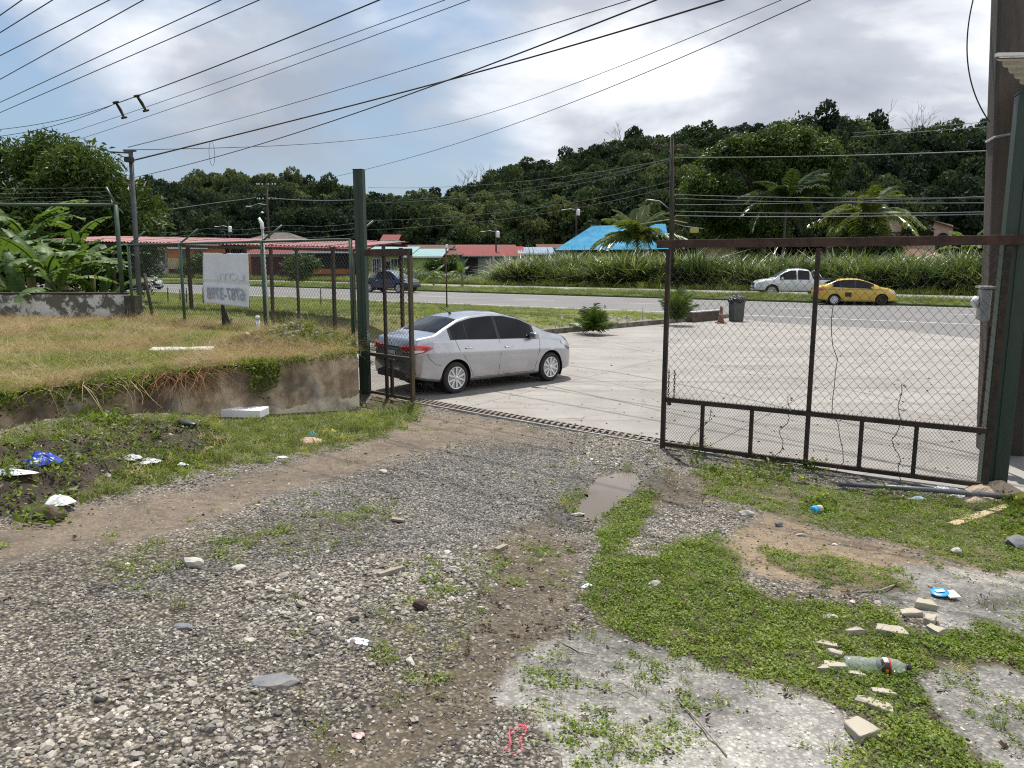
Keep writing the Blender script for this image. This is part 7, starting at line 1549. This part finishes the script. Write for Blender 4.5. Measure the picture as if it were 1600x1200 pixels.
def terrace_grass():
    n = 85000; S = rng.uniform(-1.9, 7.5, n); T = rng.uniform(0.02, 13, n)**1.0; X = WA.x+WD.x*S+WE.x*T; Y = WA.y+WD.y*S+WE.y*T; k = (X < WA.x-.05-np.maximum(Y-12.6, 0)*.22); X, Y, S, T = X[k], Y[k], S[k], T[k]; Z = H_ter(X, Y)
    dry = smooth((fbm(X, Y, 1.2, 15)-.48)*7); w = .62*(1-.75*dry)*(.4+.8*fbm(X, Y, .5, 2)); k1 = rng.random(len(X)) < w; n = k1.sum(); s = (.05+.09*rng.random(n))*(.7+.7*fbm(X[k1], Y[k1], .8, 6)); t = np.clip(.48+.26*rng.normal(size=n)+.4*(fbm(X[k1], Y[k1], 1.0, 5)-.5), 0, 1)
    scatter('terrace_grass', GT, np.stack([X[k1], Y[k1], Z[k1]-.01], 1), rots(n, .25), np.stack([s*1.7, s*1.7, s], 1), rng.integers(0, 6, n), t)
    k2 = (rng.random(len(X)) < .14+.34*dry) & ~k1; n = k2.sum(); s = .13+.16*rng.random(n); scatter('cut_straw', SW, np.stack([X[k2], Y[k2], Z[k2]+.01], 1), rots(n, .3), np.stack([s, s, s*.5], 1), rng.integers(0, 5, n), rng.random(n)); print('terrace', len(X))
terrace_grass()
# creepers and dry roots hanging over the wall
OUTW = Vector((.795, -.607, 0))
def wall_growth():
    P = []; Rr = []; s_ = []; t = []
    for (s0, s1, n, d0, d1, sc0) in [(1.55, 2.1, 60, .0, .30, .75), (3.4, 7.8, 300, -.02, .20, .6), (5.3, 6.6, 90, .0, .35, .7), (.1, 3.3, 90, -.05, .02, .55)]:
        for _ in range(n):
            s = rng.uniform(s0, s1); dz = rng.uniform(d0, d1)*rng.random()**.6*1.6; p = WA+WD*s+OUTW*rng.uniform(.0, .07); P.append((p.x, p.y, .95+.006*s-dz)); s_.append(sc0*rng.uniform(.6, 1.3))
    n = len(P); scatter('wall_creeper', WCR, P, rots3(n), s_, rng.integers(0, 5, n), np.clip(.35+.25*rng.normal(size=n), 0, 1))
    mr = mat('dry_roots', (.24, .13, .06), .9, 0, .35, 8, None, bmp=0); mr2 = mat('pale_dry_stems', (.42, .33, .20), .9, 0, .3, 8, None, bmp=0)
    for nm, lb, s0, n, m, spread, L0 in [('dry_roots', 'dense mat of reddish dry roots hanging over the middle of the wall', 3.05, 190, mr, .24, .8), ('dry_roots', 'straggling pale dry stems draped over the wall left of the root mat', 4.2, 34, mr2, .5, .6)]:
        c = WA+WD*s0+Vector((0, 0, .95)); r = empty(nm, c, 0, lb, 'roots'); mb = MB(); rn = random.Random(5+n)
        for _ in range(n):
            a = rn.gauss(0, spread); p = c+WD*a+OUTW*(-.12+.1*rn.random())+Vector((0, 0, .04)); q = [p]; v = OUTW*rn.uniform(.05, .3)+WD*rn.gauss(0, .45)+Vector((0, 0, .12)); L = L0*rn.uniform(.35, 1.1)
            for i in range(7):
                v = v+Vector((rn.gauss(0, .13), rn.gauss(0, .13), -.12+rn.gauss(0, .05))); p = p+v.normalized()*L/7; dd = (p-WA).dot(OUTW)
                if p.z < .97 and dd < .03: p = p+OUTW*(.03-dd+.02*rn.random())
                q.append(p)
            mb.tube(q, [.006, .005, .005, .004, .004, .003, .002, .0015], 4, False)
        mb.build('root_strands', m, r, False, True)
WCR = store('creeper_clumps', leafclump_variants('creeper_clump', M['leaf_cover'], 5, 14, .07, .12, .55))
wall_growth()
# broad-leaved weeds along the foot of the wall, heap and gate
def weeds():
    P = []; s_ = []
    def add(px0, px1, py0, py1, n, s):
        for _ in range(n): p = gpt(rng.uniform(px0, px1), rng.uniform(py0, py1)); P.append((p.x, p.y, p.z+.03*s)); s_.append(s*rng.uniform(.5, 1.3))
    add(90, 330, 665, 735, 220, .5); add(120, 200, 640, 665, 40, 1.2); add(0, 120, 690, 780, 60, .7); add(1105, 1300, 720, 760, 90, .7); add(1360, 1430, 765, 800, 40, .6); add(560, 660, 628, 660, 50, .6); add(1570, 1600, 780, 850, 40, .8); add(1262, 1290, 775, 800, 14, .9); add(1080, 1100, 690, 730, 16, .7); add(180, 300, 700, 760, 60, .6)
    n = len(P); scatter('broad_weeds', WCR, P, rots(n, .4), s_, rng.integers(0, 5, n), np.clip(.3+.28*rng.normal(size=n), 0, 1))
weeds()
TG = store('tall_tufts', tuft_variants('tall_tuft', M['leaf_grass'], 4, 30, (.5, 1.0), .018, .12, (.15, .9), 4))
def tall_tufts():
    P = []; s_ = []
    for px, py, s, z in [(487, 522, .75, None), (478, 520, .6, None), (500, 524, .5, None), (455, 512, .4, None), (570, 508, .3, None)]: p = at_y(px, py, 16.5+rng.random()); P.append((p.x, p.y, p.z-.05)); s_.append(s)
    for px, py, s in [(20, 700, .22), (55, 690, .25), (95, 685, .2), (150, 660, .22), (250, 655, .15), (600, 640, .15), (640, 640, .17), (575, 645, .14), (615, 650, .15), (655, 636, .15), (936, 835, .13), (944, 860, .11), (930, 815, .1), (884, 800, .12), (699, 700, .12), (1425, 905, .08), (1198, 890, .07), (720, 995, .07), (732, 1000, .07), (815, 1080, .07), (470, 1090, .06), (865, 1130, .07), (1430, 790, .12), (1385, 785, .12), (375, 670, .12), (300, 690, .14), (1330, 770, .1), (1195, 745, .08), (960, 800, .1), (1000, 775, .1), (1080, 720, .12)]:
        p = gpt(px, py); P.append(tuple(p)); s_.append(s)
    n = len(P); s_ = np.array(s_); scatter('tall_grass_tufts', TG, P, rots(n, .08), np.stack([s_*1.1, s_*1.1, s_], 1), rng.integers(0, 4, n), np.clip(.5+.2*rng.normal(size=n), 0, 1))
tall_tufts()
def twigs():
    mb = MB(); rn = random.Random(2); m = mat('dead_twigs', (.14, .10, .065), .9, 0, .4, 8, None, bmp=0)
    for _ in range(420):
        px, py = rn.choice([(rn.uniform(560, 1000), rn.uniform(850, 1190)), (rn.uniform(0, 330), rn.uniform(660, 790)), (rn.uniform(1100, 1590), rn.uniform(830, 1000)), (rn.uniform(300, 900), rn.uniform(980, 1195))]); p = gpt(px, py); a = rn.uniform(0, 6.28); L = rn.uniform(.02, .10); q = p+Vector((math.cos(a)*L, math.sin(a)*L, 0)); mb.tube([p+Vector((0, 0, .012)), (p+q)/2+Vector((rn.uniform(-.1, .1)*L, 0, .016+.1*L)), q+Vector((0, 0, .010))], rn.uniform(.0008, .0022), 4, False)
    o = mb.build('dead_twigs', m); o['kind'] = 'stuff'
twigs()
def fallen_stem(label, pts, rad, seed):
    q = [gpt(*p)+Vector((0, 0, .012)) for p in pts]; r = empty('dry_twig', q[0], 0, label, 'twig'); MB().tube(q, rad, 5).build('twig_wood', M['greywood'], r, True, True)
fallen_stem('long pale forked dry stem on the grey ground near the bottom', [(1062, 1100), (1095, 1135), (1115, 1160), (1135, 1185)], .004, 1); fallen_stem('dark thin twig lying above the blue carton', [(1340, 928), (1375, 925), (1410, 912)], .005, 2); fallen_stem('dark twig lying by the clover edge', [(870, 1003), (905, 1022), (932, 1027)], .004, 3)
# pebble pile beyond the fence, next to the lot
def pebble_pile():
    n = 900; a = rng.random(n)*6.283; q = np.sqrt(rng.random(n)); X = -4.35+1.15*q*np.cos(a); Y = 18.6+.9*q*np.sin(a); s = .03+.03*rng.random(n); Z = .32+.30*(1-q**2)
    scatter('pebble_pile', ST, np.stack([X, Y, Z], 1), rots3(n), s, rng.integers(0, 6, n), np.clip(.72+.2*rng.normal(size=n), 0, 1))
pebble_pile()
def lot_debris():
    n = 260; T = rng.random(n); u = rng.uniform(-9.5, 2, n); nn = 9.6+rng.random(n)**2*16; X = NX*nn+UX*u; Y = NY*nn+UY*u; s = .010+.018*rng.random(n)**2; scatter('lot_debris', ST, np.stack([X, Y, X*0+.004], 1), rots(n, .3), s, rng.integers(0, 6, n), rng.random(n)*.35)
lot_debris()
def heap_litter():
    # dark leaf litter and small rubbish over the heap, and organic crumbs in the mud
    LT = store('litter', leafclump_variants('litter_bit', leafmat('dead_leaf', (.035, .025, .018), (.12, .085, .055), 0, .9, .1, True, (.34, .31, .27)), 5, 7, .035, .05, .5))
    X, Y, Z, px, py, z = cand(60000); w = 1.3*z['heap']+.40*z['mud']+.03+.05*z['crete']+.06*z['cover']+.05*z['olive']+.035*z['leftgrass']+.03*z['dry']; w *= .3+1.2*fbm(X, Y, .3, 91, 3); k = rng.random(len(X)) < w; X, Y, Z = X[k], Y[k], Z[k]; n = len(X)
    s = .35+.6*rng.random(n)*(1+.9*(z['heap'][k] > .4)); scatter('leaf_litter', LT, np.stack([X, Y, Z+.006], 1), rots(n, .4), np.stack([s, s, s*.5], 1), rng.integers(0, 5, n), np.clip(rng.random(n)**1.6, 0, 1)); print('litter', n)
heap_litter()

def terrace_mound():
    n = 420; X = -4.0+rng.normal(size=n)*.75; Y = 13.7+rng.normal(size=n)*.38; k = X < WA.x-.1-np.maximum(Y-12.6, 0)*.22; X, Y = X[k], Y[k]; n = len(X); Z = H_ter(X, Y); s = .03+.05*rng.random(n)**2
    scatter('mound_rubble', ST, np.stack([X, Y, Z+.01], 1), rots3(n), s, rng.integers(0, 6, n), np.clip(.35+.25*rng.normal(size=n), 0, 1))
terrace_mound()
def half_buried():
    # a few large pale stones sunk into the track and the cobble field
    X, Y, Z, px, py, z = cand(9000); w = .06+.35*z['cobble']+.05*z['track']+.10*z['mud']+.12*z['olive']; w *= (1-z['cover'])*(1-z['gategrass'])*np.clip(4/np.hypot(X, Y), 0, 1)*.35; k = rng.random(len(X)) < w; X, Y, Z = X[k], Y[k], Z[k]; n = len(X); s = .018+.02*rng.random(n)**1.5
    scatter('sunken_stones', ST, np.stack([X, Y, Z-.15*s], 1), rots(n, .3), np.stack([s*1.2, s, s*.8], 1), rng.integers(0, 6, n), np.clip(.62+.2*rng.normal(size=n), 0, 1))
half_buried()
